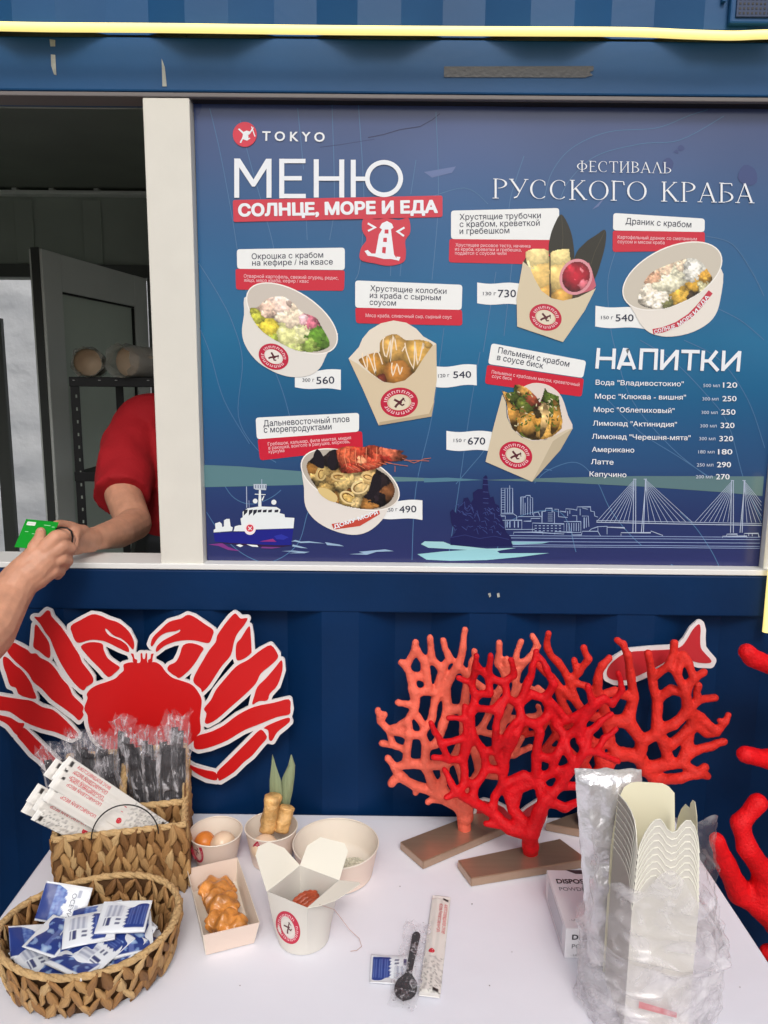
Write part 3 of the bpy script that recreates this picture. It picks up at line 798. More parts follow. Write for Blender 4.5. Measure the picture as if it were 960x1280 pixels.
for a in ([(722, 575), (755, 562), (800, 575), (870, 572), (960, 585), (1000, 592), (880, 585), (800, 588), (755, 575)], [(735, 600), (780, 610), (860, 632), (800, 628), (730, 615)],
          [(640, 655), (740, 650), (840, 660), (875, 660), (830, 672), (700, 672), (780, 662)], [(1000, 580), (1120, 600), (1160, 615), (1020, 605)],
          [(1280, 660), (1500, 640), (1570, 655), (1430, 660), (1350, 685), (1200, 680), (1320, 672)]): zp(a, (150, 178, 208), 2.3)
P.build('ship_print', menu)
# ---- island with lighthouse, ice
P = Print(pm); z = zz(540, 585, 4.364)
zp([(-40, 400), (60, 402), (110, 420), (300, 440), (460, 436), (380, 448), (350, 455), (-20, 435), (-60, 415)], (160, 206, 214), 1.6)
zp([(-80, 470), (60, 455), (300, 440), (350, 450), (370, 465), (640, 464), (480, 485), (300, 502), (100, 506), (-30, 500)], (150, 202, 212), 1.6)
zp([(430, 400), (660, 400), (600, 412), (440, 418)], (140, 190, 204), 1.5)
zp([(100, 420), (100, 380), (130, 350), (105, 300), (98, 240), (112, 225), (135, 250), (140, 210), (165, 205), (172, 165), (195, 160), (212, 190), (225, 170), (222, 135), (250, 115), (275, 115), (280, 50), (295, 38), (302, 50), (308, 120), (318, 160),
    (335, 155), (345, 195), (365, 205), (375, 260), (390, 300), (405, 350), (430, 375), (438, 425), (300, 430)], (27, 29, 82), 3)
rr = random.Random(3)
for k in range(46):
    x = rr.uniform(115, 390); y = rr.uniform(200, 350); a = rr.uniform(10, 32)
    P.line([z(x, y), z(x + a * rr.uniform(.4, 1), y + a * rr.uniform(-1, 1)), z(x + a, y + rr.uniform(0, a))], 0.55, (62, 78, 140), 3.3)
for y in (60, 90, 130, 165, 190): P.line([z(278, y), z(308, y + 2)], 0.5, (74, 90, 150), 3.3)
P.line([z(100, 380), z(180, 365), z(260, 385), z(340, 372), z(420, 390)], 0.6, (52, 60, 120), 3.3)
P.build('lighthouse_island_print', menu)
# ---- city skyline line drawing
P = Print(pm); LW = 0.75; SC1 = (158, 178, 212)
def zl(pts, w=LW, c=SC1, closed=False): P.line([z(*p) for p in pts], w, c, 2.5, closed)
zl([(378, 110), (440, 110), (440, 245), (378, 245)], closed=True); zl([(398, 112), (398, 245)]); zl([(412, 112), (412, 245)]); zl([(424, 95), (424, 245)])
for k in range(9): zl([(380, 122 + k * 13), (396, 122 + k * 13)], .5)
zl([(485, 255), (485, 158), (510, 158), (512, 150), (535, 150), (537, 160), (549, 162), (549, 255)]); zl([(497, 160), (497, 255)]); zl([(508, 190), (508, 255)]); zl([(522, 160), (522, 255)]); zl([(536, 165), (536, 255)])
zl([(400, 280), (400, 262), (375, 262), (375, 250), (445, 250), (462, 262), (462, 282)]); zl([(385, 285), (490, 285), (490, 335), (560, 335)]); zl([(470, 265), (600, 265)]); zl([(400, 290), (400, 335), (490, 335)])
for x in (410, 425, 450, 470): zl([(x, 290), (x, 325)], 1.2)
zl([(500, 290), (540, 290), (540, 275), (590, 275)]); zl([(555, 262), (555, 245), (580, 240), (590, 262)])
zl([(548, 300), (720, 305), (720, 360), (548, 350)], closed=True)
for a in range(7):
    for b in range(3): zl([(560 + a * 22, 315 + b * 14), (572 + a * 22, 315 + b * 14)], .9)
zl([(600, 300), (600, 238), (620, 235), (620, 220), (655, 220), (655, 238), (668, 240), (668, 300)])
for b in range(5): zl([(632, 245 + b * 11), (658, 245 + b * 11)], .6)
zl([(668, 225), (690, 225), (690, 265), (740, 270)]); zl([(698, 235), (730, 240), (730, 222), (770, 225), (790, 230), (792, 212), (865, 212), (866, 235), (885, 238), (888, 262), (905, 268)])
zl([(720, 292), (812, 292), (812, 352), (735, 352)])
for a in range(6): zl([(735 + a * 13, 300), (735 + a * 13, 345)], .8)
zl([(765, 260), (790, 260), (790, 288)], .7); zl([(818, 262), (852, 262), (856, 320)]); zl([(830, 270), (830, 330)], 1.3); zl([(842, 270), (842, 325)])
zl([(740, 235), (740, 262)]); zl([(752, 230), (752, 250)]); zl([(808, 222), (808, 258)]); zl([(820, 218), (850, 225)])
zl([(445, 362), (445, 350), (605, 350), (605, 362)]); zl([(670, 362), (670, 348), (765, 350), (765, 365), (815, 365), (820, 345), (905, 345), (920, 372)])
zl([(855, 345), (870, 332), (905, 320), (905, 345)]); zl([(905, 320), (955, 318), (955, 362)])
for y in (370, 383, 402, 420, 430): zl([(400 if y < 390 else 440, y - 2), (640, y), (960, y + 2), (1200, y + 3), (1500, y + 6), (1790, y + 8)], 0.8, (140, 160, 204))
P.build('city_skyline_print', menu)
# ---- bridges
P = Print(pm); z = zz(540, 420, 2.2857); BC = (176, 190, 216)
zl([(470, 532), (700, 537), (943, 541)], 1.0, BC); zl([(470, 527), (943, 536)], .7, BC)
for (xa_, xb_, yt, l0, l1, r0, r1) in ((578, 608, 408, 470, 560, 620, 745), (857, 890, 412, 752, 845, 900, 990)):
    for xx in (xa_, xb_):
        zl([(xx - 4, 562), (xx - 1 if xx == xa_ else xx + 2, yt)], 0.9, BC); zl([(xx + 4 - (14 if xx == xb_ else 0), 562), (xx + 4, yt)], 0.9, BC); zl([(xx - 3, yt + 1), (xx + 6, yt + 1)], .9, BC)
    for k in range(8):
        t = k / 7; xl = l0 + (l1 - l0) * t; xr = r0 + (r1 - r0) * t; yk = yt + 4 + 4 * k if k < 4 else yt + 20
        zl([(xa_, yt + 3 + (t * 26)), (xl, 531)], 0.55, BC)
        x2 = min(xr, 941); s_ = (x2 - xb_) / (xr - xb_)
        zl([(xb_ + 3, yt + 3 + (1 - t) * 26), (xb_ + 3 + (x2 - xb_ - 3) * 1.0, yt + 3 + (1 - t) * 26 + (533 - yt - 3 - (1 - t) * 26) * s_)], 0.55, BC)
zl([(540, 570), (540, 562), (625, 562), (625, 557), (660, 570)], .8, BC); zl([(500, 552), (500, 546), (550, 548), (550, 552)], .8, BC)
zl([(830, 577), (830, 572), (900, 572), (900, 577)], .8, BC); zl([(842, 571), (842, 566), (872, 566), (872, 571)], .8, BC)
zl([(892, 572), (892, 564), (932, 564), (934, 574), (938, 574)], .8, BC); zl([(905, 566), (905, 572)], .7, BC); zl([(915, 566), (915, 572)], .7, BC)
P.build('bridge_print', menu)

# ---- headings
WH = (236, 240, 246)
P = Print(pm)
P.poly(ell(306, 168, 15, 15.6), (216, 58, 78), 4)
z = zz(280, 140, 3.2)
P.poly([z(*p) for p in [(55, 68), (62, 66), (78, 80), (90, 74), (104, 78), (116, 60), (119, 64), (104, 88), (97, 92), (98, 108), (86, 110), (76, 108), (68, 124), (63, 122), (74, 100), (76, 88)]], WH, 5)
P.line([z(110, 58), z(124, 98)], 1.2, WH, 5); P.line([z(74, 106), z(92, 112), z(104, 104)], 1.4, WH, 5)
P.text('T O K Y O', 328, 175.5, 405.5, 177, 12.0, WH, 5, 0.018)
P.build('company_logo', menu)
P = Print(pm)
S = lambda pts, w=6.2: P.line([z(*p) for p in pts], w, WH, 5)
S([(51, 343), (51, 186)]); S([(180, 343), (180, 187)])
P.poly([z(*p) for p in [(40, 186), (64, 186), (118, 270), (168, 187), (190, 187), (190, 195), (124, 298), (112, 298), (50, 205)]], WH, 5.2)
S([(231, 345), (231, 187)]); S([(221, 196), (326, 196)], 5.4); S([(231, 265), (311, 265)], 5.4); S([(221, 336), (327, 336)], 5.4)
S([(369, 342), (369, 189)]); S([(471, 342), (471, 190)]); S([(369, 266), (471, 266)], 5.4)
S([(517, 341), (517, 191)]); S([(517, 267), (572, 267)], 5.4)
P.ring(*z(640, 266), 23.8, 23.2, 5.8, WH, 5)
P.build('menu_heading', menu)
P = Print(pm)
P.poly(rrect([z(35, 352), z(874, 334), z(874, 420), z(38, 440)], 3), (206, 56, 74), 4)
P.text('СОЛНЦЕ, МОРЕ И ЕДА', *z(60, 416), *z(852, 401), 14.8, WH, 5.6, 0.045)
P.poly(smooth_loop([z(*p) for p in [(560, 425), (610, 430), (650, 425), (700, 432), (738, 425), (745, 480), (725, 515), (728, 560), (718, 600), (660, 615), (600, 605), (545, 590), (548, 545), (570, 510), (552, 470)]], 4), (206, 56, 74), 4.1)
P.poly([z(*p) for p in [(622, 462), (632, 445), (652, 436), (672, 447), (678, 462), (668, 470), (670, 490), (680, 570), (690, 585), (690, 578), (706, 580), (700, 595), (670, 588), (640, 588), (600, 578), (575, 575), (562, 556), (575, 552), (590, 566), (606, 566), (620, 490), (632, 470)]], WH, 5)
for a in ([(643, 470), (658, 470), (658, 486), (642, 486)], [(638, 503), (652, 503), (651, 520), (636, 519)], [(634, 540), (648, 540), (646, 566), (632, 563)]): P.poly([z(*p) for p in a], (206, 56, 74), 5.4)
P.line([z(575, 445), z(604, 462), z(576, 476)], 2.4, WH, 5); P.line([z(722, 462), z(694, 478), z(720, 496)], 2.4, WH, 5)
P.build('slogan_banner', menu)
# serif heading built from thick and thin strokes
class Serif:
    def __init__(s, P, x0, y0, x1, y1, h, widths, gap, col):
        s.P = P; s.x0 = x0; s.y0 = y0; s.sl = (y1 - y0) / (x1 - x0); s.h = h; s.col = col; s.x = x0
        tot = sum(widths) + gap * (len(widths) - 1); s.k = (x1 - x0) / (tot); s.gap = gap
    def q(s, a, b): X = s.x + a * s.k; return (X, s.y0 + (X - s.x0) * s.sl - b * s.h)
    def st(s, a, b, c, d, w): s.P.line([s.q(a, b), s.q(c, d)], w * s.h, s.col, 5.2)
    def sf(s, a, b, w=.26): s.P.line([s.q(a - w / 2, b), s.q(a + w / 2, b)], .035 * s.h, s.col, 5.3)
    def bow(s, cx, cy, rx, ry, t0, t1, wmax=.115, wmin=.035):
        o = []; n = 22; k = len(s.P.v); c = C3(*s.col); ly = s.P.lay(5.2)
        for i in range(n + 1):
            t = math.radians(t0 + (t1 - t0) * i / n); w = wmin + (wmax - wmin) * abs(math.cos(t)) ** 1.5
            for r in (-.5, .5):
                s.P.v.append(s.P.mp(*s.q(cx + (rx + r * w * s.h / s.k) * math.cos(t), cy + (ry + r * w * .6) * math.sin(t)), ly)); s.P.c.append(c)
        for i in range(n): a = k + 2 * i; s.P.f.append((a, a + 2, a + 3, a + 1))
WD = {'Р': .62, 'У': .72, 'С': .72, 'К': .72, 'О': .8, 'Г': .58, 'А': .74, 'Б': .62, 'Ф': .8, 'Е': .58, 'Т': .66, 'И': .76, 'В': .62, 'Л': .72, 'Ь': .6, ' ': .4}
def serif_text(P, s, x0, y0, x1, y1, h, col, gap=.12):
    S_ = Serif(P, x0, y0, x1, y1, h, [WD[c] for c in s], gap, col)
    T, t = .105, .042
    for c in s:
        w = WD[c]; st, sf, bow = S_.st, S_.sf, S_.bow
        if c in 'РБВЬЕГ': st(.12, 0, .12, 1, T); sf(.12, 0); sf(.12, 1, .2)
        if c == 'Р': bow(.22, .76, .34, .235, -92, 92); 
        if c == 'Ь': bow(.22, .26, .33, .245, -92, 92)
        if c == 'Б': bow(.22, .28, .35, .265, -92, 92); st(.1, .975, .54, .975, t); st(.54, .98, .56, .86, t)
        if c == 'В': bow(.2, .27, .36, .255, -92, 92); bow(.2, .76, .3, .225, -92, 92)
        if c == 'Е': st(.1, .98, .5, .98, t); st(.1, .52, .42, .52, t); st(.1, .02, .54, .02, t); st(.54, .02, .57, .15, t); st(.5, .98, .52, .86, t)
        if c == 'Г': st(.1, .98, .53, .98, t); st(.53, .98, .56, .8, t * 1.3)
        if c == 'У': st(.04, 1, .4, .36, T); st(.68, 1, .3, .1, t); sf(.05, 1, .2); sf(.68, 1, .18); st(.3, .1, .16, .03, t * 1.6)
        if c == 'С': bow(.4, .5, .35, .49, 48, 312); st(.63, .86, .64, .70, t)
        if c == 'О': bow(.4, .5, .37, .49, 0, 360)
        if c == 'К': st(.12, 0, .12, 1, T); sf(.12, 0); sf(.12, 1, .2); st(.15, .48, .58, .99, t); st(.26, .58, .64, .02, T); sf(.66, .01, .18); sf(.58, .99, .18)
        if c in 'АЛ': st(.06, 0, .36, .98, t); st(.36, 1, .66, .02, T); sf(.06, 0, .2); sf(.66, 0, .24)
        if c == 'А': st(.17, .34, .55, .34, t)
        if c == 'Ф': st(.4, 0, .4, 1, T); sf(.4, 0); sf(.4, 1); bow(.4, .5, .34, .3, 0, 360)
        if c == 'Т': st(.33, 0, .33, 1, T); sf(.33, 0); st(.02, .98, .64, .98, t); st(.02, .98, .02, .82, t); st(.64, .98, .64, .82, t)
        if c == 'И': st(.12, 0, .12, 1, T); st(.64, 0, .64, 1, T); st(.13, .05, .63, .95, t); sf(.12, 0, .22); sf(.12, 1, .22); sf(.64, 0, .22); sf(.64, 1, .22)
        S_.x += (w + gap) * S_.k
P = Print(pm)
serif_text(P, 'ФЕСТИВАЛЬ', 721, 214.5, 839, 216.5, 13.5, WH)
serif_text(P, 'РУССКОГО КРАБА', 616, 247.5, 942, 253.5, 24, WH)
P.build('festival_heading', menu)

# ---- dish cards
DK = (46, 50, 72); CREAM = (238, 240, 240); RED = (204, 34, 58)
def card(name, white, red, lines, small, tagp, gram, price):
    P = Print(pm); P.poly(rrect(white, 4), CREAM, 2.3)
    for t, x0, y0, x1, y1, h in lines: P.text(t, x0, y0, x1, y1, h, DK, 3.2, 0.004)
    lab_ = P.build('dish_name_label', menu)
    P = Print(pm); P.poly(rrect(red, [3, 3, 4, 4]), RED, 2.0)
    for t, x0, y0, x1, y1, h in small: P.text(t, x0, y0, x1, y1, h, (240, 200, 206), 3.0)
    P.build('description_strip', lab_)
    P = Print(pm)                                           # flag-like price tag
    a, b, c, d = [Vector(p) for p in tagp]
    up = [a + (b - a) * t + Vector((0, 1.2 * math.sin(t * 6.28))) for t in [i / 10 for i in range(11)]]
    dn = [c + (d - c) * t + Vector((0, -1.2 * math.sin(t * 6.28))) for t in [i / 10 for i in range(11)]]
    P.poly([tuple(p) for p in up + dn], CREAM, 1.6)
    P.text(gram[0], *gram[1:], DK, 3.0); P.text(price[0], *price[1:], DK, 3.0, 0.006)
    P.build('price_tag', lab_)
card('okroshka_card', [(296, 311.5), (431, 309.5), (431, 337.5), (296.5, 336)], [(294.3, 336), (431, 338), (430, 363.5), (295, 362)],
     [('Окрошка с крабом', 314.7, 324, 404, 321.9, 7.2), ('на кефире / на квасе', 315.3, 332, 416, 330.5, 7.2)],
     [('Отварной картофель, свежий огурец, редис,', 304.7, 347, 423, 349.5, 4.3), ('яйцо, мясо краба, кефир / квас', 305, 352.2, 386, 353.5, 4.3)],
     [(368.6, 465), (426, 462), (426, 487.5), (368.6, 484)], ('300 г', 378, 477, 393, 477, 4.4), ('560', 395.6, 480, 418, 479.3, 9.3))
card('kolobki_card', [(444, 350.5), (578, 356), (577, 387.3), (444, 384.5)], [(444, 384.6), (577.5, 387.3), (578, 407), (445, 404)],
     [('Хрустящие колобки', 462.8, 363.6, 558, 367.4, 7), ('из краба с сырным', 462.2, 372.3, 550.8, 375.4, 7), ('соусом', 462, 381, 494.8, 382.1, 7)],
     [('Мясо краба, сливочный сыр, сырный соус', 457, 396.3, 564.6, 398.4, 4.4)],
     [(544.8, 457.8), (595.6, 456), (596, 481.7), (545, 483.8)], ('120 г', 547.8, 472, 562, 471, 4.4), ('540', 566.7, 472.5, 589, 472, 8.6))
card('trubochki_card', [(563.8, 263.3), (699, 260), (698.5, 300), (563.8, 298.8)], [(561.7, 298.7), (698, 300), (697, 331), (561, 328)],
     [('Хрустящие трубочки', 574.6, 274.8, 676, 272.7, 7.4), ('с крабом, креветкой', 574.6, 283.8, 674.6, 282, 7.4), ('и гребешком', 574.6, 292.5, 636.7, 291.5, 7.4)],
     [('Хрустящее рисовое тесто, начинка', 569.4, 308, 663, 309.6, 4.2), ('из краба, креветки и гребешка,', 568.8, 313.3, 652, 314.4, 4.2), ('подаётся с соусом чили', 568.8, 318.4, 633, 318.6, 4.2)],
     [(596.5, 353), (652, 355), (652, 381.7), (596.5, 379)], ('130 г', 603.8, 369, 620, 369, 4.4), ('730', 622.5, 371.3, 645, 371.3, 9.6))
card('dranik_card', [(766.6, 266.2), (881, 273.3), (880.8, 290), (766.2, 288)], [(766, 288.3), (881, 290), (881, 313), (765.7, 315)],
     [('Драник с крабом', 782, 279.8, 864, 284.4, 7.6)],
     [('Картофельный драник со сметанным', 772, 298.4, 871, 300.7, 4.3), ('соусом и мясом краба', 772, 304, 830.6, 305.3, 4.3)],
     [(744.4, 382), (806, 386), (806, 411.4), (744, 408)], ('150 г', 751.5, 399, 766.5, 399, 4.4), ('540', 769.6, 401.5, 792, 401.5, 9))
card('pelmeni_card', [(614.4, 429), (732.9, 451), (728.8, 472.5), (610, 455)], [(609, 456), (730, 473.4), (727, 496), (606, 479.6)],
     [('Пельмени с крабом', 622.4, 441, 711, 458.6, 7.4), ('в соусе биск', 621, 449.8, 678.5, 460.8, 7.4)],
     [('Пельмени с крабовым мясом, креветочный', 614.4, 466.7, 724, 483, 4.3), ('соус биск', 614.8, 472, 639.7, 475.5, 4.3)],
     [(558, 538.5), (615, 540), (612, 564), (558, 562)], ('150 г', 567, 552.6, 582.5, 552.6, 4.4), ('670', 584.8, 555.6, 606.5, 555.6, 9.2))
card('plov_card', [(319.5, 522), (448.8, 516), (448.8, 539.5), (321, 549)], [(322, 549), (452.5, 539), (453.8, 561), (325, 575.5)],
     [('Дальневосточный плов', 329.5, 533, 437, 527.2, 7.6), ('с морепродуктами', 330, 541, 414.5, 536.8, 7.6)],
     [('Гребешок, кальмар, филе минтая, мидия', 335, 557.2, 438.8, 549, 4.3), ('в ракушке, вонголе в ракушке, морковь,', 335.8, 562, 437.5, 553.6, 4.3), ('куркума', 336, 566.7, 355.5, 565, 4.3)],
     [(470, 627), (528, 625.5), (528, 650), (470, 647)], ('250 г', 482, 640, 497, 638.8, 4.6), ('490', 499.3, 641, 520.5, 640.2, 8.8))

def logo(P, cx, cy, rx, ry, deg, ly, base=(236, 230, 222)):
    RD = (192, 36, 66)
    P.ring(cx, cy, rx, ry, min(rx, ry) * .46, RD, ly, deg, 40)
    P.poly(ell(cx, cy, rx * .54, ry * .54, deg, 24), base, ly + .1)
    r = math.radians(deg)
    def lp(a, b): x, y = a * rx, b * ry; return (cx + x * math.cos(r) - y * math.sin(r), cy + x * math.sin(r) + y * math.cos(r))
    for pts, w in (([(-.26, -.22), (-.05, -.05), (.14, .04)], .12), ([(.28, -.25), (.1, -.08), (-.02, .1)], .1), ([(-.02, .05), (-.16, .18), (-.24, .32)], .12), ([(.02, .1), (.14, .22), (.26, .16)], .08), ([(.2, -.3), (.32, -.02)], .04)):
        P.line([lp(*p) for p in pts], max(w * rx, .5), (90, 40, 50), ly + .3)
    for k in range(34):                                       # ring of tiny letters
        if k in (0, 16, 17, 33): continue
        t = k / 34 * 2 * math.pi; a = .74
        P.line([lp((a - .09) * math.cos(t), (a - .09) * math.sin(t)), lp((a + .09) * math.cos(t), (a + .09) * math.sin(t))], max(rx * .05, .35), (232, 190, 196), ly + .3)
        if k % 2: P.line([lp((a + .07) * math.cos(t), (a + .07) * math.sin(t)), lp((a + .07) * math.cos(t + .12), (a + .07) * math.sin(t + .12))], max(rx * .045, .3), (232, 190, 196), ly + .35)
def bowl(P, z, c, a, b, deg, body, s, wall=(226, 220, 212), inner=(206, 198, 188), rim=(244, 240, 234)):
    P.poly(smooth_loop([z(*p) for p in body], 4), wall, 4.0)
    cx, cy = z(*c)
    P.poly(ell(cx, cy, a / s, b / s, deg, 48), rim, 4.2)
    P.poly(ell(cx, cy, a / s - 1.6, b / s - 1.6, deg, 48), inner, 4.4)
# okroshka
P = Print(pm); z = zz(280, 290, 6)
bowl(P, z, (510, 648), 390, 200, 33, [(172, 480), (150, 620), (135, 760), (170, 870), (260, 980), (400, 1060), (520, 1088), (640, 1075), (720, 1020), (770, 920), (856, 760), (700, 780), (400, 640)], 6, (228, 224, 218), (205, 196, 186))
fp = smooth_loop([z(*p) for p in [(190, 575), (250, 560), (330, 495), (440, 480), (520, 530), (590, 600), (690, 640), (740, 720), (785, 800), (790, 860), (700, 898), (560, 895), (440, 845), (300, 760), (215, 660)]], 4)
B = lambda L: [(*z(x, y), r / 6, c) for x, y, r, c in L]
P.paint(fp, B([(430, 540, 120, (232, 206, 192)), (330, 560, 80, (226, 196, 176)), (240, 640, 70, (186, 186, 70)), (330, 720, 80, (218, 200, 70)), (500, 640, 110, (232, 214, 190)), (480, 780, 120, (214, 214, 150)), (580, 740, 90, (222, 220, 170)),
              (640, 680, 70, (214, 120, 140)), (600, 660, 50, (236, 190, 196)), (700, 790, 90, (96, 142, 46)), (760, 830, 60, (76, 110, 40)), (640, 850, 70, (150, 176, 84)), (360, 790, 50, (176, 190, 80)), (510, 860, 70, (196, 204, 130))]), .75, 4.9, 3, .28, 2.2, 2.6)
logo(P, *z(372, 935), 19.5, 15.5, 28, 5)
P.build('okroshka_picture', menu)
# kolobki
P = Print(pm); z = zz(430, 340, 5.647)
P.poly([z(*p) for p in [(32, 610), (105, 530), (130, 470), (180, 410), (260, 362), (350, 342), (440, 358), (510, 400), (560, 455), (650, 505), (652, 560), (500, 790), (300, 800), (150, 720)]], (230, 220, 204), 3.6)
B = lambda L: [(*z(x, y), r / 5.647, c) for x, y, r, c in L]
G = (204, 158, 84)
P.paint(smooth_loop([z(*p) for p in [(100, 620), (150, 590), (200, 570), (250, 560), (250, 500), (290, 455), (370, 435), (440, 480), (520, 475), (600, 490), (630, 520), (620, 560), (580, 650), (500, 720), (430, 780), (320, 795), (220, 740), (140, 670)]], 3),
        B([(345, 540, 105, G), (200, 655, 90, (196, 140, 62)), (375, 710, 95, (190, 128, 60)), (520, 580, 108, (212, 166, 84)), (265, 760, 40, (110, 50, 36)), (590, 510, 40, (176, 140, 74))]), .75, 4.0, 5, .16, 2.4, .8, sub=0)
for pts in ([(290, 460), (275, 530), (300, 600), (330, 470), (325, 640), (350, 450), (370, 590)], [(130, 570), (165, 690), (165, 575), (225, 720), (210, 590), (240, 560), (270, 680)], [(430, 500), (490, 680), (500, 490), (520, 650), (560, 500), (545, 560)], [(340, 640), (345, 730), (375, 650), (395, 720), (410, 645)], [(410, 560), (440, 510)]):
    P.line(smooth_loop([z(*p) for p in pts], 3)[:-3], 1.5, (244, 226, 200), 4.5)
P.poly([z(*p) for p in [(32, 612), (100, 650), (180, 715), (270, 775), (350, 785), (430, 765), (500, 705), (560, 610), (620, 525), (652, 507), (655, 760), (618, 1020), (245, 1083), (130, 820)]], (216, 198, 168), 4.8)
P.poly([z(*p) for p in [(245, 1083), (618, 1020), (640, 900), (600, 1000), (250, 1060)]], (190, 170, 140), 4.9)
logo(P, *z(390, 920), 23.5, 18.5, -5, 5, (226, 214, 190))
P.build('kolobki_picture', menu)
# trubochki
P = Print(pm); z = zz(560, 255, 4.8)
LF = (46, 44, 36)
P.poly(smooth_loop([z(*p) for p in [(680, 62), (728, 140), (752, 240), (748, 340), (640, 330), (605, 290), (612, 200), (640, 120)]], 4), LF, 3.0)
P.poly(smooth_loop([z(*p) for p in [(943, 155), (946, 230), (920, 340), (880, 450), (800, 560), (740, 540), (760, 320), (820, 235), (890, 185)]], 4), LF, 3.0)
P.line([z(682, 70), z(690, 200), z(680, 330)], .6, (74, 70, 54), 3.2); P.line([z(940, 165), z(880, 290), z(840, 420)], .6, (74, 70, 54), 3.2)
B = lambda L: [(*z(x, y), r / 4.8, c) for x, y, r, c in L]
P.poly([z(*p) for p in [(450, 350), (480, 300), (800, 330), (885, 500), (800, 600), (560, 600), (470, 450)]], (70, 56, 40), 3.4)
P.paint([z(*p) for p in [(462, 290), (480, 276), (505, 268), (540, 265), (580, 268), (606, 280), (612, 400), (610, 585), (560, 560), (490, 400), (468, 345)]], B([(530, 300, 90, (236, 214, 150)), (550, 430, 110, (226, 190, 116)), (590, 540, 70, (206, 160, 84)), (480, 380, 40, (240, 224, 170))]), .8, 3.8, 8, .12, sub=0)
P.paint([z(*p) for p in [(612, 295), (625, 282), (650, 274), (690, 268), (728, 266), (738, 340), (755, 450), (745, 580), (660, 590), (618, 580)]], B([(670, 300, 90, (238, 218, 150)), (660, 430, 100, (226, 196, 124)), (690, 560, 70, (208, 160, 80))]), .8, 3.9, 12, .12, sub=0)
P.poly([z(*p) for p in [(845, 350), (870, 420), (888, 490), (870, 515), (770, 545), (700, 520)]], (196, 96, 112), 4.3)
P.poly(ell(*z(768, 437), 20.2, 23, 25, 36), (222, 150, 160), 4.4)
cx, cy = z(768, 437)
P.paint(ell(cx, cy, 17.4, 20, 25, 36), [(cx, cy, 16, (176, 26, 48)), (cx - 6, cy - 8, 8, (196, 40, 60)), (cx + 9, cy + 9, 8, (214, 110, 124)), (cx + 7, cy - 8, 4, (220, 120, 130)), (cx - 2, cy + 3, 3, (214, 80, 96))], .8, 4.6, 4, .12, 3, 2, sub=0)
P.poly([z(*p) for p in [(450, 345), (490, 380), (520, 450), (560, 520), (620, 565), (690, 580), (780, 560), (850, 525), (887, 505), (820, 640), (690, 828), (415, 735), (412, 560)]], (214, 200, 172), 5.0)
logo(P, *z(585, 680), 20.5, 16.5, 17, 5.4, (226, 216, 194))
P.build('trubochki_picture', menu)
# dranik
P = Print(pm); z = zz(740, 260, 5.647)
bowl(P, z, (567, 480), 378, 205, -25, [(230, 600), (300, 740), (350, 830), (430, 890), (560, 908), (720, 872), (850, 785), (905, 650), (912, 430), (700, 500), (450, 560)], 5.647, (232, 226, 218), (204, 196, 182))
B = lambda L: [(*z(x, y), r / 5.647, c) for x, y, r, c in L]
P.paint(smooth_loop([z(*p) for p in [(320, 665), (345, 560), (400, 470), (480, 420), (600, 375), (700, 350), (780, 385), (830, 455), (850, 510), (760, 600), (640, 665), (510, 712), (400, 708)]], 3),
        B([(400, 600, 90, (232, 222, 204)), (440, 500, 60, (214, 170, 140)), (520, 440, 70, (222, 196, 170)), (560, 520, 110, (226, 222, 196)), (480, 640, 90, (234, 226, 210)), (620, 620, 75, (222, 178, 74)), (720, 440, 90, (240, 238, 228)),
           (790, 470, 60, (220, 166, 66)), (720, 540, 50, (206, 160, 60)), (700, 620, 40, (70, 56, 40)), (790, 570, 50, (196, 190, 150)), (620, 410, 50, (226, 206, 180)), (540, 680, 50, (110, 110, 70))]), .75, 4.9, 21, .32, 2, 2.2)
st = [z(*p) for p in [(430, 872), (500, 860), (600, 822), (690, 762), (760, 690), (815, 620), (838, 592)]]
P.line(st, 6.5, (196, 60, 78), 5)
ws = ['СОЛНЦЕ,', 'МОРЕ', 'И', 'ЕДА']; sg = [((440, 886), (590, 838)), ((610, 832), (710, 760)), ((722, 750), (745, 722)), ((758, 708), (822, 622))]
for w_, (a, b) in zip(ws, sg): P.text(w_, *z(a[0] + 4, a[1] + 2), *z(b[0] + 8, b[1] + 6), 4.6, WH, 5.4, .02)
P.build('dranik_picture', menu)
# pelmeni
P = Print(pm); z = zz(560, 420, 5.333)
P.poly(smooth_loop([z(*p) for p in [(400, 420), (530, 325), (620, 315), (700, 345), (760, 410), (800, 530), (830, 615), (740, 660), (560, 700), (420, 600)]], 3), (226, 214, 206), 3.4)
B = lambda L: [(*z(x, y), r / 5.333, c) for x, y, r, c in L]
P.paint([z(*p) for p in [(355, 360), (400, 375), (435, 370), (440, 325), (480, 325), (530, 345), (590, 400), (612, 440), (625, 410), (645, 340), (665, 370), (740, 400), (750, 480), (765, 560), (760, 620), (700, 670), (640, 692), (560, 695), (490, 670), (440, 620), (400, 540), (390, 450)]],
        B([(420, 400, 50, (74, 84, 36)), (380, 410, 40, (196, 150, 80)), (430, 560, 70, (180, 130, 60)), (520, 360, 50, (198, 150, 76)), (560, 410, 55, (150, 72, 50)), (510, 470, 55, (96, 106, 44)), (530, 580, 80, (206, 150, 66)), (640, 500, 45, (226, 196, 140)), (690, 410, 50, (84, 104, 40)),
           (710, 500, 50, (100, 110, 46)), (720, 590, 60, (206, 156, 70)), (650, 640, 60, (212, 164, 84)), (520, 660, 45, (84, 96, 36)), (590, 520, 30, (60, 50, 30)), (600, 620, 35, (90, 96, 40))]), .75, 4.1, 31, .3, 2, 2.4)
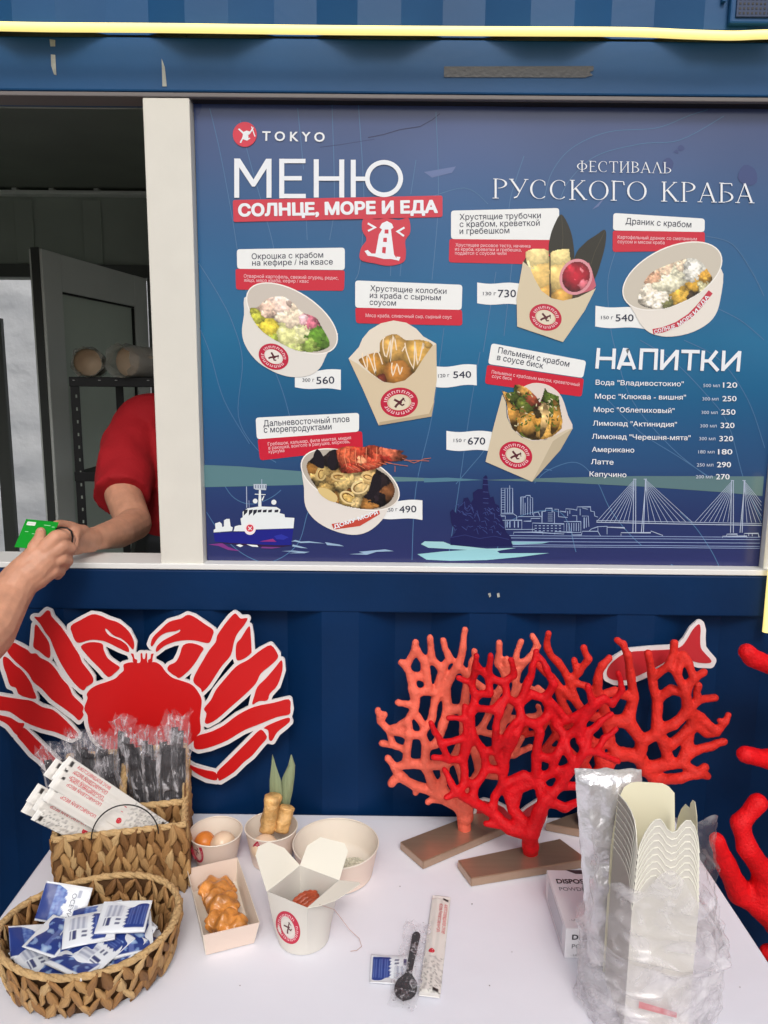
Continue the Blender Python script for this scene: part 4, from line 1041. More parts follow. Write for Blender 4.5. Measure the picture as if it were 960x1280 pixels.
for pts, cl in (([(375, 380), (415, 440), (455, 520), (465, 600), (450, 640), (415, 590), (400, 500), (385, 430)], (204, 150, 72)), ([(480, 470), (520, 500), (560, 560), (590, 640), (570, 690), (500, 660), (480, 580)], (218, 164, 82)),
                ([(640, 440), (670, 480), (672, 560), (640, 660), (610, 680), (615, 590), (628, 500)], (228, 190, 128)), ([(700, 420), (740, 460), (755, 540), (735, 620), (690, 660), (680, 600), (700, 520)], (206, 152, 70))):
    q = smooth_loop([z(*p) for p in pts], 3); P.paint(q, [(sum(p[0] for p in q) / len(q), sum(p[1] for p in q) / len(q), 11, cl)], .75, 4.35, 3, .2, 2.2, .5, sub=0)
rg = random.Random(8)
for k in range(90):
    x = rg.choice([420, 500, 520, 690, 710, 560]) + rg.gauss(0, 26); y = rg.uniform(370, 600)
    if in_poly(np.array([x]), np.array([y]), [(380, 380), (520, 350), (740, 400), (750, 600), (600, 680), (440, 600)])[0]:
        a = rg.uniform(0, 3); P.line([z(x - 9 * math.cos(a), y - 9 * math.sin(a)), z(x + 9 * math.cos(a), y + 9 * math.sin(a))], 1.3, rg.choice([(70, 96, 34), (96, 124, 48), (52, 70, 28), (210, 200, 160)]), 4.62)
P.poly([z(*p) for p in [(362, 390), (385, 440), (392, 540), (430, 620), (490, 675), (560, 700), (650, 692), (740, 650), (790, 625), (832, 615), (750, 760), (560, 972), (250, 838), (300, 620)]], (212, 198, 172), 4.8)
P.poly([z(*p) for p in [(700, 700), (830, 616), (750, 760), (560, 972)]], (192, 178, 152), 4.85)
logo(P, *z(452, 795), 21, 17, 17, 5, (222, 212, 194))
P.build('pelmeni_picture', menu)
# plov
P = Print(pm); z = zz(310, 510, 4)
bowl(P, z, (511, 358), 262, 132, 22, [(278, 300), (280, 400), (287, 490), (335, 560), (420, 610), (520, 634), (600, 618), (670, 560), (712, 480), (745, 400), (600, 420), (400, 360)], 4, (228, 222, 216), (186, 176, 164))
B = lambda L: [(*z(x, y), r / 4, c) for x, y, r, c in L]
P.paint(smooth_loop([z(*p) for p in [(290, 290), (330, 240), (345, 205), (375, 240), (430, 205), (560, 240), (640, 300), (700, 340), (735, 400), (720, 460), (660, 500), (560, 505), (440, 475), (340, 400)]], 3),
        B([(345, 240, 40, (34, 26, 30)), (420, 255, 45, (38, 28, 30)), (320, 310, 35, (150, 104, 50)), (360, 330, 45, (196, 166, 104)), (380, 420, 40, (206, 170, 100)), (430, 350, 40, (186, 150, 90)), (480, 370, 45, (214, 184, 120)), (500, 450, 40, (206, 172, 100)), (560, 390, 50, (220, 190, 130)),
           (540, 470, 30, (214, 186, 130)), (600, 350, 40, (206, 170, 110)), (660, 370, 45, (40, 30, 34)), (640, 430, 50, (36, 28, 34)), (700, 420, 40, (120, 76, 46)), (600, 490, 35, (160, 110, 56)), (430, 460, 30, (170, 120, 60)), (500, 420, 20, (96, 60, 30)), (300, 350, 20, (90, 60, 36))]), .75, 4.9, 41, .25, 2.2, 2.0)
sh = smooth_loop([z(*p) for p in [(440, 210), (500, 190), (570, 195), (620, 183), (690, 200), (780, 213), (765, 228), (800, 240), (770, 265), (700, 270), (655, 300), (590, 318), (540, 325), (465, 325), (450, 270)]], 3)
P.paint(sh, B([(500, 240, 60, (204, 96, 64)), (560, 220, 40, (190, 70, 48)), (620, 210, 40, (150, 60, 40)), (700, 225, 50, (214, 110, 80)), (620, 270, 50, (196, 80, 56)), (520, 300, 40, (186, 70, 50)), (690, 250, 30, (160, 50, 40)), (570, 260, 25, (228, 150, 110))]), .75, 5.3, 51, .35, 2, 2.4)
for pts in ([(770, 250), (830, 275), (880, 255), (915, 250)], [(700, 275), (760, 285), (800, 290)], [(735, 290), (735, 320)], [(780, 262), (850, 262), (905, 265)], [(560, 315), (500, 290)], [(640, 290), (580, 290)]):
    P.line([z(*p) for p in pts], .8, (190, 110, 90), 5.5)
for cx_, cy_, rx_, ry_, dg, cl in ((500, 448, 44, 30, 30, (232, 208, 150)), (560, 395, 46, 34, -20, (236, 212, 158)), (455, 345, 40, 22, 10, (214, 184, 126)), (365, 330, 26, 34, 0, (206, 180, 122)), (600, 345, 36, 22, 20, (226, 196, 136))):
    P.ring(*z(cx_, cy_), rx_ / 4, ry_ / 4, 2.2, cl, 5.05, dg, 24, 10, 300); P.ring(*z(cx_ + 3, cy_ + 3), rx_ / 4 - 2.2, ry_ / 4 - 2.2, 1.2, (120, 78, 34), 5.02, dg, 24, 0, 300)
P.poly(smooth_loop([z(*p) for p in [(350, 400), (400, 405), (445, 440), (440, 470), (400, 460), (360, 430)]], 3), (222, 196, 134), 5.1)
for pts in ([(345, 205), (375, 240), (380, 300), (340, 290), (325, 250)], [(400, 250), (435, 205), (445, 250), (430, 310), (405, 300)], [(630, 330), (665, 345), (660, 400), (620, 450), (595, 455), (610, 390)]): P.poly(smooth_loop([z(*p) for p in pts], 3), (30, 24, 32), 5.15)
for k in range(9): P.line([z(462 + k * 26, 205 - k * 1.5), z(455 + k * 27, 250), z(470 + k * 24, 300 - k * 5)], .7, (236, 150, 110) if k % 2 else (140, 40, 30), 5.6)
for k in range(8): P.line([z(500 + k * 26, 290 - k * 3), z(530 + k * 27, 312 - k * 5)], .8, (220, 120, 84), 5.62)
P.poly([z(*p) for p in [(418, 580), (540, 560), (655, 512), (660, 530), (560, 590), (430, 608)]], (196, 74, 60), 5)
P.text('ДОМУ МОРЯ', *z(432, 603), *z(650, 530), 4.6, WH, 5.5, .03)
P.build('plov_picture', menu)
# ---- drinks
P = Print(pm); z = zz(740, 430, 4.364)
S = lambda pts, w=4.3: P.line([z(*p) for p in pts], w, WH, 5)
S([(27, 134), (36, 22)]); S([(116, 136), (122, 25)]); S([(32, 78), (118, 80)])
S([(143, 138), (186, 28), (192, 28), (232, 138)], 4.1); S([(158, 108), (224, 110)])
S([(264, 140), (272, 24)]); S([(346, 141), (352, 27)]); S([(264, 33), (360, 35)])
S([(380, 141), (384, 30)]); S([(458, 143), (466, 32)]); S([(380, 134), (464, 38)])
S([(488, 40), (588, 42)]); S([(530, 144), (538, 40)])
S([(600, 146), (608, 36)]); S([(606, 92), (640, 92), (682, 38)]); S([(640, 92), (688, 146)])
S([(714, 147), (720, 36)]); S([(796, 150), (806, 38)]); S([(714, 140), (804, 46)])
P.build('drinks_heading', menu)
P = Print(pm)
for t, a, b, c, d in (('Вода "Владивостокио"', 20, 222, 500, 231), ('Морс "Клюква - вишня"', 17, 298, 512, 304), ('Морс "Облепиховый"', 10, 370, 450, 377), ('Лимонад "Актинидия"', 5, 445, 463, 452),
                      ('Лимонад "Черешня-мята"', 0, 517, 537, 525), ('Американо', 0, 588, 230, 592), ('Латте', -5, 655, 117, 658), ('Капучино', -13, 722, 187, 727)):
    P.text(t, *z(a, b), *z(c, d), 6.2, WH, 5, 0.006)
for t, n, a, b, c, d, e, f, g, h in (('500 мл', '120', 607, 235, 697, 235, 715, 238, 792, 238), ('300 мл', '250', 602, 308, 690, 308, 712, 312, 788, 312), ('300 мл', '250', 597, 382, 685, 382, 705, 385, 782, 385), ('300 мл', '320', 590, 455, 680, 455, 702, 458, 777, 458),
                           ('300 мл', '320', 585, 525, 673, 525, 695, 530, 770, 530), ('180 мл', '180', 580, 597, 668, 597, 688, 602, 765, 602), ('250 мл', '290', 572, 668, 662, 668, 682, 672, 758, 672), ('200 мл', '270', 567, 733, 657, 733, 677, 738, 750, 738)):
    P.text(t, *z(a, b), *z(c, d), 4.2, (200, 212, 230), 5); P.text(n, *z(e, f), *z(g, h), 6.8, WH, 5, 0.008)
P.build('drinks_list', menu)
# ================================================================== TABLE
TX0, TX1, TY0, TY1, TZ = -0.603, 0.570, -0.74, -0.034, 0.75
MT['cloth'] = mat('white_tablecloth', C3(229, 229, 238), 0.85, bump=0.35, bscale=3.2, bdist=0.02, var=0.02, vscale=2.5)
MT['table'] = mat('table_board', C3(200, 196, 190), 0.5)
MT['steel'] = mat('grey_steel', C3(120, 122, 126), 0.35, metal=0.8)
tb = empty('folding_table', ((TX0 + TX1) / 2, -0.4, 0), 'long folding table under the white cloth in front of the kiosk', 'table')
boxo('table_top', TX0 + .012, TX1 - .012, TY0 + .012, TY1 - .006, 0.715, 0.746, MT['table'], tb, 0.004)
for x in (TX0 + .08, TX1 - .08):
    for y in (TY0 + .08, TY1 - .06):
        bm = bmesh.new(); tube_bm(bm, [(x, y, 0.001), (x, y, .714)], 0.014, 12); link('leg', from_bm('leg', bm, None, True), tb, MT['steel'])
# cloth: flat top, rounded edges, hanging folds
vs = []; fs = []; nu, nv = 150, 110
def cloth(u, v):
    drop = 0.30; R = 0.008
    def edge(t, a, b):   # t in metres from a-drop to b+drop -> (pos, down, side)
        if t < a + R: d = a + R - t; s = -1; e = a
        elif t > b - R: d = t - (b - R); s = 1; e = b
        else: return t, 0.0, 0
        q = min(d, R * math.pi / 2); x = math.sin(q / R) * R; z = (1 - math.cos(q / R)) * R + max(0, d - R * math.pi / 2)
        return (a + R - x if s < 0 else b - R + x), z, s
    x, zx, sx = edge(u, TX0, TX1); y, zy, sy = edge(v, TY0, TY1)
    z = TZ - max(zx, zy)
    if zx > 0.02: x += sx * (0.006 + 0.02 * min(1, zx / .3) * (1 + math.sin(v * 38 + 2 * math.sin(v * 9))))
    if zy > 0.02 and sy < 0: y += sy * 0.018 * min(1, zy / .3) * (1 + math.sin(u * 33 + 2 * math.sin(u * 7)))
    if zx == 0 and zy == 0: z += 0.0005 * noise.noise((u * 5, v * 5, 0)) - 0.0004
    if zx > 0.02 and zy > 0.02: z = TZ - max(zx, zy) - 0.1 * min(zx, zy)
    return (x, min(y, TY1 + 0.001), z)
def axis(a, b, n):
    k = 14; R = .008
    out = [a - 0.30 + (0.30 - 0.01) * i / k for i in range(k)] + [a - .01 + .022 * i / 6 for i in range(6)]
    out += [a + .012 + (b - a - .024) * i / n for i in range(n)] + [b - .012 + .022 * i / 6 for i in range(6)] + [b + .01 + .29 * i / k for i in range(k + 1)]
    return out
AU = axis(TX0, TX1, 90); AV = axis(TY0, TY1, 60)
for v in AV:
    for u in AU: vs.append(cloth(u, v))
w = len(AU)
for j in range(len(AV) - 1):
    for i in range(w - 1): k = j * w + i; fs.append((k, k + 1, k + w + 1, k + w))
tag(link('tablecloth', mk('tablecloth', vs, fs, None, True), None, MT['cloth']), 'plain white cloth spread over the long table, hanging at the edges', 'tablecloth')

bm = bmesh.new()
for px, py in ((500, 1108), (541, 1058), (700, 1165), (925, 1234), (640, 1190), (455, 1060), (612, 1232), (300, 1232), (590, 1130)):
    p = onz(px, py, .7506); s_ = rnd.uniform(.0005, .0011); box_bm(bm, -s_, s_, -s_ * .7, s_ * .7, -.0003, .0006, Matrix.Translation(p) @ Matrix.Rotation(rnd.uniform(0, 3), 4, 'Z'))
tag(link('table_specks', from_bm('table_specks', bm), None, mat('speck', C3(120, 110, 110), .8)), 'tiny dark crumbs scattered on the white tablecloth', 'crumbs', kind='stuff')

# ================================================================== SIGNS
MT['sign_white'] = mat('white_sign_board', C3(232, 226, 226), 0.4)
MT['sign_red'] = mat('red_sign_vinyl', C3(206, 24, 26), 0.35, var=0.05, vscale=6)
A = lambda L: [(x / 4.8, 740 + y / 4.8) for x, y in L]
Bq = lambda L: [(180 + x / 4.8, 740 + y / 4.8) for x, y in L]
mirror = lambda L: [((2 * 852 - (x + 864)) / 4.8, 740 + (y - 12) / 4.8) for x, y in L]
crab = {
 'upper_leg': [A([(205, 150), (240, 150), (280, 112), (300, 120), (310, 150), (365, 210), (420, 290), (440, 325), (475, 380), (490, 420), (520, 460), (555, 510), (555, 545), (520, 568), (495, 590), (440, 540), (390, 470), (350, 400), (320, 330), (300, 280), (270, 240), (240, 190)]),
               Bq([(545, 130), (560, 140), (580, 160), (620, 158), (600, 200), (560, 250), (540, 300), (520, 380), (470, 440), (430, 500), (390, 560), (350, 600), (340, 580), (300, 545), (300, 510), (325, 460), (360, 400), (390, 350), (430, 300), (440, 260), (480, 200), (520, 150)])],
 'upper_leg_tip': [A([(212, 195), (250, 240), (290, 300), (300, 350), (297, 395), (270, 385), (235, 355), (200, 330), (205, 270)]), Bq([(630, 205), (640, 260), (645, 350), (640, 370), (600, 400), (560, 410), (550, 370), (555, 310), (580, 280)])],
 'claw': [A([(425, 205), (480, 170), (550, 135), (600, 142), (650, 165), (710, 185), (770, 235), (803, 300), (798, 345), (765, 310), (725, 278), (680, 260), (640, 222), (630, 228), (655, 262), (720, 290), (762, 322), (772, 360), (720, 340), (650, 305), (600, 290), (540, 288), (475, 305), (450, 290), (435, 255)]),
          Bq([(40, 310), (55, 270), (100, 225), (150, 180), (220, 160), (260, 138), (300, 150), (360, 190), (415, 230), (410, 265), (395, 300), (370, 305), (300, 290), (240, 290), (180, 300), (120, 325), (75, 360), (75, 330), (110, 295), (170, 262), (212, 240), (215, 225), (190, 235), (130, 245), (85, 275), (50, 325)])],
 'claw_arm': [A([(485, 325), (540, 302), (610, 310), (620, 345), (640, 390), (665, 415), (710, 445), (715, 460), (690, 485), (655, 510), (630, 495), (600, 460), (550, 410), (510, 365)]), Bq([(235, 320), (290, 308), (355, 335), (340, 370), (310, 420), (270, 470), (215, 515), (190, 505), (165, 490), (140, 465), (150, 440), (190, 420), (215, 375)])],
 'middle_leg': [A([(40, 345), (75, 305), (120, 325), (165, 350), (185, 370), (215, 370), (240, 395), (290, 420), (330, 460), (370, 520), (410, 565), (435, 620), (475, 660), (500, 690), (495, 720), (500, 740), (475, 770), (440, 740), (380, 695), (310, 645), (250, 580), (200, 540), (170, 490), (130, 450), (75, 400)]),
                Bq([(760, 320), (800, 370), (800, 400), (760, 440), (700, 490), (670, 550), (600, 620), (520, 690), (440, 760), (385, 790), (365, 780), (375, 730), (360, 700), (400, 650), (430, 590), (470, 540), (550, 450), (620, 410), (660, 380), (700, 350)])],
 'middle_leg_tip': [A([(20, 390), (50, 400), (90, 440), (130, 470), (180, 540), (200, 590), (215, 640), (150, 630), (110, 610), (95, 575), (60, 560), (40, 500), (20, 440)]), Bq([(825, 410), (830, 470), (800, 560), (755, 610), (740, 650), (690, 655), (650, 675), (660, 630), (680, 570), (730, 520), (790, 450)])],
 'lower_leg': [A([(-45, 640), (-30, 622), (0, 625), (60, 635), (130, 645), (190, 655), (250, 690), (320, 710), (380, 760), (420, 800), (470, 860), (430, 880), (380, 860), (330, 840), (250, 820), (150, 780), (60, 720), (0, 710), (-50, 700)]), Bq([(870, 645), (878, 700), (870, 735), (800, 750), (700, 790), (600, 830), (500, 890), (400, 930), (330, 945), (300, 930), (310, 870), (400, 840), (480, 800), (560, 740), (660, 690), (780, 665)])],
 'lower_leg_joint': [A([(-48, 725), (0, 740), (60, 755), (110, 785), (145, 790), (130, 830), (120, 860), (90, 850), (50, 800), (0, 770), (-44, 760)]), Bq([(865, 755), (875, 775), (850, 800), (800, 840), (770, 890), (750, 885), (745, 830), (720, 815), (790, 780)])],
 'lower_leg_end': [mirror([(705, 828), (730, 855), (735, 880), (700, 920), (650, 980), (600, 1020), (540, 1080), (460, 1130), (445, 1120), (440, 1080), (500, 1020), (570, 950), (640, 880), (680, 840)]), Bq([(705, 828), (730, 855), (735, 880), (700, 920), (650, 980), (600, 1020), (540, 1080), (460, 1130), (445, 1120), (440, 1080), (500, 1020), (570, 950), (640, 880), (680, 840)])],
 'lower_leg_tip': [mirror([(250, 1020), (300, 1050), (370, 1070), (430, 1085), (437, 1128), (380, 1120), (310, 1085), (270, 1050)]), Bq([(250, 1020), (300, 1050), (370, 1070), (430, 1085), (437, 1128), (380, 1120), (310, 1085), (270, 1050)])],
 'shell': [A([(525, 640), (520, 615), (540, 585), (580, 560), (640, 540), (690, 520), (715, 495), (742, 470), (742, 435), (790, 422), (840, 425), (843, 372), (853, 372), (856, 400), (870, 400), (873, 372), (882, 372), (884, 425), (924, 420)]) +
           Bq([(100, 440), (130, 480), (170, 515), (230, 535), (290, 560), (330, 610), (345, 650), (342, 700), (335, 760), (340, 830), (320, 860), (290, 900), (230, 945), (190, 950), (120, 1000), (0, 1040)]) + A([(740, 1020), (640, 960), (560, 870), (530, 790), (525, 740), (505, 700)])],
 'eye': [A([(785, 370), (800, 372), (806, 400), (822, 408), (822, 428), (806, 430), (796, 415), (796, 395)]), A([(921, 370), (906, 372), (903, 400), (888, 408), (888, 428), (904, 430), (914, 415), (914, 395)])],
}
YS = -0.052
allp = [q for v in crab.values() for q in v]
crab_sign = empty('crab_sign', at(178, 980, YS), 'large red crab cut-out sign with white outline on the blue wall', 'sign')
cutout('backing', allp, 4.5, 0.8, YS, 0.005, MT['sign_white'], crab_sign)
def relief(name, pts, Y, parent, mt, t=0.0012):
    tris = tessellate_polygon([[Vector((p[0], p[1], 0)) for p in pts]]); n = len(pts)
    vs = [at(*p, Y) for p in pts] + [at(*p, Y) + Vector((0, t, 0)) for p in pts]
    fs = [tuple(t_) for t_ in tris] + [(i, (i + 1) % n, n + (i + 1) % n, n + i) for i in range(n)]
    return link(name, mk(name, vs, fs), parent, mt)
for k, v in crab.items():
    for q in v: relief(k, smooth_loop(q, 3) if k != 'eye' else q, YS - 0.0038, crab_sign, MT['sign_red'])
for px, py in ((165, 870), (200, 900)):
    p = at(px, py, YS); boxo('mounting_block', p.x - .012, p.x + .012, YS + .0027, YO + .003, p.z - .03, p.z + .03, MT['sign_white'], crab_sign)
zf = zz(680, 760, 3.84)
fish = [zf(*p) for p in [(745, 78), (752, 105), (750, 140), (753, 190), (775, 220), (802, 250), (795, 264), (740, 262), (690, 245), (640, 225), (600, 245), (560, 272), (480, 312), (400, 345), (340, 346), (306, 330), (305, 295), (335, 255), (400, 215), (500, 205), (600, 200), (655, 188), (685, 155), (715, 105)]]
fs_ = empty('fish_sign', at(820, 850, -0.042), 'red fish cut-out sign with white outline on the wall behind the corals', 'sign')
cutout('backing', [fish], 6.0, 0.8, -0.042, 0.005, MT['sign_white'], fs_)
MT['sign_red2'] = mat('muted_red_vinyl', C3(196, 44, 52), 0.35)
relief('fish_shape', smooth_loop(fish, 3), -0.0458, fs_, MT['sign_red2'])
p = at(800, 830, -0.04); boxo('mounting_block', p.x - .012, p.x + .012, -.0393, YO + .01, p.z - .02, p.z + .02, MT['sign_white'], fs_)
# low standing sign hidden behind the coral stems
zc = zz(520, 840, 4)
low = [zc(*p) for p in [(300, 720), (310, 655), (340, 645), (400, 660), (440, 680), (470, 715), (520, 712), (560, 680), (610, 648), (640, 700), (640, 730), (470, 745), (300, 745)]]
ls = empty('wave_sign', at(640, 1018, -0.045), 'low wavy red sign with white edge standing behind the coral stems', 'sign')
cutout('backing', [low], 4.0, 0.8, -0.05, 0.005, MT['sign_white'], ls)
relief('wave_shape', low, -0.0538, ls, MT['sign_red2'])

# ================================================================== CORALS
def coral(name, label, zf_, Yc, col, nodes, edges, trunk, base, lean=0.0, voxel=0.0024, rough=0.6, seed=0, depth=0.018, thick=1.42):
    m = mat(name + '_paint', col, rough, bump=1.0, bscale=260, bdist=0.002, var=0.16, vscale=70, spec=.3)
    t = empty('coral', base['c'], label, 'coral', 'painted corals on bronze bases')
    bm = bmesh.new(); P = {}
    for k, (x, y, r) in nodes.items():
        px, py = zf_(x, y)
        Y = Yc + depth * noise.noise((px * 0.021, py * 0.021, seed + .5)) * 1.6 + lean * (py - 900)
        p = at(px, py, Y); P[k] = (p, thick * r * (p - CAM).dot(_fwd) / FPX)
    for a, b in edges:
        pa, ra = P[a]; pb, rb = P[b]
        mid = (pa + pb) / 2 + Vector((noise.noise(pa * 50), 0.6 * noise.noise(pb * 40), noise.noise((pa + pb) * 30))) * 0.0045
        rm = (ra + rb) / 2 * 0.86
        capsule_bm(bm, pa, ra, mid, rm, 10); capsule_bm(bm, mid, rm, pb, rb, 10)
    for (pa, ra), (pb, rb) in trunk: capsule_bm(bm, pa, ra, pb, rb, 18)
    me = blend_mesh('coral_branches', bm, voxel, 4, m)
    for v in me.vertices:
        q = v.co * 130; v.co += Vector((noise.noise(q), noise.noise(q + Vector((5, 0, 0))), noise.noise(q + Vector((0, 5, 0))))) * .0007
    link('coral_branches', me, t, m)
    return t
MT['bronze'] = mat('brushed_bronze_board', C3(178, 152, 130), 0.28, metal=0.6, bump=0.06, bscale=40, stretch=(1, 20, 20), var=0.05)
MT['bronze_edge'] = mat('bronze_edge', C3(178, 160, 136), 0.4, metal=0.3)
def base_plate(corners, t, top_z, th):
    """corners: 4 image points of the top face"""
    q = [onz(*c, top_z) for c in corners]
    n = 4; vs = [p for p in q] + [Vector((p.x, p.y, top_z - th)) for p in q]
    bm = bmesh.new(); v = [bm.verts.new(p) for p in vs]
    bm.faces.new(v[:4]); bm.faces.new(v[:3:-1])
    for i in range(4): bm.faces.new((v[i], v[4 + i], v[4 + (i + 1) % 4], v[(i + 1) % 4]))
    bmesh.ops.recalc_face_normals(bm, faces=bm.faces)
    bmesh.ops.bevel(bm, geom=list(bm.edges), offset=0.0012, segments=2, affect='EDGES')
    link('base_board', from_bm('base_board', bm), t, MT['bronze'])
BT = 0.75 + 0.016
# --- salmon coral (left)
S_N = dict(a0=(485, 1000, 8), a=(478, 955, 9), b=(410, 925, 6), t0=(300, 930, 3), t0b=(335, 915, 3.4), c=(350, 885, 6), d=(235, 848, 4.6), t1=(238, 882, 3), e=(155, 795, 5.2), t2=(118, 835, 4), f=(135, 760, 4), t3=(100, 712, 3.4),
           g=(195, 738, 5), h=(285, 745, 5.2), i=(320, 830, 5), j=(385, 745, 4.6), k=(370, 850, 4.6), l=(195, 668, 4), m=(125, 645, 3.4), t4=(72, 636, 3.4), n=(205, 590, 4.4), o=(108, 572, 4), p=(62, 525, 3.6), t5=(50, 470, 3), t5b=(84, 492, 3),
           q=(200, 520, 3.6), r=(232, 470, 4), t6=(152, 433, 3.3), r2=(195, 440, 3.3), t7=(214, 362, 3), s=(238, 385, 4.6), u=(268, 595, 4), v=(290, 650, 4.4), w=(285, 560, 4.2), w2=(245, 500, 3.8), x=(318, 520, 4), y=(345, 385, 4.6), aa=(215, 300, 4.4), ab=(190, 255, 3.6), t8=(168, 232, 3.3),
           ac=(240, 165, 4), t9=(238, 132, 3.3), ad=(285, 228, 4.4), ae=(303, 375, 4), af=(272, 305, 4), ag=(318, 215, 4), t10=(310, 108, 3.2), ah=(372, 272, 4), ai=(410, 215, 3.8), t11=(376, 122, 3.2),
           ba=(485, 68, 3), bb=(475, 160, 3.6), bc=(450, 250, 4.4), bd=(400, 325, 4.8), be=(388, 400, 5), bf=(400, 470, 5.4), bg=(372, 550, 4.6), bh=(340, 640, 4.2), bi=(480, 465, 5), bj=(500, 300, 4), t12=(532, 175, 3), bj2=(520, 230, 3.4),
           ca=(655, 135, 3.2), cb=(650, 235, 4), cc=(692, 310, 4.6), cd=(765, 128, 3), ce=(738, 215, 3.4), cf=(694, 215, 3), cg=(822, 100, 3), ch=(845, 150, 3.6), ci=(800, 215, 3.4), cj=(745, 280, 3.8), ck=(765, 232, 2.8),
           da=(785, 345, 3), db=(720, 420, 3.6), dc=(682, 520, 3.8), dd=(655, 620, 4), de=(640, 400, 3.6), df=(560, 350, 3.6), dg=(620, 700, 5), dh=(560, 780, 5), di=(540, 690, 4.6), dj=(770, 610, 2.8), dk=(730, 690, 4), dl=(812, 655, 3), dm=(660, 800, 4), dn=(560, 570, 4), do=(600, 500, 3.4), dp=(620, 590, 3.2), dq=(500, 880, 6), dr=(440, 700, 5), ds=(480, 600, 4.6),
           ea=(850, 360, 3), eb=(900, 400, 3), ec=(780, 525, 3), ed=(840, 500, 3), ee=(850, 450, 2.6), ef=(870, 510, 2.8))
S_E = ('a0 a,a b,b t0b,t0b t0,b c,c d,d t1,d e,e t2,e f,f t3,f g,g h,h i,i c,h j,j k,k b,g l,l m,m t4,l n,n o,o m,o p,p t5,p t5b,n q,q o,q r,r r2,r2 t6,r t7,r s,s ae,n u,u v,v h,w u,w w2,w2 r,w x,x y,y ae,ae s,s aa,aa ab,ab t8,ab ac,ac t9,ac ad,ad ag,ag t10,ag ah,ah ai,ai t11,ah y,aa af,af ad,ad ae,'
       'v bh,bh bg,bg bf,bf be,be bd,bd bc,bc bb,bb ba,bc bj,bj bj2,bj2 t12,bf bi,bi bj,bi ds,ds dr,dr j,dr dq,dq a,ds dn,dn do,do de,de df,df bj,de cc,cc cb,cb ca,cc cf,cc ce,ce cd,cc cj,cj ci,ci ch,ch cg,ci ck,da db,db dc,dc dd,dd dp,dp dn,dd dg,dg dh,dh di,di ds,dg dk,dk dj,dk dl,dg dm,dm dh,dh dq,db cj,ea eb,eb da,ec ed,ed ef,ef ee,ed dc').split(',')
S_E = [tuple(e.strip().split(' ')) for e in S_E]
b0 = onz(581, 1036, BT); 
tr = [((b0 - Vector((0, 0, 0.004)), 0.0125), (at(577, 1000, b0.y), 0.0125)), ((at(577, 1000, b0.y), 0.0125), (at(580, 1011, b0.y), 0.0125))]
sal = coral('salmon_coral', 'salmon pink coral, leftmost of the table corals, on a bronze board', zz(460, 770, 4), b0.y, C3(240, 110, 88), S_N, S_E, tr, dict(c=(b0.x, b0.y, .75)), seed=1)
base_plate([(500, 1052), (600, 1014), (640, 1030), (529, 1077)], sal, BT, 0.0155)
# --- tomato coral (right, behind)
T_N = dict(z0=(211, 1000, 9), z1=(235, 850, 9), z2=(290, 760, 8), a=(350, 700, 7), b=(450, 712, 7), c=(470, 635, 6), d=(400, 540, 7), e=(300, 540, 6.4), f=(318, 650, 5), g=(490, 770, 8), h=(530, 820, 6), i=(650, 818, 5), j=(740, 795, 5), t1=(783, 806, 3.6), t2=(772, 764, 4), g2=(570, 752, 6),
           k=(660, 742, 5), k2=(710, 690, 5), l=(800, 665, 4.4), t3=(862, 642, 3.6), m=(545, 600, 6), n=(575, 640, 6), o=(595, 720, 5.4), p=(545, 440, 5), q=(520, 335, 4.4), t4=(500, 218, 3.8), r=(600, 275, 4.2), t5=(625, 168, 3.8), s=(612, 390, 4.8), u=(680, 400, 5), v=(690, 485, 5.4), w=(620, 560, 5), x=(650, 345, 4), y=(610, 285, 4),
           aa=(722, 335, 4.4), t6=(768, 308, 3.6), ab=(695, 265, 4), ac=(668, 228, 4.6), ad=(645, 300, 3.6), ae=(738, 440, 4.4), t7=(742, 370, 3.4), t8=(820, 430, 3.6), af=(752, 525, 4.8), ag=(828, 592, 4.6), ah=(872, 545, 3.4), t9=(884, 514, 3), t10=(844, 540, 2.6), ai=(712, 560, 5), aj=(690, 640, 5), ak=(780, 600, 4.6), al=(615, 655, 5),
           ba=(430, 430, 5), bb=(415, 320, 4.4), bc=(402, 225, 4), bd=(380, 170, 3.4), t11=(352, 154, 3.2), be=(270, 430, 5), bf=(258, 350, 4.6), bg=(280, 275, 4), t12=(312, 240, 3.4), bh=(340, 400, 4.6), bi=(460, 290, 3), t13=(498, 215, 3.6),
           ca=(22, 122, 3), cb=(15, 190, 3.6), cc=(68, 260, 4), cd=(122, 350, 4.2), ce=(150, 440, 4.4), cf=(200, 510, 4.8), t14=(190, 190, 3.2), cg=(215, 245, 3.6), ch=(165, 310, 4), t15=(145, 250, 3), ci=(205, 375, 3.2), cj=(240, 440, 3.6),
           da=(-50, 250, 3.4), db=(10, 310, 3.8), dc=(65, 370, 4), dd=(95, 470, 4.2), de=(140, 545, 4.4), df=(240, 650, 5), dg=(20, 520, 3.6), dh=(60, 600, 3.6), di=(-20, 600, 3.2), dj=(110, 680, 4.4), dk=(180, 740, 6), dl=(-60, 520, 3), dm=(-100, 610, 3.2), dn=(-10, 690, 3.6))
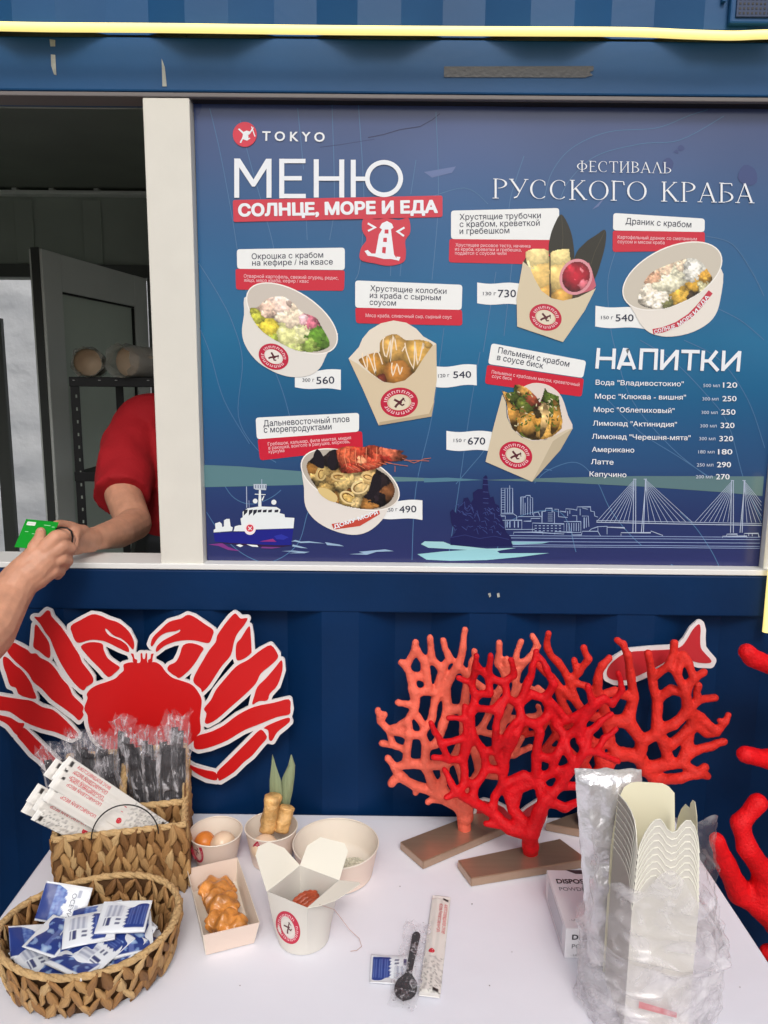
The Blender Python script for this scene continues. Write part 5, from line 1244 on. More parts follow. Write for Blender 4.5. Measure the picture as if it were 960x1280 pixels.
T_E = ('z0 z1,z1 z2,z2 a,a b,b c,c d,d e,e f,f a,b g,g h,h i,i j,j t1,j t2,g g2,g2 k,k j,k k2,k2 l,l t3,c m,m n,n o,o g2,m p,p q,q t4,q r,r t5,p s,s u,u v,v w,w m,u x,x y,y r,u aa,aa t6,aa ab,ab ac,ac ad,ad x,v ae,ae t7,ae t8,v af,af ag,ag ah,ah t9,ah t10,af ai,ai aj,aj k2,ai ak,ak ag,ai al,al n,v ai,aj k,'
       'd ba,ba bb,bb bc,bc bd,bd t11,e be,be bf,bf bg,bg t12,be bh,bh ba,ca cb,cb cc,cc cd,cd ce,ce cf,cf e,t14 cg,cg ch,ch cd,t15 ch,ci cj,cj be,cd ci,da db,db dc,dc dd,dd de,de df,df f,dc ce,dd dg,dg dh,dh de,dg di,dg dl,dl dm,dh dj,dj dk,dk z1,df dk,dh dn,dn dj,di dm,df z2').split(',')
T_E = [tuple(e.strip().split(' ')) for e in T_E]
b1 = onz(737, 1036, BT)
b1 = onz(735, 1032, BT)
tr = [((b1 - Vector((0, 0, 0.004)), 0.013), (at(735, 1012, b1.y), 0.013))]
tom = coral('tomato_coral', 'tomato red coral, right of the table corals, in front of the fish sign', zz(680, 760, 3.84), b1.y, C3(216, 44, 34), T_N, T_E, tr, dict(c=(b1.x, b1.y, .75)), seed=4)
base_plate([(682, 1029), (742, 1007), (800, 1032), (772, 1046)], tom, BT - 0.0001, 0.0154)
# --- bright red coral (front)
R_N = dict(z0=(572, 870, 9), z1=(572, 800, 9.6), a=(470, 782, 7), a2=(430, 760, 5.4), t0=(350, 758, 3.2), b=(385, 705, 6), c=(290, 650, 5.6), d=(205, 598, 5), e=(170, 545, 4), t1=(142, 488, 3), t1b=(150, 628, 3.2), f=(485, 690, 5.6), g=(458, 605, 5.4), h=(440, 560, 6), i=(392, 625, 4.4), j=(290, 570, 5), k=(240, 555, 4.8), l=(235, 440, 4.8), m=(245, 330, 4.2), n=(243, 170, 3), m2=(246, 240, 3.4),
           o=(165, 440, 4), t2=(88, 426, 3.2), p=(125, 358, 4), q=(95, 300, 3.8), t3=(74, 254, 3), t4=(162, 230, 3), r=(350, 480, 5), s=(340, 400, 5), u=(285, 320, 4.6), v=(272, 200, 4.6), w=(300, 120, 4.8), x=(400, 390, 5), y=(455, 315, 4.4), y2=(500, 250, 4), aa=(400, 280, 4.2), ab=(420, 205, 4.2), ac=(300, 180, 4),
           ad=(278, 52, 4.2), t5=(212, 28, 3), ae=(300, -30, 4.6), t6=(302, -82, 3), af=(362, 20, 4.4), t7=(374, -82, 3.2), ag=(440, 52, 4.6), ah=(488, 15, 4.2), t8=(474, -62, 3.2), ai=(452, 130, 4.4), aj=(390, 190, 4.4), ak=(370, 108, 4.2),
           al=(540, 520, 6), am=(600, 545, 6), ba=(622, 690, 8), bb=(645, 640, 7), bc=(602, 420, 5.4), bd=(620, 300, 5), be=(600, 262, 5.4), bf=(525, 235, 5.4), bg=(500, 310, 5), bh=(460, 390, 5), bi=(440, 490, 5), bj=(512, 160, 5), bk=(572, 108, 4.8), bl=(645, 130, 5), bm=(668, 205, 5.4), bn=(560, 50, 4.6), bo=(582, -30, 4), t9=(602, -105, 3.2), bp=(690, 60, 4.6), bq=(650, -20, 4), br=(612, -80, 3),
           ca=(720, 565, 6), cb=(790, 470, 5.6), cc=(840, 400, 5), cd=(862, 300, 4.8), ce=(920, 250, 4), t10=(975, 210, 3), cf=(685, 500, 5), cg=(702, 420, 5), ch=(745, 330, 5), ci=(832, 245, 5), cj=(885, 165, 4.8), t11=(860, 70, 3.4), t12=(935, 125, 3), ck=(655, 430, 4.6), cl=(745, 680, 5), t13=(835, 640, 4), cm=(820, 570, 4.4), t14=(905, 520, 3.2), cn=(760, 400, 4.6), co=(820, 345, 4.4), cp=(700, 270, 4.4), cq=(760, 240, 4.2),
           cr=(720, 200, 4.2), cs=(900, 400, 4), t15=(1010, 445, 3.4), ct=(940, 330, 3.6), t16=(1000, 285, 3), cu=(680, 610, 5.4), cv=(980, 160, 4), cw=(1030, 90, 3.6), t17=(1010, 5, 3), cx=(620, 580, 5), cy=(940, 130, 4))
R_E = ('z0 z1,z1 a,a a2,a2 t0,a b,b c,c d,d e,e t1,d t1b,z1 f,f g,g h,b i,i h,c j,j k,k d,k l,l m,m m2,m2 n,l o,o t2,o p,p q,q t3,p m,m2 t4,j r,r s,s u,u v,v w,s x,x y,y y2,x aa,aa ab,w ad,ad t5,ad ae,ae t6,ae af,af t7,af ag,ag ah,ah t8,ag ai,ai aj,aj ac,w ak,ak af,ab ai,v ac,'
       'h al,al am,z1 ba,ba bb,bb cu,cu am,am cx,cx bb,am bc,bc bd,bd be,be bf,bf bg,bg bh,bh bi,bi h,r bi,bf bj,bj bk,bk bl,bl bm,bm be,bj bn,bn bo,bo t9,bl bp,bp bq,bq br,cu ca,ca cb,cb cc,cc cd,cd ce,ce t10,am cf,cf cg,cg ch,ch ci,ci cj,cj t11,cj t12,cg ck,ck bc,bb cl,cl t13,ca cm,cm t14,cb cn,cn ch,cc co,co ci,bm cp,cp cq,cq cj,cp ch,bl cr,cr cq,cc cs,cs t15,cs ct,ct t16,ci cy,cy cv,cv cw,cw t17,cb cf,f al,y bh,g am,u l,x bi,ai bj').split(',')
R_E = [tuple(e.strip().split(' ')) for e in R_E]
b2 = onz(663, 1066, BT)
tr = [((b2 - Vector((0, 0, 0.004)), 0.0135), (at(663, 1036, b2.y), 0.013)), ((at(663, 1036, b2.y), 0.013), (at(664, 1030, b2.y), 0.0135))]
redc = coral('red_coral', 'bright red coral in the middle of the table, on the front bronze board', zz(520, 840, 4), b2.y, C3(208, 2, 18), R_N, R_E, tr, dict(c=(b2.x, b2.y, .75)), seed=9, thick=1.28)
base_plate([(572, 1075), (700, 1048), (735, 1074), (589, 1098)], redc, BT + 0.0002, 0.0157)
# --- large coral at the right edge, on the pavement beside the table
E_N = dict(a=(940, 822, 10), a2=(1000, 850, 11), t=(934, 815, 9), b=(932, 943, 9), b2=(970, 950, 12), b3=(1010, 925, 12), c=(925, 1029, 10), t2=(947, 1004, 10), c2=(934, 1060, 11), d=(957, 1092, 13), e=(951, 1130, 15), f=(925, 1116, 13), t3=(906, 1078, 11), t3b=(896, 1050, 8), g=(985, 1165, 18), g2=(1000, 1230, 20), h=(1020, 1080, 13), i=(1040, 1000, 12), j=(1005, 1360, 22),
           k=(1060, 880, 11), l=(1080, 800, 10), m=(1100, 1010, 12), n=(1120, 930, 10), o=(1060, 1130, 14), p=(1130, 1090, 10), q=(1010, 780, 9), k2=(972, 1198, 10), k3=(960, 1190, 8))
E_E = [tuple(e.split(' ')) for e in 't a,a a2,a2 b3,b b2,b2 b3,b3 h,c t2,c c2,c2 d,d e,e f,f t3,t3 t3b,e g,g g2,g2 j,g h,h i,i k,k l,i m,m n,g o,o p,k a2,l q,g k2,k2 k3,o m'.split(',')]
Yr = -0.17
pj = at(1005, 1360, Yr)
tr = [((pj, 0.030), (Vector((pj.x + .02, Yr, 0.03)), 0.034))]
big = coral('large_red_coral', 'large bright red coral standing right of the table at the picture edge', lambda x, y: (x, y), Yr, C3(222, 6, 18), E_N, E_E, tr, dict(c=(pj.x + .02, Yr, 0)), seed=13, thick=1.26, voxel=0.004, depth=0.03)
boxo('base_board', pj.x - .18, pj.x + .22, Yr - .13, Yr + .13, 0.001, 0.03, MT['bronze'], big, 0.003)
# ================================================================== WICKER BASKETS
from mathutils.bvhtree import BVHTree
WK = [mat('woven_straw', C3(*c), 0.62, bump=0.9, bscale=18, bdist=0.004, stretch=(14, 14, 1.2), var=0.22, vscale=6, spec=0.3)
      for c in ((176, 138, 92), (156, 114, 70), (198, 164, 116), (130, 92, 56), (184, 144, 94), (166, 124, 78))]
MT['wk_dark'] = mat('dark_straw_core', C3(104, 70, 38), 0.8, bump=0.6, bscale=200, bdist=0.001)
def strand_mesh(L, Wd, T, seed, m):
    r = random.Random(seed); bm = bmesh.new(); n = 6; rings = []; st = [(-.5, .10), (-.3, .62 + r.uniform(-.12, .12)), (-.05 + r.uniform(-.1, .1), 1.0), (.24, .66 + r.uniform(-.15, .15)), (.5, .06)]; cv = r.uniform(-.003, .003)
    for t, s in st:
        tw = 0.5 * t + r.uniform(-.15, .15); ring = []
        for k in range(n):
            a = 2 * math.pi * k / n; x = math.cos(a) * Wd / 2 * s; y = math.sin(a) * T / 2 * (0.6 + .5 * s) * (1 + r.uniform(-.25, .25)); x += cv * (1 - 4 * t * t)
            ring.append(bm.verts.new((x * math.cos(tw) - y * math.sin(tw) + r.uniform(-.0004, .0004), x * math.sin(tw) + y * math.cos(tw), t * L)))
        rings.append(ring)
    for a, b in zip(rings, rings[1:]):
        for k in range(n): bm.faces.new((a[k], a[(k + 1) % n], b[(k + 1) % n], b[k]))
    bm.faces.new(rings[0][::-1]); bm.faces.new(rings[-1])
    return from_bm('woven_strand', bm, m, True)
STR = [strand_mesh(.036, .0152, .0050, i, WK[i % 6]) for i in range(18)]
def frame(P, N, T):
    N = N.normalized(); T = (T - N * T.dot(N)).normalized(); X = T.cross(N) * -1
    X = N.cross(T)
    return Matrix(((X.x, N.x, T.x, P.x), (X.y, N.y, T.y, P.y), (X.z, N.z, T.z, P.z), (0, 0, 0, 1)))
def weave(parent, f, nu, nv, seed, slant=.35, stuff=False, scale=1.0, ph=0):
    """f(u,v)->(P,N,T) for u,v in 0..1"""
    r = random.Random(seed); bmj = bmesh.new() if stuff else None
    for j in range(nv):
        for i in range(nu):
            u = (i + .5 + (0.5 if j % 2 else 0)) / nu
            if u > 1: 
                if ph == 0: continue
                u -= 1
            v = (j + .5) / nv
            P, N, T = f(u, v)
            M_ = frame(P, N, T) @ Matrix.Rotation((slant if (i + j) % 2 else -slant) + r.uniform(-.2, .2), 4, 'Y') @ Matrix.Rotation(r.uniform(-.45, .45), 4, 'Z') @ Matrix.Scale(scale * r.uniform(.85, 1.12), 4)
            m = r.choice(STR)
            if stuff: t = m.copy(); t.transform(M_); bmj.from_mesh(t); bpy.data.meshes.remove(t)
            else: link('woven_strand', m, parent, None, M_)
    if stuff:
        o = link('woven_strands', from_bm('woven_strands', bmj, WK[1], True), parent); o['kind'] = 'stuff'
def rope_rim(name, pts, r, parent, closed=True):
    """two strands twisted round each other along pts"""
    Q = [Vector(p) for p in pts]; n = len(Q); bm = bmesh.new()
    if closed: Q = Q + [Q[0]]
    fine = []
    for i in range(len(Q) - 1):
        k = max(1, int((Q[i + 1] - Q[i]).length / 0.004))
        for j in range(k): fine.append(Q[i].lerp(Q[i + 1], j / k))
    fine.append(Q[-1])
    for ph in (0, 2.09, 4.19):
        ln = 0; P = []
        for i, p in enumerate(fine):
            if i: ln += (p - fine[i - 1]).length
            t = (fine[min(i + 1, len(fine) - 1)] - fine[max(i - 1, 0)]).normalized()
            a = Vector((0, 0, 1)) if abs(t.z) < .8 else Vector((1, 0, 0)); n1 = t.cross(a).normalized(); n2 = t.cross(n1)
            an = ln / 0.0085 + ph; P.append(p + (n1 * math.cos(an) + n2 * math.sin(an)) * r * .45)
        tube_bm(bm, P, [r * (.72 + .10 * noise.noise(p * 90)) for p in P], 6)
    o = link(name, from_bm(name, bm, WK[2], True), parent); return o
# rectangular basket
FR = Vector((-.325, -.266, 0)); FL = Vector((-.519, -.312, 0)); U = (FR - FL).normalized(); V = Vector((-U.y, U.x, 0)); WB = (FR - FL).length
ZT0 = 0.752
def bp(u, v, z): return FL + U * (u * WB) + V * v + Vector((0, 0, z))
bask = empty('rectangular_basket', bp(.5, .08, .75), 'rectangular woven straw basket with compartments holding wrapped cutlery and chopsticks', 'basket')
HF, HM, HB, DM1, DB = .118, .118, .178, .070, .160
def wall_core(a, b, h0, h1, th, nm):
    """thin core from a to b (Vectors z=0)"""
    d = (b - a).normalized(); n = Vector((-d.y, d.x, 0)) * th / 2
    vs = []
    for p, h in ((a, h0), (b, h1)):
        for s in (-1, 1): vs += [p + n * s + Vector((0, 0, ZT0)), p + n * s + Vector((0, 0, .75 + h))]
    link(nm, mk(nm, vs, [(0, 4, 5, 1), (2, 3, 7, 6), (0, 1, 3, 2), (4, 6, 7, 5), (1, 5, 7, 3), (0, 2, 6, 4)]), bask, MT['wk_dark'])
g = lambda u, v: bp(u, v, 0)
wall_core(g(0, 0), g(1, 0), HF, HF, .004, 'front_wall'); wall_core(g(0, DM1), g(1, DM1), HM, HM, .004, 'middle_wall')
wall_core(g(0, DB), g(1, DB), HB, HB, .004, 'back_wall'); wall_core(g(.49, DM1 + .004), g(.49, DB - .004), HM + .012, HB, .004, 'divider')
wall_core(g(1, 0), g(1, DM1), HF, HF, .004, 'side_wall'); wall_core(g(0, 0), g(0, DM1), HF, HF, .004, 'side_wall')
wall_core(g(1, DM1 + .003), g(1, DB), HF + .01, HB, .004, 'side_wall'); wall_core(g(0, DM1 + .003), g(0, DB), HF + .01, HB, .004, 'side_wall')
link('basket_floor', mk('basket_floor', [bp(0, 0, .753), bp(1, 0, .753), bp(1, DB, .753), bp(0, DB, .753)], [(0, 1, 2, 3)]), bask, MT['wk_dark'])
Zv = Vector((0, 0, 1))
weave(bask, lambda u, v: (bp(u, -.0045, .758 + v * (HF - .012)), -V, Zv), 14, 5, 1, .26, scale=1.08)
weave(bask, lambda u, v: (bp(1, u * DM1, .758 + v * (HF - .012)) + U * .0045, U, Zv), 6, 5, 2)
weave(bask, lambda u, v: (bp(1, DM1 + .004 + u * (DB - DM1 - .006), .758 + v * (HF + (HB - HF) * u - .012)) + U * .0045, U, Zv), 7, 6, 3)
weave(bask, lambda u, v: (bp(u, DM1 - .0045, .765 + v * (HM - .02)), -V, Zv), 14, 4, 4, .26, scale=1.05)
weave(bask, lambda u, v: (bp(u, DM1 + .0045, .765 + v * (HM - .02)), V, Zv), 15, 4, 14, stuff=True)
weave(bask, lambda u, v: (bp(0, u * DB, .758 + v * (HF - .012)) - U * .0045, -U, Zv), 12, 5, 5, stuff=True)
weave(bask, lambda u, v: (bp(u, DB + .0045, .758 + v * (HB - .012)), V, Zv), 15, 7, 6, stuff=True)
weave(bask, lambda u, v: (bp(u, DB - .0045, .80 + v * (HB - .06)), -V, Zv), 15, 5, 7, stuff=True)
weave(bask, lambda u, v: (bp(1, .01 + u * (DB - .02), .79 + v * (HF - .05)) - U * .0045, -U, Zv), 12, 3, 8, stuff=True)
rope_rim('rim', [bp(0, 0, .75 + HF), bp(1, 0, .75 + HF), bp(1, DM1, .75 + HF), bp(1, DB, .75 + HB), bp(0, DB, .75 + HB), bp(0, DM1, .75 + HF)], .0050, bask)
rope_rim('rim', [bp(0.01, DM1, .75 + HM + .001), bp(.99, DM1, .75 + HM + .001)], .0055, bask, False)
rope_rim('rim', [bp(.49, DM1 + .004, .752 + HM), bp(.49, DM1 + .006, .78 + HM), bp(.49, DB, .75 + HB)], .0058, bask, False)
# oval basket
OC = Vector((-.415, -.434, 0)); OA, OB, OT, OH = .121, .103, math.radians(14), .070
def op(t, h, off=0):
    k = .84 + .16 * (h / OH) ** .7 if h > 0 else .84
    wob = .004 * math.sin(2 * t + 1) 
    x = (OA * k + off) * math.cos(t); y = (OB * k + off) * math.sin(t)
    return OC + Vector((x * math.cos(OT) - y * math.sin(OT), x * math.sin(OT) + y * math.cos(OT), .752 + h + wob * h / OH))
oval = empty('oval_basket', (OC.x, OC.y, .75), 'oval woven straw basket full of blue and white sachets at the front left corner', 'basket')
bm = bmesh.new(); rings = []
for h in [0, .01, .025, .045, OH]: rings.append([bm.verts.new(op(2 * math.pi * k / 56, h)) for k in range(56)])
for a, b in zip(rings, rings[1:]):
    for k in range(56): bm.faces.new((a[k], a[(k + 1) % 56], b[(k + 1) % 56], b[k]))
bm.faces.new(rings[0][::-1])
bmesh.ops.solidify(bm, geom=list(bm.faces), thickness=.002)
link('shell', from_bm('shell', bm, MT['wk_dark'], True), oval)
def of(sgn):
    def f(u, v):
        t = u * 2 * math.pi; h = .006 + v * (OH - .010); P = op(t, h, sgn * .0045)
        T = op(t, h + .004) - op(t, max(h - .004, 0)); S = op(t + .01, h) - op(t - .01, h); N = S.cross(T) * sgn
        return P, N, T
    return f
weave(oval, of(1), 50, 3, 21, .42, ph=1, scale=.98); weave(oval, of(-1), 46, 3, 22, .42, ph=1, scale=.92)
rope_rim('rim', [op(2 * math.pi * k / 64, OH + .001) for k in range(64)], .0046, oval)
weave(oval, lambda u, v: (op(u * 6.283, .0, -.02 - .03 * v) + Vector((0, 0, .004)), Zv, op(u * 6.283, 0) - OC), 24, 2, 23, .4, stuff=True, ph=1)

# ================================================================== SACHETS
def vmesh(name, w, h, nx, ny, hf, cf, mt, thick=.0008):
    """small sheet in local XY with height hf(x,y) and printed colour cf(x,y)"""
    vs = []; cs = []; fs = []
    for s in (1, -1):
        for j in range(ny + 1):
            for i in range(nx + 1):
                x = (i / nx - .5) * w; y = (j / ny - .5) * h; z = hf(x, y)
                edge = i in (0, nx) or j in (0, ny)
                vs.append((x, y, z if (s > 0) else (z * -.15 - (0 if edge else thick)))); cs.append(C3(*(cf(x, y) if s > 0 else (222, 224, 228))))
    m = (nx + 1) * (ny + 1)
    for j in range(ny):
        for i in range(nx):
            k = j * (nx + 1) + i; fs.append((k, k + 1, k + nx + 2, k + nx + 1)); fs.append((m + k, m + k + nx + 1, m + k + nx + 2, m + k + 1))
    for i in range(nx): 
        fs.append((i, m + i, m + i + 1, i + 1)); k = ny * (nx + 1) + i; fs.append((k, k + 1, m + k + 1, m + k))
    for j in range(ny):
        k = j * (nx + 1); fs.append((k, k + nx + 1, m + k + nx + 1, m + k)); k += nx; fs.append((k, m + k, m + k + nx + 1, k + nx + 1))
    me = mk(name, vs, fs, mt, True)
    ca = me.color_attributes.new('Col', 'FLOAT_COLOR', 'POINT'); ca.data.foreach_set('color', np.concatenate([np.array(cs, np.float32), np.ones((len(cs), 1), np.float32)], 1).ravel())
    return me
MT['foilprint'] = mat('printed_packet_film', (1, 1, 1), 0.36, attr='Col', bump=0.35, bscale=55, bdist=0.003)
SW, SH = .074, .057
def sach_h(seed, bend=1.0):
    def f(x, y):
        ex = 1 - (2 * x / SW) ** 4; ey = 1 - (2 * y / SH) ** 4
        return .0035 * max(ex, 0) * max(ey, 0) + .0016 * noise.noise((x * 55, y * 55, seed)) * max(0, ex) + bend * (.22 * x * x * 4 * math.sin(seed) + .006 * noise.noise((x * 18, y * 18, seed + 5)))
    return f
WTE, BLU, GRY = (226, 230, 236), (38, 60, 132), (166, 172, 190)
def sach_back(x, y):
    u = x / SW + .5; v = y / SH + .5
    if v < .1 or v > .93 or u < .05: return WTE
    zig = .56 + .022 * (abs(((v * 9) % 1) - .5) * 4 - 1)
    if u > zig:
        if u > .97: return WTE
        if .62 < u < .93 and ((u * 24) % 1) < .22 and .2 < v < .82: return (84, 104, 168)
        return BLU
    if .1 < u < .3 and .18 < v < .42: return (60, 66, 110) if ((u * 60) % 1) < .5 else WTE
    if .1 < u < .46 and .46 < v < .86: return GRY if ((u * 30) % 1) < .5 else (206, 210, 220)
    if .36 < u < .46 and .16 < v < .42: return (90, 96, 124) if ((v * 24) % 1) < .5 else WTE
    return WTE
def sach_front(x, y):
    u = x / SW + .5; v = y / SH + .5
    if v < .06 or v > .94: return WTE
    n = noise.noise((x * 120, y * 120, 3)); w_ = .5 + .06 * n
    if u < w_:
        if u > .26:
            n2 = noise.noise((x * 240, y * 240, 8)); return (86 + 70 * n2, 116 + 70 * n2, 184 + 40 * n2)
        if ((u * 26) % 1) < .2 and .2 < v < .8: return (96, 116, 176)
        return BLU
    if .74 < u < .82 and .12 < v < .88 and ((v * 30) % 1) < .6: return GRY
    return WTE
def sach_blue(x, y):
    v = y / SH + .5; u = x / SW + .5
    if v < .07 or v > .93 or u < .04 or u > .96: return WTE
    n2 = noise.noise((x * 90, y * 90, 4))
    if n2 > .18: return (96 + 110 * n2, 126 + 100 * n2, 190 + 40 * n2)
    if .3 < v < .6 and ((v * 30) % 1) < .25: return (90, 108, 170)
    return BLU
SM = {k: [vmesh('wrapper', SW, SH, 40, 32, sach_h(s), f, MT['foilprint']) for s in (1.1, 4.2)] for k, f in (('b', sach_back), ('f', sach_front), ('u', sach_blue))}
def sachet(px, py, z, ang, tx, ty, k, lab, var=0, grp='sachets heaped in the oval basket', sc=1.0, text=False):
    P = onz(px, py, z + (.013 if px < 300 else 0)); tx += 6 * math.sin(px); ty += 7 * math.cos(px * 1.7) * (px < 300)
    if px > 300: tx = ty = 0
    M_ = Matrix.Translation(P) @ Matrix.Rotation(math.radians(tx), 4, 'X') @ Matrix.Rotation(math.radians(ty), 4, 'Y') @ Matrix.Rotation(math.radians(ang), 4, 'Z') @ Matrix.Scale(sc * (.92 if px < 300 else 1), 4)
    t = empty('sachet', M_, lab, 'sachet', grp)
    link('wrapper', SM[k][var], t, None, None, local=True)
    if text:
        Pn = Print(lambda x, y, l: Vector((x, y, sach_h(1.1 if var == 0 else 4.2)(x, y) + .0004)))
        Pn.text('OCEAN', .016, .017, .016, -.018, .0075, (120, 124, 140), 1)
        Pn.build('lettering', t, MT['foilprint'], local=True)
    return t
sachet(44, 1176, .796, 30, 4, 20, 'f', 'pale crumpled sachet against the left wall of the oval basket', 0)
sachet(166, 1168, .806, -70, 6, -6, 'u', 'sachet half tucked under the topmost one at its right edge', 0)
sachet(128, 1185, .806, 60, 4, 4, 'b', 'sachet lying crosswise under the tilted pair in the middle of the heap', 1)
sachet(80, 1130, .806, -8, 62, 14, 'f', 'sachet lettered OCEAN leaning on the back wall of the oval basket', 0, text=True)
sachet(160, 1156, .798, -38, 8, 6, 'u', 'blue sachet whose pale corner sticks out at the far right of the heap', 1)
sachet(158, 1176, .797, -14, 12, -10, 'b', 'sachet with grey print lying under the topmost sachet, right side of the heap', 0)
sachet(174, 1178, .790, 30, -10, -6, 'u', 'mostly blue sachet low against the right wall of the oval basket', 1)
sachet(120, 1150, .804, 14, 10, 6, 'f', 'sachet mostly hidden behind the two front-facing top sachets', 1)
sachet(68, 1170, .803, 78, 6, 16, 'u', 'rumpled blue sachet with water drops at the left of the heap', 0)
sachet(52, 1194, .790, 52, -6, 10, 'b', 'sachet with pale zigzag border at the far left of the heap', 1)
sachet(98, 1177, .806, 168, 6, 0, 'u', 'blue sachet with white top edge just left of centre under the tilted one', 0)
sachet(146, 1186, .796, -28, 4, -6, 'u', 'blue sachet with white diagonal edge right of centre near the basket front', 0)
sachet(130, 1194, .792, 20, -8, 4, 'f', 'pale sachet low at the front rim of the oval basket', 1)
sachet(80, 1206, .784, 8, -4, 2, 'u', 'dark blue sachet at the bottom front of the heap', 1)
sachet(101, 1199, .800, -30, -8, 0, 'u', 'long blue sachet with drop pictures lying across the front', 0, sc=1.1)
sachet(112, 1160, .818, 17, 16, 4, 'b', 'tilted sachet with blue half to the left, second from the top', 1)
sachet(155, 1146, .822, 5, 18, -4, 'b', 'topmost sachet with barcode and blue half at the right', 0)
sachet(491, 1212, .7535, 178, 0, 0, 'b', 'single sachet lying flat on the cloth left of the spoon', 0, grp='sachets heaped in the oval basket', sc=.86)

# ================================================================== CHOPSTICK PACKETS
MT['paperwrap'] = mat('paper_sleeve', (1, 1, 1), 0.45, attr='Col', bump=0.4, bscale=70, bdist=0.002)
CL, CW = .210, .030
def chop_h(x, y):
    e = (1 - abs(2 * y / CW) ** 6) * (1 if abs(x) < CL / 2 - .008 else .2)
    return e * (.0012 + .0028 * (math.exp(-((y - .004) / .004) ** 2) + .8 * math.exp(-((y + .005) / .004) ** 2))) + .0008 * noise.noise((x * 40, y * 80, 1))
def chop_c(x, y):
    g_ = (224, 220, 214)
    if x < -CL / 2 + .0075 or x > CL / 2 - .0075: return (240, 238, 234)
    if -CL / 2 + .008 < x < -CL / 2 + .0145 and CW * .1 < y < CW * .42: return (44, 40, 40)
    if CL / 2 - .0145 < x < CL / 2 - .008 and CW * .1 < y < CW * .4: return (44, 40, 40)
    if x > .030:
        n = noise.noise((x * 170, y * 200, 2)); 
        if abs(n) < .035 and abs(x - .066) < .034: return (150, 148, 144)
        if n > .2 and abs(x - .066) < .034: return (192, 188, 184)
    return g_
CM = vmesh('paper_sleeve', CL, CW, 110, 14, chop_h, chop_c, MT['paperwrap'])
def chop_letter(t):
    Pn = Print(lambda x, y, l: Vector((x, y, chop_h(x, y) + .0003 + l * .00002)))
    Pn.text('ПОЧУВСТВУЙ ВЕСЬ', -.018, -.0012, -.083, -.0012, .0048, (206, 40, 56), 1, .01)
    Pn.text('ВКУС ВЛАДИВОСТОКА', -.018, .0068, -.083, .0068, .0048, (206, 40, 56), 2, .01)
    Pn.poly(ell(.022, -.0045, .0045, .0045), (206, 40, 56), 3); Pn.line([(.020, -.006), (.024, -.003)], .0012, WH, 4); Pn.line([(.020, -.003), (.024, -.006)], .0012, WH, 4)
    return Pn
_chl = None
def chop(Mx, lab, flip=False, grp='wrapped chopsticks in the rectangular basket'):
    global _chl
    t = empty('chopstick_packet', Mx, lab, 'chopsticks', grp)
    link('paper_sleeve', CM, t, None, None, local=True)
    if _chl is None:
        o = chop_letter(t).build('lettering', t, MT['paperwrap'], local=True); _chl = o.data
    else: link('lettering', _chl, t, None, None, local=True)
    return t
def between(a, b, facing, up=0):
    """matrix: local X from a to b, local Z towards facing"""
    X = (b - a).normalized(); Z = (facing - X * facing.dot(X)).normalized(); Y = Z.cross(X); c = (a + b) / 2
    return Matrix(((X.x, Y.x, Z.x, c.x), (X.y, Y.y, Z.y, c.y), (X.z, Y.z, Z.z, c.z), (0, 0, 0, 1)))
fc = (Vector((0.1, -1.0, .75))).normalized()
packs = [((33, 1003), (170, 1068), -.266, 'wrapped chopsticks at the far left edge of the fan'), ((40, 990), (178, 1066), -.268, 'wrapped chopsticks second from the far left, mostly covered'),
         ((47, 1000), (182, 1070), -.272, 'wrapped chopsticks tucked below the lettered ones, black end mark showing'), ((46, 1013), (176, 1078), -.277, 'lowest wrapped chopsticks in the fan, with grey flower print'),
         ((78, 955), (200, 1036), -.262, 'highest wrapped chopsticks, along the upper edge of the fan'), ((72, 962), (196, 1042), -.268, 'wrapped chopsticks just below the highest ones'),
         ((68, 972), (192, 1048), -.275, 'wrapped chopsticks with red lettering in the middle of the fan'), ((60, 988), (184, 1060), -.283, 'front wrapped chopsticks with the clearest red lettering'),
         ((62, 958), (188, 1040), -.255, 'rear wrapped chopsticks peeking out behind the upper edge')]
for i, (a, b, Y, lab) in enumerate(packs):
    A_ = at(*a, Y - .03); B_ = at(*b, Y + .02); d = (B_ - A_).normalized()
    B_ = A_ + d * CL
    flip = i == 3
    m = between(B_, A_, fc) if flip else between(A_, B_, fc)
    chop(m @ Matrix.Rotation(rnd.uniform(-.12, .12), 4, 'X'), lab)
A_ = onz(553, 1113, .7545); B_ = onz(535, 1257, .7545)
chop(between(A_, B_, Vector((0, 0, 1))), 'single wrapped chopsticks lying flat on the cloth right of the spoon')
# black cord loop on the front rim
bm = bmesh.new(); pts = []
for i in range(25):
    t = math.pi * i / 24; px = 156 - 42 * math.cos(t); py = 1050 - 8 * (i / 24) - 40 * math.sin(t)
    pts.append(at(px, py, -.300 + .012 * math.sin(t * 1) + (px - 114) * .0003 - .012))
tube_bm(bm, pts, .0011, 8)
tag(link('cord_loop', from_bm('cord_loop', bm, None, True), None, MT['black']), 'thin black cord arching over the front rim of the rectangular basket', 'cord')

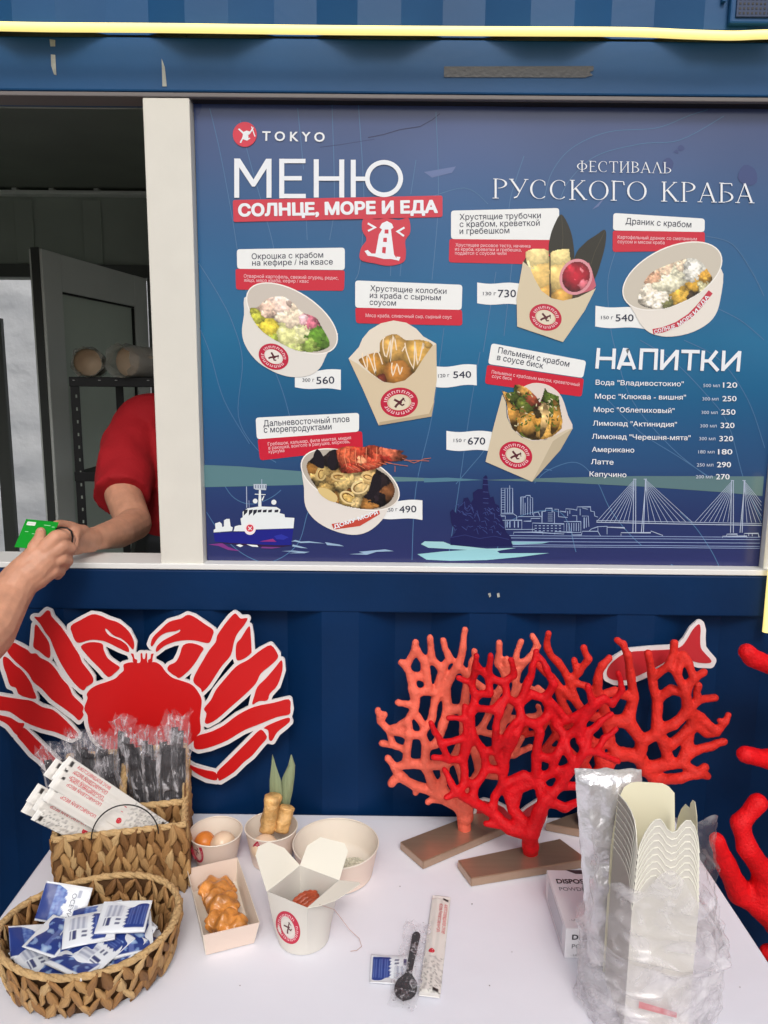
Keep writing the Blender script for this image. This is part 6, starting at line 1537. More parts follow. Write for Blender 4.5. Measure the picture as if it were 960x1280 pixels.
# ================================================================== CUTLERY IN FILM
MT['film'] = mat('clear_cellophane', C3(225, 222, 228), 0.1, alpha=0.16, spec=1.0)
_nt = MT['film'].node_tree; _N = _nt.nodes; _L = _nt.links; _p = _N['Principled BSDF']; _tc = _N.new('ShaderNodeTexCoord'); _mp = _N.new('ShaderNodeMapping'); _mp.inputs['Scale'].default_value = (110, 110, 16)
_nz = _N.new('ShaderNodeTexNoise'); _nz.inputs['Scale'].default_value = 1.0; _nz.inputs['Detail'].default_value = 4; _nz.inputs['Distortion'].default_value = .8
_mr = _N.new('ShaderNodeMapRange'); _mr.inputs[1].default_value = .54; _mr.inputs[2].default_value = .72; _mr.inputs[3].default_value = .07; _mr.inputs[4].default_value = .75
_L.new(_tc.outputs['Object'], _mp.inputs[0]); _L.new(_mp.outputs[0], _nz.inputs['Vector']); _L.new(_nz.outputs['Fac'], _mr.inputs[0]); _L.new(_mr.outputs[0], _p.inputs['Alpha'])
_bp = _N.new('ShaderNodeBump'); _bp.inputs['Strength'].default_value = 1; _bp.inputs['Distance'].default_value = .004; _L.new(_nz.outputs['Fac'], _bp.inputs['Height']); _L.new(_bp.outputs[0], _p.inputs['Normal'])
MT['cutlery'] = mat('black_plastic_cutlery', C3(38, 36, 40), 0.3)
def crumple(nm, L, W_, D, seed, nl=34, nr=20, amp=.004, flare=1.5):
    bm = bmesh.new(); rings = []
    for i in range(nl + 1):
        t = i / nl; s = 1.0 + (flare - 1) * max(0, (t - .82) / .18); th = D * (1 - .85 * max(0, (t - .86) / .14)) * (0.5 + .5 * min(1, t * 12)) 
        ring = []
        for k in range(nr):
            a = 2 * math.pi * k / nr; p = Vector((math.cos(a) * W_ / 2 * s, math.sin(a) * th / 2, t * L))
            q = p * 65 + Vector((seed, seed * 2.3, 0)); am = amp * (1 + 1.2 * max(0, (t - .8) / .2))
            p += Vector((noise.noise(q), noise.noise(q + Vector((7, 0, 0))) * 1.3, noise.noise(q + Vector((0, 7, 0))))) * am
            if i == nl: p.z += .006 * math.sin(k * 2.1 + seed)
            ring.append(bm.verts.new(p))
        rings.append(ring)
    for a, b in zip(rings, rings[1:]):
        for k in range(nr): bm.faces.new((a[k], a[(k + 1) % nr], b[(k + 1) % nr], b[k]))
    return from_bm(nm, bm, MT['film'])
def handle_mesh(L):
    bm = bmesh.new()
    for k, (dx, dy) in enumerate(((-.005, 0), (.004, .002), (0, -.0025))):
        w_ = .0060; pts = [(-w_, 0), (w_, 0)]
        box_bm(bm, dx - w_, dx + w_, dy - .001, dy + .001, .0 + .004 * k, L - .008 * k)
        box_bm(bm, dx - w_, dx - w_ + .0012, dy - .0022, dy - .0011, .004 * k, L - .008 * k); box_bm(bm, dx + w_ - .0012, dx + w_, dy - .0022, dy - .0011, .004 * k, L - .008 * k)
    return from_bm('cutlery', bm, MT['cutlery'])
FM = [crumple('film_wrap', .222, .036, .019, s * 3.3, amp=.005) for s in range(5)]
HMs = handle_mesh(.196)
spots = [(.08, .088, -8, 4, 'leftmost'), (.17, .10, -5, 8, 'second from the left in'), (.27, .085, -2, 3, 'front middle one of'), (.20, .125, -6, -2, 'rear left one of'), (.36, .10, 2, 5, 'right of the middle in'), (.42, .13, 4, 0, 'rear right one of'), (.31, .13, 0, 2, 'rear middle one of')]
spots2 = [(.56, .088, -10, 6, 'leftmost, slumped forward in'), (.64, .105, -3, 3, 'second from the left in'), (.74, .09, -1, 2, 'middle front one of'), (.83, .095, 2, 2, 'second from the right in'), (.93, .10, 3, 3, 'rightmost in'), (.70, .13, -2, -2, 'rear left one of'), (.88, .135, 3, -2, 'rear right one of')]
for grp, (sp_, nm) in enumerate(((spots, 'the left compartment bundle'), (spots2, 'the right compartment bundle'))):
    for i, (u, v, ry, rx, w_) in enumerate(sp_):
        zb = .757 if grp else .762; slump = (grp == 1 and i == 0)
        M_ = Matrix.Translation(bp(u, v + .004, zb + (.018 if i % 3 == 1 else .006))) @ Matrix.Rotation(math.radians(ry), 4, 'Y') @ Matrix.Rotation(math.radians(rx if not slump else 9), 4, 'X') @ Matrix.Rotation(.4 * math.sin(i * 2.2 + grp), 4, 'Z')
        if slump: M_ = M_ @ Matrix.Scale(.86, 4)
        M_ = M_ @ Matrix.Scale(1 + .07 * math.sin(i * 4.1 + grp * 2), 4)
        t = empty('cutlery_packet', M_, 'black cutlery in crinkled clear film, ' + w_ + ' ' + nm, 'cutlery', 'wrapped black cutlery in the rectangular basket')
        link('cutlery', HMs, t, None, None, local=True); link('film_wrap', FM[(i + 2 * grp) % 5], t, None, None, local=True)
# single spoon in film on the table
S0 = onz(504, 1256, .754); S1 = onz(521, 1170, .754)
spn = empty('wrapped_spoon', between(S0, S1, Vector((0, 0, 1))) @ Matrix.Translation((0, 0, 0)), 'black plastic spoon in clear film lying on the cloth', 'spoon')
Lh = (S1 - S0).length / 2
bm = bmesh.new(); rings = []
for i in range(29):
    t = i / 28; x = -Lh + 2 * Lh * t
    if t < .36: q = t / .36; wd = .0158 * math.sqrt(max(0, 1 - (1.06 * q - .52) ** 2 / .27)) if q < .98 else .006; wd = max(wd, .0012 if i == 0 else .005)
    else: q = (t - .36) / .64; wd = .0042 + .0022 * q
    if t > .97: wd *= .6
    dip = -.005 * math.exp(-((t - .18) / .12) ** 2); row = []
    for s in (-1, -.6, -.2, .2, .6, 1):
        zc_ = .006 + dip * (1 - s * s) * 1.2 + (.0015 * (1 - s * s) if t > .4 else 0); row.append(bm.verts.new((x, s * wd, zc_)))
    rings.append(row)
for a, b in zip(rings, rings[1:]):
    for k in range(5): bm.faces.new((a[k], a[k + 1], b[k + 1], b[k]))
bmesh.ops.solidify(bm, geom=list(bm.faces), thickness=.0012)
link('spoon', from_bm('spoon', bm, MT['cutlery'], True), spn, None, None, local=True)
fm = crumple('film_wrap', .165, .040, .014, 5.5, 40, 22, .0035, 1.15)
fm.transform(Matrix.Translation((-Lh - .012, 0, .0075)) @ Matrix.Rotation(math.pi / 2, 4, 'Y') @ Matrix.Rotation(math.pi / 2, 4, 'Z'))
for v in fm.vertices: v.co.z = max(v.co.z, -.0028)
link('film_wrap', fm, spn, None, None, local=True)

# ================================================================== PAPER CUPS, BOWL, TRAY, NOODLE BOX
MT['cup'] = mat('cream_paper_cup', C3(226, 206, 192), 0.45, var=0.02)
MT['cup_in'] = mat('white_cup_lining', C3(232, 222, 208), 0.35)
MT['kraftw'] = mat('cream_box_board', C3(240, 236, 222), 0.45)
MT['boxout'] = mat('grey_white_box_board', C3(214, 210, 202), 0.5)
def decal(bvh, off=.0005):
    def f(px, py, l):
        d = ray(px, py).normalized(); h = bvh.ray_cast(CAM, d)
        p = h[0] if h[0] is not None else onz(px, py, .79)
        return p - d * (off + l * .00006)
    return f
def obj_bvh(o, world=True):
    me = o.data; M_ = wm(o); return BVHTree.FromPolygons([M_ @ v.co for v in me.vertices], [tuple(p.vertices) for p in me.polygons])
def cup(name, c, r0, r1, h, lab, logo_at=None, mo='cup', floor=.01):
    t = empty(name, (c[0], c[1], .75), lab, 'food cup' if name == 'paper_cup' else 'food bowl')
    z0 = .7505 - .75; cc = (c[0], c[1], .75)
    bm = bmesh.new()
    prof = [(0, .004), (r0 - .002, .004), (r0 - .0005, .0015), (r0, .001)]
    for i in range(9): q = i / 8; prof.append((r0 + (r1 - r0) * q, .001 + (h - .003) * q))
    lathe_bm(bm, prof, cc, 64); o = link('cup_wall', from_bm('cup_wall', bm, None, True), t, MT[mo])
    bm = bmesh.new(); prof = [(r1 - .0012, h - .002)]
    for i in range(6): q = i / 5; prof.append((r1 - .0014 - (r1 - r0) * q, h - .003 - (h - .010) * q))
    prof.append((0, .007)); lathe_bm(bm, prof, cc, 64)
    link('cup_lining', from_bm('cup_lining', bm, None, True), t, MT['cup_in'])
    bm = bmesh.new(); prof = [(r1 + .0012 * math.cos(a), h - .001 + .0014 * math.sin(a)) for a in [2 * math.pi * k / 10 for k in range(11)]]
    lathe_bm(bm, prof, cc, 64); link('rolled_rim', from_bm('rolled_rim', bm, None, True), t, MT['cup_in'])
    if logo_at:
        P = Print(decal(obj_bvh(o))); logo(P, *logo_at, 1, (232, 216, 204)); P.build('printed_logo', t, MT['paperwrap'])
    return t
FRY = mat('fried_batter', C3(206, 132, 56), 0.42, bump=1.0, bscale=120, bdist=0.003, var=0.35, vscale=28)
FRY2 = mat('golden_pastry', C3(214, 168, 106), 0.42, bump=1.0, bscale=170, bdist=0.003, var=0.5, vscale=45)
DUMP = mat('fried_dumpling', C3(200, 132, 62), 0.3, bump=0.8, bscale=110, bdist=0.003, var=0.75, vscale=34, coat=.35)
CREAMM = mat('cream_sauce', C3(234, 206, 176), 0.3, bump=0.3, bscale=40)
ORG = mat('orange_ball', C3(222, 132, 52), 0.35, bump=0.6, bscale=60, var=.2, vscale=40)
LEAFM = mat('bamboo_leaf', C3(146, 158, 122), 0.5, bump=0.8, bscale=30, stretch=(30, 30, 1), var=.2, vscale=8)
SEED = mat('crumbs', C3(214, 210, 190), .7, var=.3, vscale=200); SEEDD = mat('dark_crumbs', C3(70, 60, 40), .7, var=.3, vscale=200)
def lump(name, c, r, mt, seed, parent, sc=(1, 1, 1), amp=.18, fr=40, lab=None, top=False):
    bm = bmesh.new(); bmesh.ops.create_icosphere(bm, subdivisions=4, radius=r)
    for v in bm.verts:
        n = noise.noise(v.co * fr + Vector((seed, 0, 0))) + .5 * noise.noise(v.co * fr * 2.3 + Vector((0, seed, 0)))
        v.co = Vector((v.co.x * sc[0], v.co.y * sc[1], v.co.z * sc[2])) * (1 + amp * n)
    bm.transform(Matrix.Translation(c)); o = link(name, from_bm(name, bm, None, True), parent, mt)
    if top: tag(o, *top)
    elif lab: o['label'] = lab
    return o
c1 = (-.292, -.190)
cup('paper_cup', c1, .0335, .0455, .060, 'cream paper cup with an orange ball and cream, beside the rectangular basket', (246, 1064, 7, 15, -20))
lump('crab_ball', (-.313, -.187, .785), .0185, ORG, 2, None, amp=.06, top=('orange fried ball at the left inside the small cup by the basket', 'food'))
lump('crab_ball', (-.279, -.196, .788), .0215, CREAMM, 5, None, amp=.08, top=('ball covered in pale cream sauce inside the small cup by the basket', 'food'))
c2 = (-.196, -.183)
cup('paper_cup', c2, .034, .0455, .066, 'cream paper cup with two crisp rolls and upright leaves', (328, 1063, 13, 13, 0))
def roll(px0, py0, px1, py1, Y0, Y1, r, lab, seed):
    a = at(px0, py0, Y0); b = at(px1, py1, Y1); bm = bmesh.new(); n = 26; pts = []; rd = []
    for i in range(n):
        t = i / (n - 1); pts.append(a.lerp(b, t)); rd.append(r * (1 + .035 * math.sin(t * 9 + seed) + .03 * math.sin(t * 23)) * (.8 if i in (0, n - 1) else 1))
    tube_bm(bm, pts, rd, 20)
    for v in bm.verts: v.co += Vector((noise.noise(v.co * 90), noise.noise(v.co * 90 + Vector((5, 0, 0))), noise.noise(v.co * 90 + Vector((0, 5, 0))))) * .0030
    tag(link('crisp_roll', from_bm('crisp_roll', bm, None, True), None, FRY2), lab, 'food')
roll(342, 994, 334, 1040, -.172, -.180, .0142, 'taller golden roll standing in the cup with leaves, left one', 1)
roll(359, 1008, 351, 1040, -.172, -.184, .0132, 'shorter golden roll standing in the cup with leaves, right one', 3)
lump('sauce_ball', (-.204, -.205, .790), .024, CREAMM, 9, None, sc=(1, 1, .8), amp=.07, top=('pale round sauce cup in front of the golden rolls', 'food'))
def leaf(pts, Y, lab, cv):
    L = [at(x, y, Y + .004 * math.sin(y * .05)) for x, y in pts]; n = len(L) // 2
    vs = []; fs = []
    for i in range(n):
        a, b = L[i], L[-1 - i]; m = (a + b) / 2 + Vector((0, cv, 0)); vs += [a, m, b, a + Vector((0, .0006, 0)), m + Vector((0, .0006, 0)), b + Vector((0, .0006, 0))]
    for i in range(n - 1):
        k = 6 * i
        for q in (0, 1): fs.append((k + q, k + q + 1, k + 7 + q, k + 6 + q)); fs.append((k + 3 + q, k + 9 + q, k + 10 + q, k + 4 + q))
        fs.append((k, k + 6, k + 9, k + 3)); fs.append((k + 2, k + 5, k + 11, k + 8))
    tag(link('bamboo_leaf', mk('bamboo_leaf', vs, fs, None, True), None, LEAFM), lab, 'leaf', 'leaves standing in the roll cup')
leaf([(341, 944), (345, 958), (351, 975), (353, 992), (352, 1012), (341, 1012), (337, 992), (337, 975), (339, 958), (340, 944)], -.158, 'narrow left leaf standing behind the golden rolls', .003)
leaf([(364.5, 943), (369, 957), (368, 972), (366, 988), (360, 1015), (345, 1012), (348, 988), (353, 972), (360, 957), (363.5, 943)], -.150, 'broader curling right leaf standing behind the golden rolls', -.003)
c3 = (-.081, -.213)
cup('paper_bowl', c3, .063, .073, .056, 'wide cream paper bowl with a little seeded food, right of the cups')
rr = random.Random(5)
lump('seeded_food', (-.050, -.220, .764), .019, SEEDD, 3, None, sc=(1.1, .8, .5), amp=.2, top=('dark seeded food with white crumbs in the wide bowl', 'food'))
bm = bmesh.new()
for k in range(420):
    a = rr.uniform(0, 6.28); q = math.sqrt(rr.random()) * .028
    p = Vector((-.050 + q * .72 * math.cos(a) * 1.1, -.220 + q * .72 * math.sin(a) * .8, .7635 + .0105 * math.sqrt(max(0, 1 - (q / .03) ** 2)) + rr.uniform(0, .002)))
    s = rr.uniform(.0009, .0019); box_bm(bm, -s, s, -s, s, -s * .6, s * .6, Matrix.Translation(p) @ Matrix.Rotation(rr.uniform(0, 3), 4, 'Z') @ Matrix.Rotation(rr.uniform(0, 3), 4, 'X'))
tag(link('crumbs', from_bm('crumbs', bm), None, SEED), 'white crumbs sprinkled on the food in the wide bowl', 'crumbs', kind='stuff')
# tray
tray = empty('paper_tray', (-.254, -.33, .75), 'rectangular paper tray with three fried dumplings in front of the basket', 'tray')
top = [Vector((-.322, -.268, .79)), Vector((-.246, -.236, .79)), Vector((-.183, -.391, .79)), Vector((-.259, -.419, .79))]
ctr = sum(top, Vector()) / 4; bot = [Vector((ctr.x + (p.x - ctr.x) * .86, ctr.y + (p.y - ctr.y) * .91, .7515)) for p in top]
MT['tray'] = mat('white_tray_board', C3(236, 228, 214), .45)
for i, nm in enumerate(('tray_side',) * 4):
    a, b, c_, d = top[i], top[(i + 1) % 4], bot[(i + 1) % 4], bot[i]
    nrm = (b - a).cross(d - a).normalized(); 
    if nrm.dot((a + b) / 2 - ctr) < 0: nrm = -nrm
    off = nrm * .0009; vs = [a, b, c_, d, a + off, b + off, c_ + off, d + off]
    link(nm, mk(nm, vs, [(0, 1, 2, 3), (7, 6, 5, 4), (0, 4, 5, 1), (1, 5, 6, 2), (2, 6, 7, 3), (3, 7, 4, 0)]), tray, MT['tray'] if i % 2 else MT['cup'])
link('tray_floor', mk('tray_floor', [p + Vector((0, 0, .0005)) for p in bot], [(0, 1, 2, 3)]), tray, MT['tray'])
ax = (top[3] - top[0]).normalized()
for k, (q, lab, rz_) in enumerate(((.27, 'fried dumpling at the back of the paper tray', .2), (.52, 'fried dumpling in the middle of the paper tray', -.3), (.76, 'fried dumpling at the front of the paper tray', .1))):
    c_ = (top[0] + top[1]) / 2 * (1 - q) + (top[3] + top[2]) / 2 * q; c_.z = .770 + .004 * (k == 1)
    bm = bmesh.new(); bmesh.ops.create_icosphere(bm, subdivisions=5, radius=.029)
    for v in bm.verts:
        a = math.atan2(v.co.y, v.co.x); rim = abs(v.co.z) / .029
        f = 1 + (.06 * math.sin(a * 5 + k) + .05 * math.sin(a * 9 + k * 2) + .05 * math.sin(a * 15)) * math.exp(-(rim * 3) ** 2) + .13 * noise.noise(v.co * 50 + Vector((k * 5, 0, 0)))
        v.co = Vector((v.co.x * f * 1.08, v.co.y * f * .82, v.co.z * .56 * (1 + .3 * noise.noise(v.co * 70)) + .004 * math.sin(v.co.x * 260 + k)))
    bm.transform(Matrix.Translation(c_) @ Matrix.Rotation(rz_ + math.atan2(ax.x, -ax.y) * -1, 4, 'Z') @ Matrix.Rotation(.15, 4, 'X'))
    tag(link('fried_dumpling', from_bm('fried_dumpling', bm, None, True), None, DUMP), lab, 'food')
# noodle box with open flaps
nb = empty('noodle_box', (-.12, -.372, .75), 'white round-bottomed noodle box with open flaps and a red ring logo', 'noodle box')
Cn = [Vector((-.172, -.383, .835)), Vector((-.108, -.418, .835)), Vector((-.066, -.355, .835)), Vector((-.130, -.320, .835))]
def loft(off):
    n = 64; rings = []; vs = []; fs = []; cen = sum(Cn, Vector()) / 4; bc = Vector((-.119, -.371, .7515))
    for j in range(13):
        t = j / 12
        for k in range(n):
            s = k / n * 4; e = int(s) % 4; f = s - int(s); sq = Cn[e].lerp(Cn[(e + 1) % 4], f)
            dirv = (sq - cen); ang = math.atan2(dirv.y, dirv.x); ci = bc + Vector((math.cos(ang), math.sin(ang), 0)) * .0385
            w_ = t ** .8; p = ci.lerp(sq, w_); p.z = .7515 + (.835 - .7515) * t
            d2 = Vector((p.x - cen.x, p.y - cen.y, 0)).normalized(); vs.append(p - d2 * off)
    for j in range(12):
        for k in range(n): a = j * n + k; b = j * n + (k + 1) % n; fs.append((a, b, b + n, a + n))
    return vs, fs, n
vs, fs, n = loft(0); vs2, fs2, n = loft(.0009)
base = len(vs); allf = fs + [tuple(base + i for i in f[::-1]) for f in fs2] + [(12 * n + k, 12 * n + (k + 1) % n, base + 12 * n + (k + 1) % n, base + 12 * n + k) for k in range(n)] + [tuple(range(n))[::-1]]
mo = link('box_wall', vis_fix(mk('box_wall', vs + vs2, allf, None, True), 30), nb, MT['boxout'])
vs3 = [v for v in vs2[n:2 * n]]; link('box_floor', mk('box_floor', [Vector((v.x, v.y, .757)) for v in vs3], [tuple(range(n))]), nb, MT['kraftw'])
P = Print(decal(obj_bvh(mo))); logo(P, 360, 1159.5, 14, 21.5, -22, 1, (222, 214, 208)); P.build('printed_logo', nb, MT['paperwrap'])
def flap(a, b, outer, nm='flap'):
    """outer: [(px,py,Y)...] from a side to b side"""
    pts = [a] + [at(*o) for o in outer] + [b]; nrm = (pts[1] - a).cross(b - a).normalized(); n_ = len(pts)
    # flatten to the hinge plane
    m = sum((p for p in pts[1:-1]), Vector()) / (n_ - 2); N = (b - a).cross(m - a).normalized()
    if N.z < 0: N = -N
    pts = [p - N * (p - a).dot(N) for p in pts]
    vs = pts + [p - N * .0007 for p in pts]
    fs = [tuple(range(n_)), tuple(range(2 * n_ - 1, n_ - 1, -1))] + [(i, (i + 1) % n_, n_ + (i + 1) % n_, n_ + i) for i in range(n_)]
    return link(nm, mk(nm, vs, fs), nb, MT['kraftw'])
flap(Cn[0], Cn[3], [(320, 1070, -.372), (323, 1058, -.362), (337, 1052, -.345), (354, 1060, -.327)])
flap(Cn[3], Cn[2], [(384, 1057, -.292), (399, 1043, -.286), (431, 1055, -.300), (436, 1066, -.312)])
flap(Cn[2], Cn[1], [(448, 1099, -.366), (450, 1104, -.372), (419, 1129, -.408), (400, 1134, -.416)])
PRW = mat('red_brown_prawn', C3(176, 74, 40), 0.35, var=.4, vscale=60, bump=.8, bscale=150)
for k in range(5):
    a = at(362 + k * 5, 1127 + k * 3 - 4, -.365 - k * .004); b = at(396 + k * 2, 1108 + k * 4, -.345 - k * .004); a.z = .796 - .001 * k; b.z = .806 - .002 * k
    bm = bmesh.new(); pts = [a.lerp(b, i / 12) + Vector((0, 0, .007 * math.sin(math.pi * i / 12))) for i in range(13)]
    tube_bm(bm, pts, [.0045 * (.5 + .6 * math.sin(math.pi * (i + 1) / 14)) * (1 + .25 * (i % 2)) for i in range(13)], 10)
    tag(link('prawn', from_bm('prawn', bm, None, True), None, PRW), ['lowest left', 'second from the left', 'middle', 'second from the right', 'rightmost'][k] + ' reddish prawn lying inside the open noodle box', 'food', 'prawns in the noodle box')
lump('noodles', (-.115, -.370, .772), .030, SEEDD, 7, None, sc=(1, 1, .55), amp=.15, top=('dark noodles at the bottom of the open noodle box', 'food'))
bm = bmesh.new()
an = [at(392, 1128, -.39), at(400, 1131, -.415)] + [onz(418, 1137, .80), onz(437, 1162, .76), onz(449, 1173, .754), onz(452, 1183, .752), onz(446, 1188, .752), onz(438, 1189, .752)]
tube_bm(bm, an, .0004, 5); tag(link('prawn_feeler', from_bm('prawn_feeler', bm, None, True), None, mat('pale_feeler', C3(190, 150, 140), .5)), 'thin prawn feeler trailing from the noodle box onto the cloth', 'feeler')

# ================================================================== GLOVE BOXES
MT['carton'] = mat('white_carton', C3(228, 226, 230), .5, bump=.1, bscale=40)
MT['carton_side'] = mat('grey_carton_side', C3(196, 196, 204), .5)
gx0, gx1, gy0, gy1, gz0, gz1 = .2685, .40, -.408, -.272, .7505, .799
gb = empty('glove_box', ((gx0 + gx1) / 2, (gy0 + gy1) / 2, gz0), 'white disposable glove box on the cloth left of the clear bag', 'box')
boxo('carton', gx0, gx1, gy0, gy1, gz0, gz1, MT['carton'], gb, .001)
P = Print(lambda x, y, l: Vector((gx0 + x, gy0 - .0003 - l * .00004, gz1 - y))); h = gz1 - gz0
P.text('DISPOSABLE', .010, h * .36, .083, h * .36, h * .17, (36, 36, 42), 1, .03); P.text('POWDER-FREE', .010, h * .66, .085, h * .66, h * .15, (96, 96, 104), 1)
P.text('- LATEX FREE - NON STERILE -', .009, h * .92, .085, h * .92, h * .07, (70, 70, 76), 1)
P.build('front_text', gb, MT['paperwrap'])
P = Print(lambda x, y, l: Vector((gx0 + x, gy1 - y, gz1 + .0003 + l * .00004)))
P.text('DISPOSABLE', .010, .034, .083, .034, .011, (36, 36, 42), 1, .03); P.text('POWDER-FREE', .010, .052, .085, .052, .009, (110, 110, 118), 1)
P.text('- LATEX FREE - NON STERILE -', .009, .120, .085, .120, .004, (110, 110, 116), 1)
P.poly([(.03, .0), (.07, .0), (.055, .010), (.045, .010)], (60, 60, 66), 1)
P.build('top_text', gb, MT['paperwrap'])
bm = bmesh.new(); box_bm(bm, gx0 - .0006, gx0 - .0001, gy0 + .02, gy1 - .02, gz0 + h * .15, gz1 - h * .15); link('side_label', from_bm('side_label', bm), gb, MT['carton_side'])

# ================================================================== STACK OF NOODLE BOXES, FOIL POUCH, CLEAR BAG
F0 = at(797, 1070, -.530); SX = Vector((1, 0, 0)); SYv = Vector((0, 1, 0)); SWD = .083
def wall_profile(pts, O, D, N, th, z0):
    """pts: [(along, height)] top edge left to right; closed down to z0"""
    P2 = pts + [(pts[-1][0], z0), (pts[0][0], z0)]
    tris = tessellate_polygon([[Vector((a, b, 0)) for a, b in P2]]); n = len(P2)
    vs = [O + D * a + Vector((0, 0, b)) for a, b in P2] + [O + D * a + Vector((0, 0, b)) + N * th for a, b in P2]
    fs = [tuple(t) for t in tris] + [tuple(n + i for i in t[::-1]) for t in tris] + [(i, (i + 1) % n, n + (i + 1) % n, n + i) for i in range(n)]
    return vs, fs
def arc_pts(L, hs):
    """smooth height profile over 0..1"""
    out = []
    for i in range(33):
        t = i / 32
        for (a, ha), (b, hb) in zip(hs, hs[1:]):
            if t <= b + 1e-9: q = (t - a) / (b - a); q = q * q * (3 - 2 * q); out.append((t * L, ha + (hb - ha) * q)); break
    return out
MT['edge'] = mat('cut_board_edge', C3(240, 238, 226), .5)
NST = 9
def fplane(px, py):
    dd = ray(px, py); s = (F0 - CAM).dot(SYv) / dd.dot(SYv); p = CAM + dd * s; return ((p - F0).dot(SX), p.z)
_fp = [fplane(*q) for q in ((797, 1068), (800, 1056), (806, 1042), (813, 1031), (819, 1025), (825, 1024), (830, 1030), (834, 1037), (840, 1041), (846, 1039), (851, 1032), (857, 1026), (863, 1026), (868, 1033), (872, 1046), (874, 1066))]
SWD = _fp[-1][0]
def splane(px, py, x): dd = ray(px, py); p = CAM + dd * ((x - CAM.x) / dd.x); return (p.y - F0.y, p.z)
LP = [splane(*q, F0.x) for q in ((797, 1068), (795.5, 1040), (793.5, 1026), (789, 1014), (783, 1004), (777, 997), (773, 992))]
RP = [splane(*q, F0.x + SWD) for q in ((872, 1066), (871.5, 1020), (869, 1002), (866, 1000), (863.5, 1004), (862.5, 1010), (857, 1005), (852, 1011), (848, 1021), (845.5, 1037), (843, 1039))]
FP = [(max(0, a), b) for a, b in _fp]; ztop = F0.z
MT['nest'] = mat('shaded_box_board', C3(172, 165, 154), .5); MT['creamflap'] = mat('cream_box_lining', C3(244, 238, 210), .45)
for k in range(NST):
    lab = ('innermost noodle box of the nested stack, tall cream back flap' if k == 0 else
           ('nested noodle box %s in the clear bag' % ['', 'second from the top', 'third from the top', 'fourth from the top', 'fifth from the top', 'sixth from the top', 'seventh from the top', 'eighth from the top', 'lowest'][k]))
    zt = F0.z - k * .0094 ; w_ = SWD + k * .0009; O = F0 - SX * (k * .00045) - SYv * (k * .00045)
    z0 = max(.752, zt - .17) if k < NST - 1 else .752
    O = Vector((O.x, O.y, 0)); t = empty('noodle_box', (O.x + .04, O.y + .04, z0), lab, 'noodle box', 'nested empty noodle boxes')
    front = [(a * w_ / SWD, b - k * .0094) for a, b in FP]
    vs, fs = wall_profile(front, O, SX, SYv, .0005, z0); link('front_wall', mk('front_wall', vs, fs), t, MT['boxout'])
    bm = bmesh.new(); tube_bm(bm, [O + SX * a + Vector((0, 0, b + .0003)) - SYv * .0003 for a, b in front], .0008, 5); link('cut_edge', from_bm('cut_edge', bm), t, MT['edge'])
    side = [(max(0, a), b - k * .0094) for a, b in LP]
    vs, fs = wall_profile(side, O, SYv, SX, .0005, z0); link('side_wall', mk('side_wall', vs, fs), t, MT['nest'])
    bm = bmesh.new(); tube_bm(bm, [O + SYv * a + Vector((0, 0, b + .0003)) - SX * .0003 for a, b in side], .0007, 5); link('cut_edge', from_bm('cut_edge', bm), t, MT['edge'])
    side2 = [(max(0, a), b - k * .0094) for a, b in RP] if k == 0 else [(a, min(b, F0.z + .01) - k * .0094) for a, b in RP]
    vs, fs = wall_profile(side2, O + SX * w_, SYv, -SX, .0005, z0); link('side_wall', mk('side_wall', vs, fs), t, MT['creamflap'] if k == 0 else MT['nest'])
    ob = O + SYv * (LP[-1][0] + k * .0013)
    if k == 0:
        def bk(px, py): 
            d = ray(px, py); s = (ob - CAM).dot(SYv) / d.dot(SYv); p = CAM + d * s; return ((p - ob).dot(SX), p.z)
        back = [bk(*q) for q in ((771, 1003), (776, 992), (780, 984), (788, 978.5), (797, 977), (828, 979), (836, 983), (843, 991), (843.5, 1036))]
        back = [(max(0, min(w_ + .012, a)), b) for a, b in back]
        vs, fs = wall_profile(back, ob, SX, -SYv, .0006, z0)
    else: vs, fs = wall_profile(arc_pts(w_, [(0, zt + .03), (.3, zt + .035), (.7, zt + .035), (1, zt + .03)]), ob, SX, -SYv, .0005, z0)
    link('back_wall', mk('back_wall', vs, fs), t, MT['creamflap'])
# foil pouch
MT['foil'] = mat('silver_foil', C3(232, 230, 234), .24, metal=.6, bump=.8, bscale=26, bdist=.012)
vs = []; fs = []; nx, nz = 44, 56; fcx = at(760, 1000, -.425).x; zt = at(760, 963, -.425).z; zb_ = .86
L0, L1 = at(719, 965, -.425).x, at(803, 965, -.425).x; l0, l1 = at(742, 1110, -.425).x, at(815, 1110, -.425).x
for s in (0, 1):
    for j in range(nz + 1):
        for i in range(nx + 1):
            u = i / nx; v = j / nz; z = .76 + (zt - .76) * v
            x = (l0 + (L0 - l0) * v) * (1 - u) + (l1 + (L1 - l1) * v) * u
            bul = (.008 * math.sin(math.pi * u) ** .5 * (1 - v ** 6)) * (1 - 2 * s)
            q = Vector((x * 14, 0, z * 14)); cr = abs(noise.noise(q + Vector((3, 0, 0)))) * .014 + abs(noise.noise(q * 2.6)) * .006
            lens = math.exp(-(((u - .55) / .25) ** 2 + ((v - .86) / .08) ** 2)) * .004
            seal = 0 if v < .955 else 1
            y = -.421 - bul - (cr + lens) * (1 - seal) * (1 - 2 * s) * (.35 if s else 1) * min(1, 6 * u, 6 * (1 - u)) + .0008 * s
            vs.append((x + .002 * noise.noise((z * 60, s, 0)), y, z + (.003 * noise.noise((x * 60, 1, 0)) if v == 1 else 0)))
m_ = (nx + 1) * (nz + 1)
for j in range(nz):
    for i in range(nx): k = j * (nx + 1) + i; fs += [(k, k + 1, k + nx + 2, k + nx + 1), (m_ + k, m_ + k + nx + 1, m_ + k + nx + 2, m_ + k + 1)]
